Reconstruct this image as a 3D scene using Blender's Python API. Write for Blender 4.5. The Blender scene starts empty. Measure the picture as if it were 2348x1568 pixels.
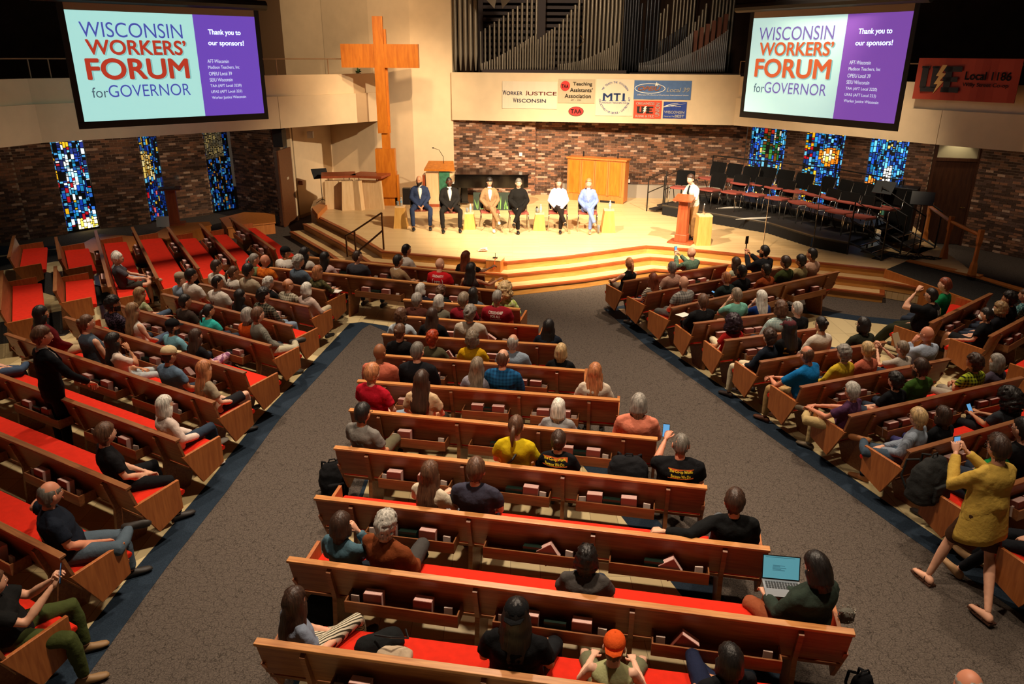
import bpy, bmesh, math, random
from mathutils import Vector, Matrix, noise
from mathutils.bvhtree import BVHTree
random.seed(7)
D = bpy.data
C = bpy.context.scene.collection
SC = bpy.context.scene
R = math.radians
# ------------------------------------------------------------------ camera
F = 1741.0; TH = math.atan(.3785); H = 4.9; ROLL = math.atan(29 / 4616.)
cam = D.cameras.new('camera'); co = D.objects.new('camera', cam); C.objects.link(co)
cam.sensor_width = 36.0; cam.lens = F / 2348 * 36; cam.clip_end = 200
co.location = (0, 0, H)
co.matrix_world = Matrix.Translation((0, 0, H)) @ Matrix.Rotation(math.pi / 2 - TH, 4, 'X') @ Matrix.Rotation(ROLL, 4, 'Z')
SC.camera = co
SC.view_settings.view_transform = 'Standard'; SC.view_settings.look = 'None'
SC.view_settings.gamma = 1; SC.view_settings.use_curve_mapping = False
SC.view_settings.exposure = 0.0
w = D.worlds.new('world'); SC.world = w; w.use_nodes = True
w.node_tree.nodes['Background'].inputs[0].default_value = (1.0, .72, .5, 1)
w.node_tree.nodes['Background'].inputs[1].default_value = 0.045

def light(kind, name, loc, to, energy, col=(1, .8, .58), size=.3, angle=60, blend=.6):
    l = D.lights.new(name, kind); o = D.objects.new(name, l); C.objects.link(o)
    l.energy = energy; l.color = col
    if kind == 'SPOT': l.spot_size = R(angle); l.spot_blend = blend; l.shadow_soft_size = size
    elif kind == 'AREA': l.shape = 'DISK'; l.size = size
    o.location = loc
    o.rotation_euler = (Vector(to) - Vector(loc)).to_track_quat('-Z', 'Y').to_euler()
    return o
WARM = (1, .80, .56); AMB = (1, .70, .42)
light('SPOT', 'stage_spot', (6.5, 12.5, 8.8), (0.0, 21.0, .9), 10500, WARM, .12, 52, .7)
light('SPOT', 'stage_spot', (-2.0, 13.0, 8.8), (2.0, 21.0, .8), 9800, WARM, .12, 52, .7)
light('SPOT', 'stage_spot', (2.5, 12.0, 8.8), (2.5, 19.0, .5), 7000, WARM, .15, 56, .8)
light('SPOT', 'cross_spot', (-.5, 15.5, 8.8), (-3.6, 24.6, 3.2), 2600, AMB, .08, 30, .7)
light('SPOT', 'parapet_spot', (2.5, 15.5, 8.8), (2.0, 25, 3.3), 2300, WARM, .4, 62, .8)
light('SPOT', 'gallery_fill', (-3.5, 17.0, 9.2), (-5.2, 26, 5.0), 2300, AMB, .3, 50, .9)  # added fill to brighten the upper left gallery walls, no known fixture
light('SPOT', 'organ_fill', (2.0, 18.0, 9.3), (2.2, 26, 5.6), 520, WARM, .2, 70, .9)  # fill light added so the organ pipes are not too dark
for (x, y, e, a) in ((-.3, 4.6, 2000, 78), (-.3, 9.6, 2200, 78), (-4.8, 7.6, 800, 72), (-5.0, 12.2, 1600, 72), (4.9, 8.6, 1150, 72),
                     (4.6, 13.2, 1600, 72), (-8.0, 15.8, 1100, 70), (3.6, 4.0, 700, 80), (8.0, 12.0, 420, 70), (-9.0, 10.5, 500, 70)):
    light('SPOT', 'house_downlight', (x, y + 1.2, 9.0), (x, y, 0), e * 1.28, (1, .80, .60), .22, a, .8)
light('SPOT', 'riser_fill', (6.5, 15.5, 8.8), (8.2, 21, .9), 3000, WARM, .3, 46, .8)  # extra light added on the right to lift the dark riser chairs
for (lx, ly, tx, ty, e) in ((-12.2, 19.6, -13.6, 21.2, 16), (-10.7, 21.0, -11.9, 22.8, 38), (-9.2, 22.6, -10.4, 24.4, 28), (-7.7, 22.3, -8.2, 24.6, 22), (8.2, 22.2, 9.0, 23.6, 45), (9.6, 20.9, 10.8, 22.2, 45), (10.6, 19.6, 11.9, 20.9, 35), (12.0, 17.6, 13.6, 18.6, 70)):
    light('SPOT', 'gallery_downlight', (lx, ly, 2.86), (tx, ty, .9), e, (1, .78, .55), .08, 120, .9)


# ------------------------------------------------------------------ pixel rays -> points on real planes
def ray(px, py):
    x = px - 1174; y = py - 784
    c, s = math.cos(ROLL), math.sin(ROLL)
    u = x * c + y * s; v = -x * s + y * c
    return (u, F * math.cos(TH) - v * math.sin(TH), -(v * math.cos(TH) + F * math.sin(TH)))
def at(px, py, z):
    r = ray(px, py); t = (z - H) / r[2]
    return Vector((r[0] * t, r[1] * t, z))
def atY(px, py, Y):
    r = ray(px, py); t = Y / r[1]
    return Vector((r[0] * t, Y, H + r[2] * t))
def proj(p):
    Z = p[2] - H
    d = p[1] * math.cos(TH) - Z * math.sin(TH); v = (-Z * math.cos(TH) - p[1] * math.sin(TH)) / d * F; u = p[0] / d * F
    c, s = math.cos(ROLL), math.sin(ROLL)
    return (1174 + u * c - v * s, 784 + u * s + v * c, d)

# ------------------------------------------------------------------ materials
MC = {}
def srgb(h):
    if isinstance(h, str):
        h = h.lstrip('#'); v = [int(h[i:i + 2], 16) / 255 for i in (0, 2, 4)]
    else: v = list(h)
    return tuple(c / 12.92 if c <= .04045 else ((c + .055) / 1.055) ** 2.4 for c in v) + (1,)
def mat(name, col, rough=.6, metal=0, emit=0, var=0, scale=8, bump=0, bscale=60, spec=.5, emit_col=None, alpha=1, trans=0):
    k = (name, str(col), rough, metal, emit)
    if k in MC: return MC[k]
    m = D.materials.new(name); m.use_nodes = True; nt = m.node_tree; b = nt.nodes['Principled BSDF']
    c = srgb(col); b.inputs['Base Color'].default_value = c
    b.inputs['Roughness'].default_value = rough; b.inputs['Metallic'].default_value = metal
    b.inputs['Specular IOR Level'].default_value = spec
    if trans: b.inputs['Transmission Weight'].default_value = trans
    if emit:
        b.inputs['Emission Color'].default_value = srgb(emit_col) if emit_col else c; b.inputs['Emission Strength'].default_value = emit
    tc = None
    if var or bump:
        tc = nt.nodes.new('ShaderNodeTexCoord')
    if var:
        n = nt.nodes.new('ShaderNodeTexNoise'); n.inputs['Scale'].default_value = scale; n.inputs['Detail'].default_value = 4
        nt.links.new(tc.outputs['Object'], n.inputs['Vector'])
        r = nt.nodes.new('ShaderNodeValToRGB')
        r.color_ramp.elements[0].color = tuple(x * (1 - var) for x in c[:3]) + (1,); r.color_ramp.elements[1].color = tuple(min(1, x * (1 + var)) for x in c[:3]) + (1,)
        r.color_ramp.elements[0].position = .3; r.color_ramp.elements[1].position = .7
        nt.links.new(n.outputs['Fac'], r.inputs['Fac']); nt.links.new(r.outputs['Color'], b.inputs['Base Color'])
    if bump:
        n = nt.nodes.new('ShaderNodeTexNoise'); n.inputs['Scale'].default_value = bscale; n.inputs['Detail'].default_value = 5
        nt.links.new(tc.outputs['Object'], n.inputs['Vector'])
        bp = nt.nodes.new('ShaderNodeBump'); bp.inputs['Strength'].default_value = bump; bp.inputs['Distance'].default_value = .02
        nt.links.new(n.outputs['Fac'], bp.inputs['Height']); nt.links.new(bp.outputs['Normal'], b.inputs['Normal'])
    MC[k] = m
    return m
def wood(name, c1, c2, rough=.4, stretch=(1, 14, 14), scale=2.0, coat=0):
    if (name,) in MC: return MC[(name,)]
    m = D.materials.new(name); m.use_nodes = True; nt = m.node_tree; b = nt.nodes['Principled BSDF']
    tc = nt.nodes.new('ShaderNodeTexCoord'); mp = nt.nodes.new('ShaderNodeMapping'); mp.inputs['Scale'].default_value = stretch
    n = nt.nodes.new('ShaderNodeTexNoise'); n.inputs['Scale'].default_value = scale; n.inputs['Detail'].default_value = 6; n.inputs['Distortion'].default_value = .6
    n2 = nt.nodes.new('ShaderNodeTexNoise'); n2.inputs['Scale'].default_value = .9
    r = nt.nodes.new('ShaderNodeValToRGB'); r.color_ramp.elements[0].position = .32; r.color_ramp.elements[1].position = .72
    r.color_ramp.elements[0].color = srgb(c1); r.color_ramp.elements[1].color = srgb(c2)
    L = nt.links
    L.new(tc.outputs['Object'], mp.inputs['Vector']); L.new(mp.outputs['Vector'], n.inputs['Vector']); L.new(tc.outputs['Object'], n2.inputs['Vector'])
    L.new(n.outputs['Fac'], r.inputs['Fac'])
    mx = nt.nodes.new('ShaderNodeMix'); mx.data_type = 'RGBA'; mx.blend_type = 'MULTIPLY'; mx.inputs['Factor'].default_value = .35
    L.new(r.outputs['Color'], mx.inputs['A']); L.new(n2.outputs['Color'], mx.inputs['B']); 
    L.new(r.outputs['Color'], b.inputs['Base Color'])
    b.inputs['Roughness'].default_value = rough
    b.inputs['Coat Weight'].default_value = coat; b.inputs['Coat Roughness'].default_value = .25
    MC[(name,)] = m
    return m
W_PEW = wood('pew_wood', '#784626', '#986238', .42, (1.2, 16, 16), 2.2)
W_RAIL_LIT = wood('pew_rail_highlight_wood', '#ac6c38', '#d09254', .36, (1.2, 18, 18), 2.2)  # pale tone paints the light's highlight onto the centre pew rails
W_END = wood('pew_end_wood', '#9a5528', '#ba7038', .42, (14, 14, 1.4), 2.2)
W_TRIM = wood('stage_nosing_wood', '#8a3f1c', '#a5552a', .4, (1.5, 1.5, 10), 2)
W_ORANGE = wood('orange_oak', '#b8682a', '#cd7d38', .45, (10, 10, 1.2), 2)
W_CROSS = wood('cross_oak', '#b0600e', '#cc7a1c', .45, (6, 6, 1.0), 2.2)
W_LIGHT = wood('pale_maple', '#d9b382', '#e6c597', .45, (8, 8, 1.2), 2)
W_RED = wood('reddish_cherry', '#8e3f22', '#a9532f', .35, (8, 8, 1.2), 2)
W_DARK = wood('dark_door_wood', '#3c1e10', '#54301c', .4, (10, 10, 1.0), 2)

# ------------------------------------------------------------------ mesh helpers
class MB:
    def __init__(s): s.v = []; s.f = []; s.m = []
    def add(s, vs, fs, m=0, M=None):
        b = len(s.v)
        s.v += [tuple(M @ Vector(p)) for p in vs] if M else [tuple(p) for p in vs]
        s.f += [tuple(i + b for i in f) for f in fs]; s.m += [m] * len(fs); return s
    def box(s, x0, x1, y0, y1, z0, z1, m=0, M=None):
        vs = [(x0, y0, z0), (x1, y0, z0), (x1, y1, z0), (x0, y1, z0), (x0, y0, z1), (x1, y0, z1), (x1, y1, z1), (x0, y1, z1)]
        return s.add(vs, [(0, 3, 2, 1), (4, 5, 6, 7), (0, 1, 5, 4), (1, 2, 6, 5), (2, 3, 7, 6), (3, 0, 4, 7)], m, M)
    def prism(s, pts, z0, z1, m=0, M=None):     # ccw polygon extruded in z; z0/z1 may be lists
        n = len(pts); a = z0 if isinstance(z0, (list, tuple)) else [z0] * n; b = z1 if isinstance(z1, (list, tuple)) else [z1] * n
        vs = [(p[0], p[1], a[i]) for i, p in enumerate(pts)] + [(p[0], p[1], b[i]) for i, p in enumerate(pts)]
        fs = [tuple(range(n - 1, -1, -1)), tuple(range(n, 2 * n))] + [(i, (i + 1) % n, n + (i + 1) % n, n + i) for i in range(n)]
        return s.add(vs, fs, m, M)
    def plate(s, pts, x0, x1, m=0, M=None):     # polygon in (y,z) extruded along x
        n = len(pts)
        vs = [(x0, p[0], p[1]) for p in pts] + [(x1, p[0], p[1]) for p in pts]
        fs = [tuple(range(n - 1, -1, -1)), tuple(range(n, 2 * n))] + [(i, (i + 1) % n, n + (i + 1) % n, n + i) for i in range(n)]
        return s.add(vs, fs, m, M)
    def loft(s, rings, m=0, cap=True, M=None):
        k = len(rings[0]); vs = [p for r in rings for p in r]; fs = []
        for j in range(len(rings) - 1):
            for i in range(k):
                a = j * k + i; b = j * k + (i + 1) % k; fs.append((a, b, b + k, a + k))
        if cap: fs.append(tuple(range(k - 1, -1, -1))); fs.append(tuple(range((len(rings) - 1) * k, len(rings) * k)))
        return s.add(vs, fs, m, M)
    def tube(s, pts, rad, k=8, m=0, M=None, cap=True, round_=False):
        pts = [Vector(p) for p in pts]; n = len(pts)
        if not isinstance(rad, (list, tuple)): rad = [rad] * n
        rad = list(rad)
        if round_:
            d0 = (pts[0] - pts[1]).normalized(); d1 = (pts[-1] - pts[-2]).normalized()
            pts = [pts[0] + d0 * rad[0] * .85, pts[0] + d0 * rad[0] * .5] + pts + [pts[-1] + d1 * rad[-1] * .5, pts[-1] + d1 * rad[-1] * .85]
            rad = [rad[0] * .35, rad[0] * .82] + rad + [rad[-1] * .82, rad[-1] * .35]; n += 4
        rings = []; up = None
        for i in range(n):
            t = (pts[min(i + 1, n - 1)] - pts[max(i - 1, 0)]).normalized()
            if up is None: up = Vector((0, 0, 1)) if abs(t.z) < .9 else Vector((0, 1, 0))
            x = t.cross(up).normalized(); y = x.cross(t).normalized(); up = y
            rings.append([tuple(pts[i] + (x * math.cos(a) + y * math.sin(a)) * rad[i]) for a in [-2 * math.pi * j / k for j in range(k)]])
        return s.loft(rings, m, cap, M)
    def ell(s, c, r, k=10, q=6, m=0, M=None):
        rings = []
        for j in range(q + 1):
            t = math.pi * (j + .001 if j == 0 else (j - .001 if j == q else j)) / q
            rings.append([(c[0] + r[0] * math.sin(t) * math.cos(a), c[1] + r[1] * math.sin(t) * math.sin(a), c[2] - r[2] * math.cos(t)) for a in [2 * math.pi * i / k for i in range(k)]])
        return s.loft(rings, m, True, M)
    def disc(s, c, r, z0, z1, k=16, m=0, M=None):
        return s.prism([(c[0] + r * math.cos(2 * math.pi * i / k), c[1] + r * math.sin(2 * math.pi * i / k)) for i in range(k)], z0, z1, m, M)
    def mesh(s, name, mats, smooth=False):
        me = D.meshes.new(name); me.from_pydata(s.v, [], s.f)
        for mt in (mats if isinstance(mats, (list, tuple)) else [mats]): me.materials.append(mt)
        if any(s.m): me.polygons.foreach_set('material_index', s.m)
        if smooth: me.polygons.foreach_set('use_smooth', [True] * len(me.polygons))
        me.update(); return me
    def build(s, name, mats, parent=None, smooth=False, bevel=0, **kw):
        return link(name, s.mesh(name, mats, smooth), parent, bevel, **kw)
def link(name, me, parent=None, bevel=0, loc=None, rz=None, M=None, **kw):
    o = D.objects.new(name, me); C.objects.link(o)
    if parent: o.parent = parent
    if M is not None: o.matrix_local = M
    if loc is not None: o.location = loc
    if rz is not None: o.rotation_euler = (0, 0, rz)
    if bevel:
        b = o.modifiers.new('bevel', 'BEVEL'); b.width = bevel; b.segments = 2; b.limit_method = 'ANGLE'
    for k, v in kw.items(): o[k] = v
    return o
def thing(name, label, cat, loc=(0, 0, 0), rz=0, group=None, **kw):
    o = D.objects.new(name, None); C.objects.link(o); o.location = loc; o.rotation_euler = (0, 0, rz); o.empty_display_size = .1
    o['label'] = label; o['category'] = cat
    if group: o['group'] = group
    return o
def tag(o, label, cat, group=None):
    o['label'] = label; o['category'] = cat
    if group: o['group'] = group
    return o
def struct(o): o['kind'] = 'structure'; return o
def frame(p, q):        # matrix with x axis p->q (horizontal), z up, origin p ; front = -y
    d = (Vector(q) - Vector(p)); d.z = 0; a = math.atan2(d.y, d.x)
    return Matrix.Translation(p) @ Matrix.Rotation(a, 4, 'Z')

FONT_CACHE = {}
WS = D.scenes.new('workshop')      # small side scene: keeps modifier evaluation fast; removed at the end
def evaluate(o):
    WS.collection.objects.link(o); vl = WS.view_layers[0]; vl.update()
    dg = vl.depsgraph; dg.update()
    me = D.meshes.new_from_object(o.evaluated_get(dg)); D.objects.remove(o)
    return me
def text_mesh(s, bold=0, shear=0, spacing=1.0, res=6):
    k = (s, bold, shear, spacing)
    if k in FONT_CACHE: return FONT_CACHE[k].copy()
    cu = D.curves.new('lettering', 'FONT'); cu.body = s; cu.size = 1; cu.shear = shear; cu.space_character = spacing
    cu.resolution_u = res; cu.align_x = 'CENTER'; cu.extrude = .0
    me = evaluate(D.objects.new('lettering', cu)); D.curves.remove(cu)
    if bold:
        vs = [tuple(v.co) for v in me.vertices]; fs = [tuple(q.vertices) for q in me.polygons]; b = MB(); bb = bold * .8
        for dx, dy in [(0, 0)] + [(bb * math.cos(q * math.pi / 4), bb * math.sin(q * math.pi / 4)) for q in range(8)]: b.add([(x + dx, y + dy, z) for x, y, z in vs], fs)
        D.meshes.remove(me); me = D.meshes.new('lettering'); me.from_pydata(b.v, [], b.f)
    FONT_CACHE[k] = me
    return me.copy()
def lettering(s, x0, x1, zc, h, m, parent, y=-.006, bold=0, shear=0, rot=0, name='lettering', spacing=1.0, label=None):
    """text in the parent's XZ plane facing -Y, filling x0..x1, letter height h, centred at zc"""
    me = text_mesh(s, bold, shear, spacing); vs = me.vertices
    xs = [v.co.x for v in vs]; ys = [v.co.y for v in vs]
    ax, bx, ay, by = min(xs), max(xs), min(ys), max(ys)
    xc = (x0 + x1) / 2; W = (x1 - x0); c, sn = math.cos(rot), math.sin(rot)
    for v in vs:
        u = ((v.co.x - ax) / (bx - ax) - .5) * W; w_ = ((v.co.y - ay) / max(1e-6, by - ay) - .5) * h
        v.co = (xc + u * c - w_ * sn, y, zc + u * sn + w_ * c)
    me.materials.clear(); me.materials.append(m)
    o = link(name, me, parent)
    if label: o['label'] = label
    return o
# ------------------------------------------------------------------ SETTING
ZB, ZT, SZ = 2.93, 4.33, .54
def carpet_mat():
    m = D.materials.new('patterned_carpet'); m.use_nodes = True; nt = m.node_tree; b = nt.nodes['Principled BSDF']; L = nt.links
    tc = nt.nodes.new('ShaderNodeTexCoord')
    nz = nt.nodes.new('ShaderNodeTexNoise'); nz.inputs['Scale'].default_value = 14; nz.inputs['Detail'].default_value = 3
    mxv = nt.nodes.new('ShaderNodeMix'); mxv.data_type = 'VECTOR'; mxv.inputs['Factor'].default_value = .09
    L.new(tc.outputs['Object'], nz.inputs['Vector']); L.new(tc.outputs['Object'], mxv.inputs['A']); L.new(nz.outputs['Color'], mxv.inputs['B'])
    vo = nt.nodes.new('ShaderNodeTexVoronoi'); vo.feature = 'DISTANCE_TO_EDGE'; vo.inputs['Scale'].default_value = 15
    L.new(mxv.outputs['Result'], vo.inputs['Vector'])
    cr = nt.nodes.new('ShaderNodeValToRGB'); cr.color_ramp.elements[0].position = .0; cr.color_ramp.elements[1].position = .045
    cr.color_ramp.elements[0].color = srgb('#3c352f'); cr.color_ramp.elements[1].color = srgb('#60564e')
    L.new(vo.outputs['Distance'], cr.inputs['Fac'])
    n3 = nt.nodes.new('ShaderNodeTexNoise'); n3.inputs['Scale'].default_value = 70; n3.inputs['Detail'].default_value = 4
    L.new(tc.outputs['Object'], n3.inputs['Vector'])
    r3 = nt.nodes.new('ShaderNodeValToRGB'); r3.color_ramp.elements[0].position = .35; r3.color_ramp.elements[1].position = .65
    r3.color_ramp.elements[0].color = (.42, .42, .42, 1); r3.color_ramp.elements[1].color = (1, 1, 1, 1)
    L.new(n3.outputs['Fac'], r3.inputs['Fac'])
    mx = nt.nodes.new('ShaderNodeMix'); mx.data_type = 'RGBA'; mx.blend_type = 'MULTIPLY'; mx.inputs['Factor'].default_value = .85
    L.new(cr.outputs['Color'], mx.inputs['A']); L.new(r3.outputs['Color'], mx.inputs['B']); L.new(mx.outputs['Result'], b.inputs['Base Color'])
    b.inputs['Roughness'].default_value = .95; b.inputs['Specular IOR Level'].default_value = .1
    return m
CARPET = carpet_mat()
BAND = mat('navy_carpet_border', '#25303c', .95, var=.3, scale=90, spec=.1)
DARKC = mat('charcoal_carpet', '#343230', .95, var=.5, scale=60, spec=.1)
def tile_mat():
    m = D.materials.new('tan_floor_tiles'); m.use_nodes = True; nt = m.node_tree; b = nt.nodes['Principled BSDF']; L = nt.links
    tc = nt.nodes.new('ShaderNodeTexCoord'); br = nt.nodes.new('ShaderNodeTexBrick')
    br.offset = 0; br.inputs['Scale'].default_value = 1.0; br.inputs['Brick Width'].default_value = .3; br.inputs['Row Height'].default_value = .9
    br.inputs['Mortar Size'].default_value = .003; br.inputs['Color1'].default_value = srgb('#dcc898'); br.inputs['Color2'].default_value = srgb('#c0aa7a'); br.inputs['Mortar'].default_value = srgb('#8d7b58')
    L.new(tc.outputs['Object'], br.inputs['Vector']); L.new(br.outputs['Color'], b.inputs['Base Color'])
    b.inputs['Roughness'].default_value = .35; return m
TAN = tile_mat()
def plank_mat(name, c1, c2, mort, ang=0, rough=.38):
    m = D.materials.new(name); m.use_nodes = True; nt = m.node_tree; b = nt.nodes['Principled BSDF']; L = nt.links
    tc = nt.nodes.new('ShaderNodeTexCoord'); mp = nt.nodes.new('ShaderNodeMapping'); mp.inputs['Rotation'].default_value = (0, 0, ang); br = nt.nodes.new('ShaderNodeTexBrick')
    br.inputs['Scale'].default_value = 1.0; br.inputs['Brick Width'].default_value = 1.3; br.inputs['Row Height'].default_value = .07
    br.inputs['Mortar Size'].default_value = .0025; br.inputs['Color1'].default_value = srgb(c1); br.inputs['Color2'].default_value = srgb(c2); br.inputs['Mortar'].default_value = srgb(mort)
    L.new(tc.outputs['Object'], mp.inputs['Vector']); L.new(mp.outputs['Vector'], br.inputs['Vector']); L.new(br.outputs['Color'], b.inputs['Base Color'])
    b.inputs['Roughness'].default_value = rough; return m
STAGE = plank_mat('maple_stage_boards', '#e2c290', '#d8b580', '#b8935f')
TREAD = plank_mat('maple_step_boards', '#deba86', '#d3ad76', '#b08a58')
RISER_W = plank_mat('oak_riser', '#d0954f', '#c58a45', '#9c6830')

fl = MB(); fl.prism([(-22, -3), (22, -3), (22, 30), (-22, 30)], -.1, 0); struct(fl.build('floor', CARPET))
def slab(name, pts, z0, z1, m, **kw):
    # ensure ccw
    a = sum(pts[i][0] * pts[(i + 1) % len(pts)][1] - pts[(i + 1) % len(pts)][0] * pts[i][1] for i in range(len(pts)))
    if a < 0: pts = pts[::-1]
    b = MB(); b.prism(pts, z0, z1); return b.build(name, m, **kw)
def px(pts, z=0): return [tuple(at(a, b, z)[:2]) for a, b in pts]
# left seating area: navy border with tan tiles inside
LB = px([(832, 716), (930, 733)]) 
lt = [(-3.2, 14.6), (-3.42, 11.45), (-3.62, 9.78), (-3.70, 7.81), (-3.80, 6.41), (-3.9, 3.2)]
bandL = [(-2.1, 14.3), (-2.12, 13.2), (-2.75, 13.85), (-2.85, 13.6), (-3.12, 11.4), (-3.32, 9.78), (-3.40, 7.81), (-3.5, 6.41), (-3.6, 3.2), (-16, 3.2), (-16, 20), (-10.5, 20), (-5.2, 17.2)]
struct(slab('trim_1', bandL, 0, .004, BAND))
tanL = [(-2.1, 14.5), (-2.1, 13.5), (-2.75, 14.05)] + [(-3.15, 13.9)] + lt[1:] + [(-15, 3.2), (-15, 17.5), (-11.9, 19.9), (-6.7, 16.2), (-5.2, 16.8)]
struct(slab('floor_tiles', tanL, 0, .008, TAN))
# charcoal aisle strips crossing the left tiles
for pts in (px([(60, 612), (250, 662), (262, 690), (215, 706), (60, 660)]),
            [(-15, 16.8), (-12.2, 19.6), (-7.4, 20.2), (-5.0, 17.6), (-6.0, 17.6), (-6.9, 18.6), (-8.9, 18.9), (-11.4, 18.4), (-13.0, 16.6)],
            px([(0, 740), (150, 712), (215, 722), (150, 770), (0, 790)])):
    struct(slab('trim_2', pts, .008, .012, DARKC))
# centre seating area
struct(slab('trim_3', [(-1.8, 3), (-1.8, 12.9), (0.25, 12.5), (1.05, 9.2), (2.0, 6.2), (2.9, 3.3), (2.9, 2.6)], 0, .004, BAND))
struct(slab('floor_tiles', [(-1.75, 2.6), (-1.75, 13.0), (0.0, 12.6), (.7, 9.2), (1.6, 6.2), (2.45, 3.5), (2.5, 2.6)], 0, .008, TAN))
# front pews stand on tiles too
struct(slab('floor_tiles', [(-4.7, 14.7), (-4.2, 15.9), (-.6, 14.7), (-.25, 13.4), (-1.2, 13.5), (-2.0, 13.6)], .001, .0085, TAN))
# right seating area
rl = [(2.05, 14.9), (2.62, 12.64), (3.30, 10.70), (3.68, 9.47), (4.06, 8.35), (4.45, 7.18), (5.0, 5.7), (5.9, 3.2)]
top = px([(1921, 700), (2075, 740)])
bandR = [(p[0] - .16, p[1]) for p in rl] + [(14, 3.2), (14, 13.5), (9.2, 13.9), (7.0, 14.55), (5.5, 15.4), (2.6, 15.3)]
struct(slab('trim_4', bandR, 0, .004, BAND))
tanR = [(p[0] + .14, p[1]) for p in rl] + [(14, 3.2), (14, 12.6), (9.4, 13.2), (7.1, 14.1), (5.3, 15.0), (2.5, 14.9)]
struct(slab('floor_tiles', tanR, 0, .008, TAN))
struct(slab('trim_5', [(6.75, 9.2), (8.9, 11.2), (10.4, 12.8), (10.9, 12.2), (9.3, 10.4), (7.4, 8.6)], .008, .012, DARKC))

# ---------------- stage platform with three steps
nose = px([(725, 495), (817, 540), (876, 576), (1163, 601), (1300, 588), (1483, 564), (1603, 573), (1900, 604), (2032, 618)], SZ)
def offset(poly, d):
    out = []
    for i, p in enumerate(poly):
        a = Vector(poly[max(i - 1, 0)]); b = Vector(poly[min(i + 1, len(poly) - 1)]); p = Vector(p)
        if i == 0 or i == len(poly) - 1:
            t = (b - a).normalized(); n = Vector((t.y, -t.x)); out.append(tuple(p + n * d)); continue
        t1 = (p - a).normalized(); t2 = (b - p).normalized(); n1 = Vector((t1.y, -t1.x)); n2 = Vector((t2.y, -t2.x)); n = (n1 + n2).normalized()
        out.append(tuple(p + n * d / max(.5, n.dot(n1))))
    return out
backs = [(8.95, 16.84), tuple(at(2245, 632, SZ)[:2]), (10.5, 18.5), (11.2, 21.4), (7.6, 25.2), (-1.9, 25.6), (-5.9, 26), (-6.3, 24.0), tuple(at(712, 480, SZ)[:2])]
st = thing('stage_platform', 'wide pale maple stage platform with three wooden steps along its front', 'stage')
st['kind'] = 'structure'
def slabp(name, pts, z0, z1, m): o = slab(name, pts, z0, z1, m); o.parent = st; return o
slabp('deck', nose + backs, .02, SZ, STAGE)
n2, n3 = offset(nose, .39), offset(nose, .78)
slabp('step', n2 + [tuple(at(2193, 673, .36)[:2])] + nose[::-1], .01, .36, TREAD)
slabp('step', n3 + [n2[-1]] + n2[::-1], .0, .18, TREAD)
def strip(name, poly, z0, z1, w, m):           # thin board along a polyline (nosing or riser facing)
    o2 = offset(poly, w)
    for i in range(len(poly) - 1):
        slabp(name, [poly[i], poly[i + 1], o2[i + 1], o2[i]], z0, z1, m)
def inset(poly, d): return offset(poly, -d)
OAKR = wood('oak_riser_board', '#c0813a', '#d39a52', .4, (1.5, 1.5, 12), 2)
for poly, z in ((nose, SZ), (n2 + [tuple(at(2193, 673, .36)[:2])], .36), (n3 + [n2[-1]], .18)):
    strip('nosing', inset(poly, .07), z - .035, z + .003, .10, W_TRIM)
    strip('riser_board', poly, z - .175, z - .035, .006, OAKR)
# brass step clips
BRASS = mat('brass', '#b08a4a', .35, 1)
# ramp on the right side of the stage
r0 = at(2032, 618, SZ); r1 = at(2076, 600, SZ); r2 = at(2245, 640, .47); r3 = at(2400, 690, .30); r4 = at(2400, 770, .28); r5 = at(2230, 690, .36)
b = MB(); b.prism([r0[:2], r5[:2], r4[:2], r3[:2], r2[:2], r1[:2]], 0, [r.z + .004 for r in (r0, r5, r4, r3, r2, r1)])
o = b.build('ramp', DARKC, st)
b = MB(); rr = [r0, r5, r4]
for i in range(2):
    a, c = rr[i], rr[i + 1]; d = (c - a); n = Vector((d.y, -d.x, 0)).normalized() * .05
    b.prism([a[:2], (a + n)[:2], (c + n)[:2], c[:2]], 0, [a.z + .01, a.z + .01, c.z + .01, c.z + .01])
b.build('ramp_fascia', W_ORANGE, st)
b = MB(); rr = [r1, r2, r3]
for i in range(2):
    a, c = rr[i], rr[i + 1]; d = (c - a); n = Vector((-d.y, d.x, 0)).normalized() * .22
    b.prism([a[:2], c[:2], (c + n)[:2], (a + n)[:2]], 0, [a.z + .02, c.z + .06, c.z + .06, a.z + .02])
b.build('ramp_curb', W_ORANGE, st)
# loose wooden end of the lowest steps
e0 = at(2032, 660, .18); e1 = at(2193, 673, .30)

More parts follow.
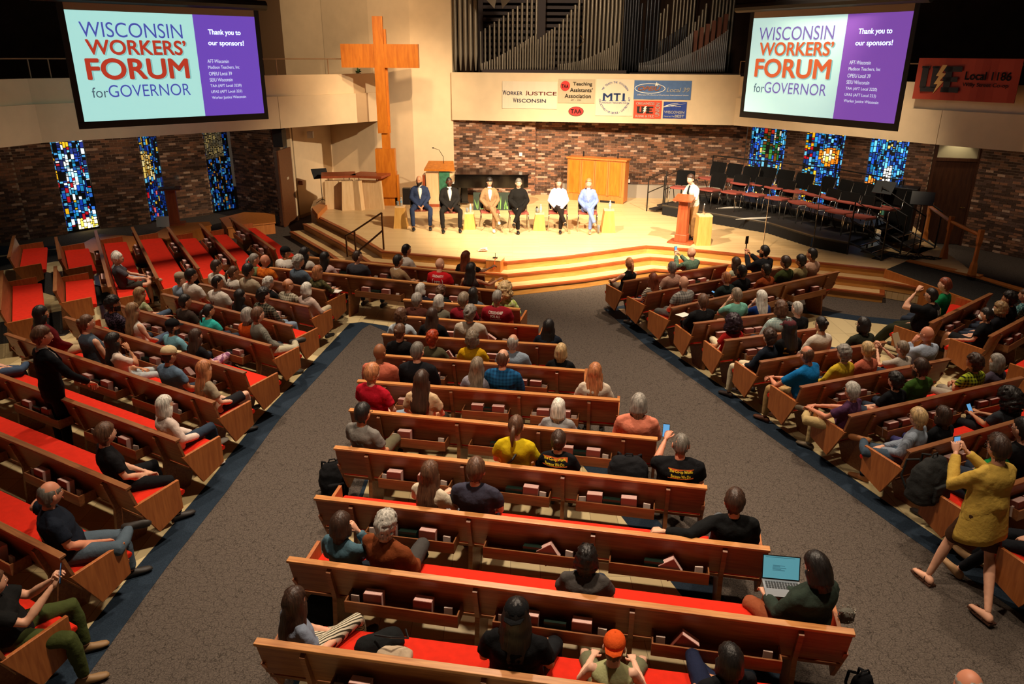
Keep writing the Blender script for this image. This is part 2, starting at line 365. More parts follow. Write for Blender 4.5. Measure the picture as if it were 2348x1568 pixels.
# ---------------- brick walls
BR = [mat('brick_' + n, c, .85, var=.25, scale=25, spec=.2) for n, c in (('brown', '#75523e'), ('rust', '#8f6249'), ('dark', '#4a352a'), ('tan', '#b3917a'), ('plum', '#62493e'))]
MORT = mat('mortar', '#a08a74', .95, spec=.1)
BRICK_MESH = {}
def brick_mesh(i, w):
    k = (i, w)
    if k not in BRICK_MESH:
        b = MB(); b.box(-w / 2, w / 2, -.013, .03, -.029, .029); BRICK_MESH[k] = b.mesh('brick', BR[i])
    return BRICK_MESH[k]
def brick_wall(parent, segs, budget, weights=(5, 3, 4, 1, 3)):
    """segs: list of (p, q, z0, z1, priority). facing -Y side of the frame; individual bricks first, the rest one stuff part"""
    left = budget; rest = MB()
    for (p, q, z0, z1) in segs:
        M = frame(Vector((p[0], p[1], 0)), Vector((q[0], q[1], 0))); L_ = math.dist(p, q)
        bm_ = MB(); bm_.box(0, L_, .0, .2, z0, z1); o = bm_.build('backing', MORT, parent, M=M)
        row = 0; z = z0 + .036
        while z < z1 - .03:
            x = -.1 * (row % 2) * 1.07
            while x < L_:
                a = max(x, 0); c = min(x + .202, L_)
                if c - a > .05:
                    i = random.choices(range(5), weights)[0]
                    if left > 0 and c - a > .2:
                        link('brick', brick_mesh(i, .202), parent, M=M @ Matrix.Translation(((a + c) / 2, random.uniform(-.004, .003), z))); left -= 1
                    else:
                        yy = random.uniform(-.004, .003); rest.box(a, c, -.013 + yy, .02, z - .029, z + .029, i, M)
                x += .213
            z += .068; row += 1
    if rest.f: o = rest.build('brickwork', BR, parent); o['kind'] = 'stuff'
CREAM = mat('cream_plaster', '#dcc4a0', .85, var=.04, scale=3, spec=.2)
CREAM2 = mat('cream_plaster_panel', '#d4bd9a', .85, var=.05, scale=3, spec=.2)
DARKW = mat('dark_brown_wall', '#33231b', .9, var=.2, scale=2, spec=.15)
def wallthing(name): o = D.objects.new(name, None); C.objects.link(o); o['kind'] = 'structure'; return o

wb = wallthing('wall_back')
brick_wall(wb, [((-1.95, 25.36), (.72, 25.26), SZ, 3.2)], 300, (3, 5, 3, 4, 2))
brick_wall(wb, [((.72, 25.42), (7.4, 24.86), SZ, 3.2)], 0, (5, 4, 4, 2, 3))
b = MB(); b.box(.70, .73, .05, .22, 0, 3.2, M=Matrix.Translation((0, 25.2, 0))); b.build('corner_return', BR[4], wb)
M = frame(at(1210, 445, SZ) + Vector((.05, .0, 0)), Vector((7.4, 24.86, SZ)))
GREY = mat('grey_metal_cover', '#9a8f80', .6)
for (x0, x1) in ((.9, 2.3), (2.35, 4.3), (4.35, 6.0)):
    b = MB(); b.box(x0, x1, -.12, .02, 0, .42, M=Matrix.Translation((.72, 25.3, SZ)) @ Matrix.Rotation(math.atan2(-.56, 6.68), 4, 'Z')); b.build('heater_cover', GREY, wb)
# plaster walls left of the chancel
wl = wallthing('wall_chancel')
def panel(parent, name, p, q, z0, z1, m, th=.2):
    b = MB(); b.box(0, math.dist(p[:2], q[:2]), 0, th, z0, z1, M=frame(Vector((p[0], p[1], 0)), Vector((q[0], q[1], 0)))); return b.build(name, m, parent)
pA = atY(948, 300, 25.05); pB = Vector((-1.93, 25.3, 0)); pC = atY(765, 400, 26.2); pD = Vector((-6.75, 23.95, 0))
panel(wl, 'plaster_panel', pA, pB, 0, 10, CREAM)
pA2 = atY(858, 300, 25.5)
panel(wl, 'plaster_panel', pA2, pA, 0, 10, CREAM)
panel(wl, 'plaster_panel', pC, pA2, 0, 10, CREAM2)
panel(wl, 'plaster_panel', pD, pC, 0, ZB + .2, CREAM)
# upper gallery walls
g1 = atY(600, 100, 27.5); g2 = atY(650, 100, 26.8); g3 = atY(745, 100, 26.3)
panel(wl, 'plaster_panel', g2, g3, ZT - .3, 10, CREAM)
panel(wl, 'plaster_panel', g3, (pC.x + .1, pC.y), ZT - .3, 10, CREAM2)
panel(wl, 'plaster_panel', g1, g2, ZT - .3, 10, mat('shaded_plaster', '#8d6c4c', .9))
struct(panel(None, 'wall_left_upper', (-19, 20), (g1.x, g1.y), ZT - 1, 10, DARKW))
struct(panel(None, 'wall_right_upper', (6.4, 27.6), (19, 19.5), ZT - 1.2, 10, DARKW))
struct(panel(None, 'wall_organ_back', (-1.95, 27.8), (7.6, 27.8), ZT - .3, 10, DARKW))
b = MB(); b.box(-2.05, -1.95, 25.3, 28, ZT - .2, 10); struct(b.build('wall_organ_side', CREAM))
b = MB(); b.prism([(-22, -3), (22, -3), (22, 30), (-22, 30)], 10, 10.1); struct(b.build('ceiling', mat('dark_ceiling', '#3a2a20', .9)))

# ---------------- gallery parapets
def parapet(name, pts, z0, z1, th=.25, zm=None, mt=CREAM):
    o = wallthing(name)
    for i in range(len(pts) - 1):
        p, q = pts[i], pts[i + 1]
        panel(o, 'parapet_panel', p, q, z0, z1, mt, th)
        if zm:
            d = Vector((q[0] - p[0], q[1] - p[1])).normalized(); n = Vector((d.y, -d.x)) * .09
            panel(o, 'parapet_band', (p[0] + n.x, p[1] + n.y), (q[0] + n.x, q[1] + n.y), z0, zm, mt, .1)
    return o
def bp(x, y, z=ZB): p = at(x, y, z); return (p.x, p.y)
PL = [bp(-300, 372), bp(93, 327), bp(185, 321), bp(640, 294), (-4.25, 24.75)]
parapet('trim_6', PL, ZB, ZT, .25, 3.78)
PC_ = [(-1.96, 25.22), (6.75, 23.95)]
pc = parapet('trim_7', PC_, ZB, ZT + .04, .3)
PR = [(6.75, 23.95), bp(1760, 293), bp(2000, 316), bp(2150, 331), bp(2348, 348), bp(2700, 400)]
parapet('trim_8', PR, ZB, ZT, .25, 3.72)
# gallery floor slabs
slab('floor_gallery', [PL[0], PL[1], PL[2], PL[3], PL[4], (-4.2, 27.5), (-12, 27.5), (-19, 20)], ZB + .0, ZB + .15, DARKW, kind='structure')
slab('floor_gallery', [(-1.95, 25.3), (6.7, 24.1), (8, 27.7), (-1.95, 27.7)], ZB + .02, ZT - .15, DARKW, kind='structure')
slab('floor_gallery', [PR[0], PR[1], PR[2], PR[3], PR[4], PR[5], (19, 20), (8, 27)], ZB + .0, ZB + .15, DARKW, kind='structure')

# ---------------- stained glass side walls
WL0 = [(-16.5, 18.0), (-13.45, 20.75), (-12.72, 21.57), (-12.23, 22.17), (-11.15, 23.10), (-10.72, 23.6), (-9.75, 24.6), (-9.25, 25.2), (-7.55, 23.95)]
wleft = wallthing('wall_left'); wright = wallthing('wall_right')
brick_wall(wleft, [((-12.23, 22.22), (-11.05, 22.98), 0, ZB + .3), ((-10.72, 23.5), (-9.72, 24.5), 0, ZB + .3)], 300, (5, 2, 6, 1, 3))
brick_wall(wleft, [((-13.45, 20.8), (-12.78, 21.5), 0, ZB + .3), ((-16.5, 18.4), (-13.45, 20.8), 0, ZB + .3), ((-9.15, 25.3), (-7.3, 24.1), 0, ZB + .3), ((-7.3, 24.1), (-7.05, 22.8), 0, ZB + .3)], 0, (5, 2, 6, 1, 3))
lead = mat('black_lead', '#0c0a0a', .8)
PANE_M = {}
def pane_mat(col, s):
    k = (col, s)
    if k not in PANE_M: PANE_M[k] = mat('stained_glass', col, .2, emit=s)
    return PANE_M[k]
BLUES = ['#0f2f8f', '#1746b0', '#2b6bd0', '#1f86b8', '#123070', '#3f9ad8', '#0b1d5a', '#5fb4d8']
def window(idx, p, q, z0, z1, figure, dens=1.0, bright=1.0):
    o = D.objects.new('window_%d' % idx, None); C.objects.link(o); o['kind'] = 'structure'
    M = frame(Vector((p[0], p[1], 0)), Vector((q[0], q[1], 0))); L_ = math.dist(p[:2], q[:2])
    b = MB(); b.box(0, L_, .06, .10, z0, z1, M=M); b.build('window_frame', lead, o)
    extra = {}; rnd = random.Random(idx); ncol = 15 if L_ > .9 else 11
    ws = [rnd.uniform(.6, 1.5) for _ in range(ncol)]; sw = sum(ws); x = 0; n = 0
    for c in range(ncol):
        wd = ws[c] / sw * L_; z = z0
        while z < z1 - .03:
            h = min(rnd.choice((.04, .06, .07, .09, .12, .15)) / dens, z1 - z)
            u, v = (x + wd / 2) / L_, (z + h / 2 - z0) / (z1 - z0)
            col, s = figure(u, v, rnd)
            if col:
                bb = MB(); g = .013
                j = [rnd.uniform(-.008, .008) for _ in range(4)]
                bb.prism([(x + g, .0), (x + wd - g, 0), (x + wd - g, .02), (x + g, .02)], [z + g + j[0], z + g + j[1], z + g + j[1], z + g + j[0]], [z + h - g + j[2], z + h - g + j[3], z + h - g + j[3], z + h - g + j[2]], 0, M @ Matrix.Translation((0, .04, 0)))
                if n < 300 and z > z0 + (.6 if idx > 3 else 0): bb.build('pane', pane_mat(col, round(s * bright, 1)), o)
                else:
                    mt_ = pane_mat(col, round(s * bright, 1)); extra.setdefault(mt_, MB()).add(bb.v, bb.f)
                n += 1
            z += h
        x += wd
    if extra:
        b = MB(); ms = list(extra)
        for i, mt_ in enumerate(ms): b.add(extra[mt_].v, extra[mt_].f, i)
        q = b.build('small_panes', ms, o); q['kind'] = 'stuff'
    return o, M, L_
def fig_a(u, v, r):     # cross and white figures on blue, reds, yellow foot
    if abs(u - .45) < .16 and .38 < v < .72 and r.random() < .6: return r.choice(['#f4f4ec', '#bfe6ff', '#8fd0f4']), 1.5
    if abs(u - .45) < .1 and v > .78: return r.choice(['#e8b020', '#c01818', '#102c70']), 1.2
    if v < .10 and u > .4: return r.choice(['#ffe9a0', '#fff6d8', '#e8c040']), 3.0
    if r.random() < .22: return None, 0
    q = r.random()
    if q < .12: return '#b01420', 1.0
    if q < .20: return '#e0a818', 1.0
    if q < .28: return '#d8ecf8', 1.6
    return r.choice(BLUES), r.choice((.4, .8, 1.2))
def fig_b(u, v, r):     # golden wheat sheaf on blue
    if .42 < v < .68 and abs(u - .35 - (v - .42) * -.6) < .28: return r.choice(['#c8a050', '#e0c060', '#8a6420', '#d8c890']), .9
    if r.random() < .25: return None, 0
    q = r.random()
    if q < .10 and v < .45: return r.choice(['#b01420', '#d85a60']), 1
    if q < .18: return '#d8b038', .8
    return r.choice(BLUES), r.choice((.3, .6, 1.0))
def fig_c(u, v, r):
    if .55 < v < .92 and abs(u - .4) < .35: return r.choice(['#8a7850', '#b09a60', '#5c5038', '#6c6450']), .5
    if r.random() < .4: return None, 0
    q = r.random()
    if q < .10: return '#b8782a', .7
    return r.choice(BLUES), r.choice((.2, .5, .8))
def fig_tree(u, v, r):
    if .50 < v < .86 and abs(u - .6) < .22 and r.random() < .8: return r.choice(['#1f7a3a', '#3c9a48', '#0e4a28', '#7a4a1c', '#e8e8d0']), .6
    if r.random() < .12 + .3 * (abs(u - .5) < .15): return None, 0
    q = r.random()
    if v > .8 and q < .12: return '#c02818', .8
    if q < .12: return '#e8c060', 1
    return r.choice(BLUES[1:]), r.choice((.7, 1.0, 1.5))
def fig_oval(u, v, r):
    e = ((u - .62) / .22) ** 2 + ((v - .60) / .08) ** 2
    if .55 < e < 1.6: return r.choice(['#f07818', '#e89020']), 1.3
    if e <= .55: return r.choice(['#f4e8c0', '#f8d860']), 1.4
    if u < .2 and v > .55 and r.random() < .5: return r.choice(['#b01420', '#e0a818']), 1.0
    if v < .45 and abs(u - .25) < .15 and r.random() < .7: return '#ecb428', 1.3
    if u > .8 and v > .85: return '#e8b828', 1.2
    if r.random() < .12: return None, 0
    return r.choice(BLUES[1:]), r.choice((.7, 1.1, 1.6))
def fig_white(u, v, r):
    if .34 < v < .56 and abs(u - .55 - (v - .45) * .3) < .10: return '#f6f4ea', 2.0
    if .30 < v < .42 and u < .42 and r.random() < .6: return r.choice(['#e08030', '#f0b840']), 1.2
    if v < .32 and .2 < u < .7: return r.choice(['#9aa060', '#c8b878', '#30604a']), .6
    if v > .75 and r.random() < .2: return '#e0d070', 1.0
    if r.random() < .12: return None, 0
    return r.choice(BLUES[1:]), r.choice((.7, 1.1, 1.7))
window(1, (-12.78, 21.5), (-12.23, 22.2), .06, ZB + .2, fig_a, .85, 1.15)
window(2, (-11.1, 23.0), (-10.72, 23.5), .06, ZB + .2, fig_b, .85, .95)
window(3, (-9.72, 24.5), (-9.2, 25.25), .06, ZB + .2, fig_c, .85, .8)
for (p, q) in (((-12.98, 21.3), (-12.78, 21.5)), ((-12.23, 22.2), (-12.12, 22.25)), ((-10.78, 23.45), (-10.7, 23.5))):
    pass
# right wall line
A0 = Vector((7.42, 24.84)); A1 = Vector((11.35, 21.0))
def on_right(pxx, pyy=400):
    r = ray(pxx, pyy); d = Vector((r[0], r[1])); e = A1 - A0
    # solve d*t = A0 + e*s
    det = d.x * (-e.y) + e.x * d.y; s = (d.x * A0.y - d.y * A0.x) / det if det else 0
    s = (A0.y * d.x - A0.x * d.y) / (e.x * d.y - e.y * d.x)
    return A0 + e * s
rw = [on_right(x) for x in (1712, 1792, 1836, 1926, 1984, 2072)]
edges = [A0] + rw + [A1]
for i in range(0, 8, 2):
    brick_wall(wright, [(tuple(edges[i]), tuple(edges[i + 1]), 0, ZB + .3)], 0 if i else 0, (4, 2, 6, 0, 4))
for i, f in ((0, fig_tree), (2, fig_oval), (4, fig_white)):
    window(4 + i // 2, tuple(rw[i]), tuple(rw[i + 1]), SZ + .1, ZB + .2, f, .9, 1.0)
    b = MB(); b.box(0, (rw[i + 1] - rw[i]).length, 0, .2, 0, SZ + .1, M=frame(rw[i].to_3d(), rw[i + 1].to_3d())); b.build('window_apron', BR[2], wright)
brick_wall(wright, [((12.5, 20.75), (15.5, 15.5), 0, ZB + .3)], 300, (4, 3, 6, 1, 3))
# right door with lit transom
d1 = frame(Vector((11.45, 20.98, 0)), Vector((12.45, 20.75, 0)))
dr = D.objects.new('door_2', None); C.objects.link(dr); dr['kind'] = 'structure'
b = MB(); b.box(0, 1.02, .08, .13, .02, 2.28, M=d1); leaf2 = b.build('door_leaf', W_DARK, dr)
b = MB(); b.box(-.08, 0, 0, .16, 0, 3.0, M=d1); b.box(1.02, 1.1, 0, .16, 0, 3.0, M=d1); b.box(0, 1.02, 0, .16, 2.28, 2.36, M=d1); b.build('door_frame', W_DARK, dr)
b = MB(); b.box(0, 1.02, .12, .15, 2.36, 3.1, M=d1); b.build('transom_panel', mat('transom_plaster', '#b8a888', .8), dr)
b = MB(); b.tube([(.93, .05, 1.05), (.93, .0, 1.05), (.82, 0, 1.05)], .012, 6, M=d1); b.build('door_handle', BRASS, leaf2)
l = light('SPOT', 'transom_lamp', tuple(d1 @ Vector((.5, -.25, 2.85))), tuple(d1 @ Vector((.5, .3, 2.2))), 9, (1, .9, .6), .05, 90, .3)
# left door (open leaf), jamb and speaker
dl = D.objects.new('door_1', None); C.objects.link(dl); dl['kind'] = 'structure'
pd0 = at(655, 522, 0); pd1 = at(682, 506, 0)
Md = frame(pd0, pd1)
b = MB(); b.box(0, (pd1 - pd0).length * 1.0, 0, .05, .02, 2.25, M=Md); leaf1 = b.build('door_leaf', wood('door_leaf_wood', '#5a321c', '#6e4226', .45), dl)
b = MB(); b.box(.5, .64, -.01, 0, 1.35, 1.42, M=Md); b.build('door_sign', mat('door_plate', '#b9a78e', .5), leaf1)
b = MB(); b.box((pd1 - pd0).length, (pd1 - pd0).length + .12, -.02, .1, 0, ZB, M=Md); b.build('door_frame', CREAM, dl)
# baseboard of the plaster wall
panel(wl, 'baseboard', (pD.x + .03, pD.y - .02), (pC.x, pC.y - .02), 0, .1, mat('putty_baseboard', '#b59a76', .7), .02)

# ---------------- wooden ledges below the left windows
for (pts, nm) in (([(170, 568), (232, 585), (375, 566), (365, 545), (230, 536)], 'low oak ledge under the leftmost stained glass window, lit yellow'),
                  ([(345, 540), (380, 548), (485, 515), (480, 508), (395, 512)], 'low oak ledge below the second stained glass window from the left'),
                  ([(503, 500), (520, 521), (632, 509), (630, 489), (560, 486)], 'low oak ledge below the third stained glass window, beside the open door')):
    P_ = px(pts, .34); o = thing('window_ledge', nm, 'ledge', (0, 0, 0))
    a = slab('ledge_top', P_, .30, .34, W_ORANGE); a.parent = o
    cx = sum(p[0] for p in P_) / len(P_); cy = sum(p[1] for p in P_) / len(P_)
    a = slab('ledge_front', [(cx + (p[0] - cx) * .96, cy + (p[1] - cy) * .96) for p in P_], .0, .30, W_ORANGE); a.parent = o
# ------------------------------------------------------------------ PEWS
REDC = mat('red_pew_cushion', '#d0260f', .85, var=.08, scale=14, bump=.25, bscale=220, spec=.2)
HYM = mat('hymnal_cover', '#7a3a2c', .6); PAGE = mat('pink_page_edge', '#e2b8ae', .7, var=.06, scale=60)
DGREEN = mat('dark_green_book', '#12231c', .35); CARD = mat('white_card', '#cdb9ac', .6)
PINKC = mat('pink_card', '#c58f8f', .6)
PEWS = {}
# key: (x0,y0,x1,y1 pixels of the top rail), block, end panels (left,right), racks, phrase
PEWD = [
 ('C1', (700, 588, 1112, 630), 'LR', 3, 'front pew of the centre section, nearest the stage steps'),
 ('C2', (618, 613, 1145, 666), 'L', 3, 'long second pew of the centre section'),
 ('C3', (925, 686, 1193, 708), 'R', 2, 'third pew of the centre section'),
 ('C4', (915, 724, 1236, 748), 'R', 2, 'fourth pew of the centre section'),
 ('C5', (876, 766, 1290, 791), 'LR', 2, 'fifth pew of the centre section'),
 ('C6', (870, 813, 1341, 849), 'LR', 3, 'sixth pew of the centre section'),
 ('C7', (820, 872, 1421, 916), 'LR', 3, 'seventh pew of the centre section'),
 ('C8', (801, 938, 1508, 1005), 'LR', 3, 'eighth pew of the centre section'),
 ('C9', (767, 1024, 1622, 1116), 'LR', 3, 'ninth pew of the centre section'),
 ('C10', (722, 1138, 1766, 1257), 'LR', 3, 'tenth pew of the centre section'),
 ('C11', (660, 1280, 1960, 1448), 'LR', 3, 'eleventh pew of the centre section'),
 ('C12', (585, 1468, 2190, 1684), 'LR', 3, 'nearest pew of the centre section'),
 ('La', (540, 627, 744, 666), 'R', 1, 'first pew of the left section'),
 ('Lb', (457, 650, 708, 703), 'LR', 2, 'second pew of the left section'),
 ('Lc', (372, 673, 669, 747), 'LR', 2, 'third pew of the left section'),
 ('Ld', (275, 700, 620, 792), 'LR', 3, 'fourth pew of the left section'),
 ('Le', (148, 726, 562, 854), 'LR', 3, 'fifth pew of the left section'),
 ('Lf', (13, 764, 491, 922), 'LR', 3, 'sixth pew of the left section'),
 ('Lg', (-150, 805, 408, 1009), 'LR', 3, 'seventh pew of the left section'),
 ('Lh', (-330, 857, 295, 1118), 'R', 3, 'eighth pew of the left section'),
 ('Li', (-500, 950, 144, 1275), 'R', 3, 'ninth pew of the left section'),
 ('Lj', (-600, 1100, -22, 1465), 'R', 2, 'tenth pew of the left section'),
 ('Fa', (528, 498, 630, 572), 'LR', 2, 'side pew nearest the left door'),
 ('Fb', (458, 512, 540, 598), 'LR', 2, 'second side pew from the left door'),
 ('Fc', (384, 520, 455, 615), 'LR', 2, 'third side pew from the left door'),
 ('Fd', (303, 520, 361, 638), 'LR', 2, 'fourth side pew from the left door'),
 ('Fe', (219, 528, 252, 658), 'LR', 2, 'fifth side pew, where a white-haired couple sits'),
 ('Ff', (128, 543, 138, 594), 'LR', 0, 'short side pew by the leftmost window'),
 ('Gg', (32, 540, 20, 590), 'LR', 0, 'farthest short side pew at the left edge'),
 ('Gh', (127, 610, 126, 667), 'LR', 0, 'short side pew across the aisle from the couple'),
 ('Gi', (4, 620, -2, 712), 'LR', 0, 'short side pew cut by the left edge of the photo'),
 ('R1', (1430, 645, 1668, 606), 'L', 2, 'first pew of the right section'),
 ('R2', (1483, 673, 1792, 614), 'LR', 2, 'second pew of the right section'),
 ('R3', (1539, 706, 1923, 622), 'LR', 3, 'long third pew of the right section'),
 ('R4', (1591, 741, 1790, 717), 'LR', 2, 'fourth pew of the right section'),
 ('R5', (1662, 780, 1874, 753), 'LR', 2, 'fifth pew of the right section'),
 ('R6', (1743, 829, 2030, 783), 'LR', 2, 'sixth pew of the right section'),
 ('R7', (1836, 887, 2177, 822), 'LR', 2, 'seventh pew of the right section'),
 ('R8', (1948, 953, 2346, 864), 'LR', 3, 'eighth pew of the right section'),
 ('R9', (2083, 1034, 2480, 922), 'LR', 3, 'ninth pew of the right section'),
 ('R10', (2240, 1135, 2620, 1008), 'LR', 3, 'tenth pew of the right section'),
 ('R11', (2440, 1290, 2860, 1140), 'LR', 2, 'nearest pew of the right section'),
 ('S1', (2134, 740, 2273, 672), 'LR', 2, 'first pew of the far right section'),
 ('S2', (2270, 771, 2420, 690), 'LR', 2, 'second pew of the far right section'),
 ('S3', (2420, 830, 2560, 745), 'L', 1, 'third pew of the far right section'),
]
def hymnal_mesh():
    b = MB(); b.box(-.08, .08, -.045, -.041, 0, .165); b.box(-.08, .08, .041, .045, 0, .165); b.box(-.08, -.076, -.045, .045, 0, .165)
    p = MB(); p.box(-.076, .078, -.041, .041, .004, .169)
    return b.mesh('hymnal', HYM), p.mesh('page_block', PAGE)
HM, HP = hymnal_mesh()
b = MB(); b.box(-.09, .09, -.035, -.005, 0, .13); b.box(-.085, .085, -.004, .02, 0, .125); b.box(-.088, .088, .021, .035, 0, .128); GM = b.mesh('dark_book', DGREEN)
b = MB(); b.box(-.035, .035, -.01, .01, 0, .115); CM = b.mesh('offering_card', CARD)
b = MB(); b.box(-.05, .05, -.004, .004, 0, .14); PM = b.mesh('pink_card', PINKC)
def books(root, M, key, phrase, k, nk, rnd, wid, full=True):
    """contents of one rack; M maps rack-local (x along, y back(-), z up) to world"""
    where = 'only rack' if nk == 1 else (('left rack', 'right rack') if nk == 2 else ('left rack', 'middle rack', 'right rack'))[k]
    tail = '%s, %s' % (where, phrase)
    def cut(s): return ' '.join(s.split()[:16])
    def put(me, name, lab, cat, x, grp, tilt=0, dz=0, yaw=0, child=None):
        Mx = M @ Matrix.Translation((x, -.068, .506 + dz)) @ Matrix.Rotation(R(-6), 4, 'X') @ Matrix.Rotation(tilt, 4, 'Y') @ Matrix.Rotation(yaw, 4, 'Z')
        o = D.objects.new(name, me); C.objects.link(o); o.matrix_world = Mx; tag(o, cut(lab), cat, grp)
        if child: c = link('page_block', child, o)
        return o
    s = rnd.random()
    off = rnd.uniform(-.05, .05)
    if s < .86: put(HM, 'hymnal', 'hymnal with pink page edge, at left in %s' % tail, 'book', off - wid * .24, 'hymnals in the pew racks', tilt=(R(32) if s < .05 else rnd.uniform(-.03, .03)), child=HP)
    if s > .10: put(HM, 'hymnal', 'hymnal with pink page edge, at right in %s' % tail, 'book', off + wid * .2, 'hymnals in the pew racks', tilt=(R(-34) if s > .95 else rnd.uniform(-.03, .03)), child=HP)
    if s > .25: put(GM, 'dark_green_book', 'low dark green book lying between hymnals, %s' % tail, 'book', off - wid * .02, 'dark green books in the pew racks')
    put(CM, 'offering_card', 'small white card, right end of %s' % tail, 'card', wid * .40, 'white cards in the pew racks', yaw=rnd.uniform(-.3, .3))
    if s < .6: put(CM, 'offering_card', 'small white card, left end of %s' % tail, 'card', -wid * .43, 'white cards in the pew racks', yaw=rnd.uniform(-.3, .3))
FIN = {}
def pew(key, pxs, ends, racks, phrase):
    a = at(pxs[0], pxs[1], .86); c = at(pxs[2], pxs[3], .86); a.z = c.z = 0
    M = frame(a, c); L_ = (c - a).length
    root = thing('pew', 'red-cushioned brown wooden ' + phrase, 'pew', tuple(a), math.atan2(c.y - a.y, c.x - a.x), 'church pews')
    PEWS[key] = (a, c, M, L_, root)
    near = a.y < 9
    b = MB(); b.plate([(-.035, .835), (.03, .845), (.03, .865), (-.035, .86)], 0, L_); b.build('top_rail', W_RAIL_LIT if key[0] == 'C' else W_PEW, root, bevel=.004 if near else 0)
    b = MB(); b.plate([(-.018, .835), (.075, .49), (.10, .49), (.012, .84)], .01, L_ - .01); b.build('backrest', W_PEW, root)
    b = MB(); b.plate([(.10, .425), (.57, .425), (.57, .45), (.10, .45)], .02, L_ - .02); b.build('seat', W_PEW, root)
    th = .07 if key[0] in 'FG' else .06
    # cushion with rounded front
    b = MB(); b.plate([(.11, .451), (.59, .451), (.615, .462), (.62, .445 + th * .8), (.60, .45 + th), (.12, .45 + th + .005)], .03, L_ - .03)
    b.build('seat_cushion', REDC, root, bevel=.012 if near else 0, label='red cushion')
    # end panels
    prof = [(.02, .62), (.55, .66), (.55, .32), (.24, .20)]
    for s_, x in (('L', 0), ('R', L_)):
        if s_ in ends:
            b = MB(); b.plate(prof, x - (.0 if s_ == 'L' else .035), x + (.035 if s_ == 'L' else 0)); b.build('end_panel', W_END, root, bevel=.003 if near else 0)
    # support fins
    n = max(2, round(L_ / 1.45) + 1)
    if racks: n = racks + 1
    i0 = min(.38, L_ * .16); fx = [i0 + (L_ - 2 * i0) * i / (n - 1) for i in range(n)]
    fin = [(-.045, .80), (-.015, .82), (.10, .42), (.42, .39), (.38, .30), (.22, .0), (.02, .0), (.03, .42)]
    for x in fx:
        b = MB(); b.plate([(-.05, .80), (-.01, .82), (.10, .48), (.12, .0), (-.02, .0), (.03, .48)], x - .02, x + .02)
        b.plate([(.08, .43), (.54, .425), (.44, .30), (.30, .0), (.05, .0)], x - .018, x + .018)
        b.build('support_leg', W_PEW, root)
    rnd = random.Random(hash(key) & 0 + sum(map(ord, key)))
    for k in range(racks):
        x0, x1 = fx[k] + .16, fx[k + 1] - .12
        if x1 - x0 < .35: x0 -= .08; x1 += .06
        wid = min(x1 - x0, .98); xc = (x0 + x1) / 2; x0, x1 = xc - wid / 2, xc + wid / 2
        b = MB(); b.box(x0, x1, -.12, .08, .490, .503)
        b.box(x0, x0 + .012, -.12, .05, .49, .605); b.box(x1 - .012, x1, -.12, .05, .49, .605)
        rk = b.build('book_rack', W_PEW, root)
        b = MB(); b.box(x0, x1, -.135, -.12, .49, .605); b.build('rack_lip', W_PEW, rk)
        books(root, M @ Matrix.Translation((xc, 0, 0)), key, phrase, k, racks, rnd, wid)
    return root
for d in PEWD: pew(*d)
# ------------------------------------------------------------------ STAGE FURNITURE
BLK = mat('black_metal', '#141212', .45); CHROME = mat('chrome_tube', '#c9c6c2', .22, 1); CHAIRRED = mat('salmon_red_seat_fabric', '#96463a', .8); MESHB = mat('black_mesh_back', '#0a0909', .9, spec=.2)
GLOSS = mat('gloss_black', '#0a0807', .12); WHITE = mat('white_paper', '#e6dfd2', .7); GREENC = mat('green_altar_cloth', '#2f6a4c', .8, var=.3, scale=14)
# wooden cross: post in stages and two-piece crossbar
cr = at(893, 470, SZ); cy = cr.y
X = thing('wooden_cross', 'tall freestanding orange oak cross at the left end of the stage', 'cross', tuple(cr))
b = MB(); b.box(-.40, .22, -.12, .12, 0, 1.02); b.build('pedestal_base', W_CROSS, X, M=Matrix.Translation((0.05, .02, 0)))
b = MB(); b.box(-.32, .26, -.17, .10, .28, 1.72); b.build('pedestal', W_CROSS, X, M=Matrix.Translation((0, 0, -.02)))
b = MB(); b.box(-.12, .12, -.06, .10, 1.6, 2.35); b.build('lower_post', W_CROSS, X)
b = MB(); b.box(-.21, .08, -.12, .02, 2.15, 5.35); b.build('front_post', W_CROSS, X)
b = MB(); b.box(-.02, .14, .02, .13, 2.15, 5.02); b.build('rear_post', W_CROSS, X)
b = MB(); b.box(-1.16, 1.06, -.10, .16, 3.98, 4.62); b.build('crossbar', W_CROSS, X)
b = MB(); b.box(.20, .33, -.10, .08, 0, .92); b.build('side_post', W_CROSS, X)
# communion tables left
def trap(b, x0, x1, y0, y1, z0, z1, tp, m=0, M=None):   # tapered block: narrower at the top by tp each side
    b.add([(x0, y0, z0), (x1, y0, z0), (x1, y1, z0), (x0, y1, z0), (x0 + tp, y0, z1), (x1 - tp, y0, z1), (x1 - tp, y1, z1), (x0 + tp, y1, z1)], [(0, 3, 2, 1), (4, 5, 6, 7), (0, 1, 5, 4), (1, 2, 6, 5), (2, 3, 7, 6), (3, 0, 4, 7)], m, M)
ta = at(752, 477, SZ); tb = at(880, 477, SZ)
T = thing('altar_table', 'wide angled wooden altar table with pale trapezoid legs beside the cross', 'table', tuple(ta.lerp(tb, .5)))
Wt = (tb - ta).length
for (sx, ang) in ((-1, .22), (1, -.22)):
    M = Matrix.Translation((sx * Wt * .27, 0, 0)) @ Matrix.Rotation(ang, 4, 'Z')
    b = MB(); b.box(-Wt * .30, Wt * .30, -.28, .55, .93, 1.0); b.build('tabletop', W_RED, T, M=M, bevel=.006)
    b = MB(); trap(b, -Wt * .27, Wt * .27, -.12, -.02, .0, .84, .05); b.build('leg_panel', W_LIGHT, T, M=M)
    b = MB()
    for q in (-.3, .3): b.tube([(q, -.07, .84), (q, -.07, .93)], .012, 8)
    b.build('standoff', CHROME, T, M=M)
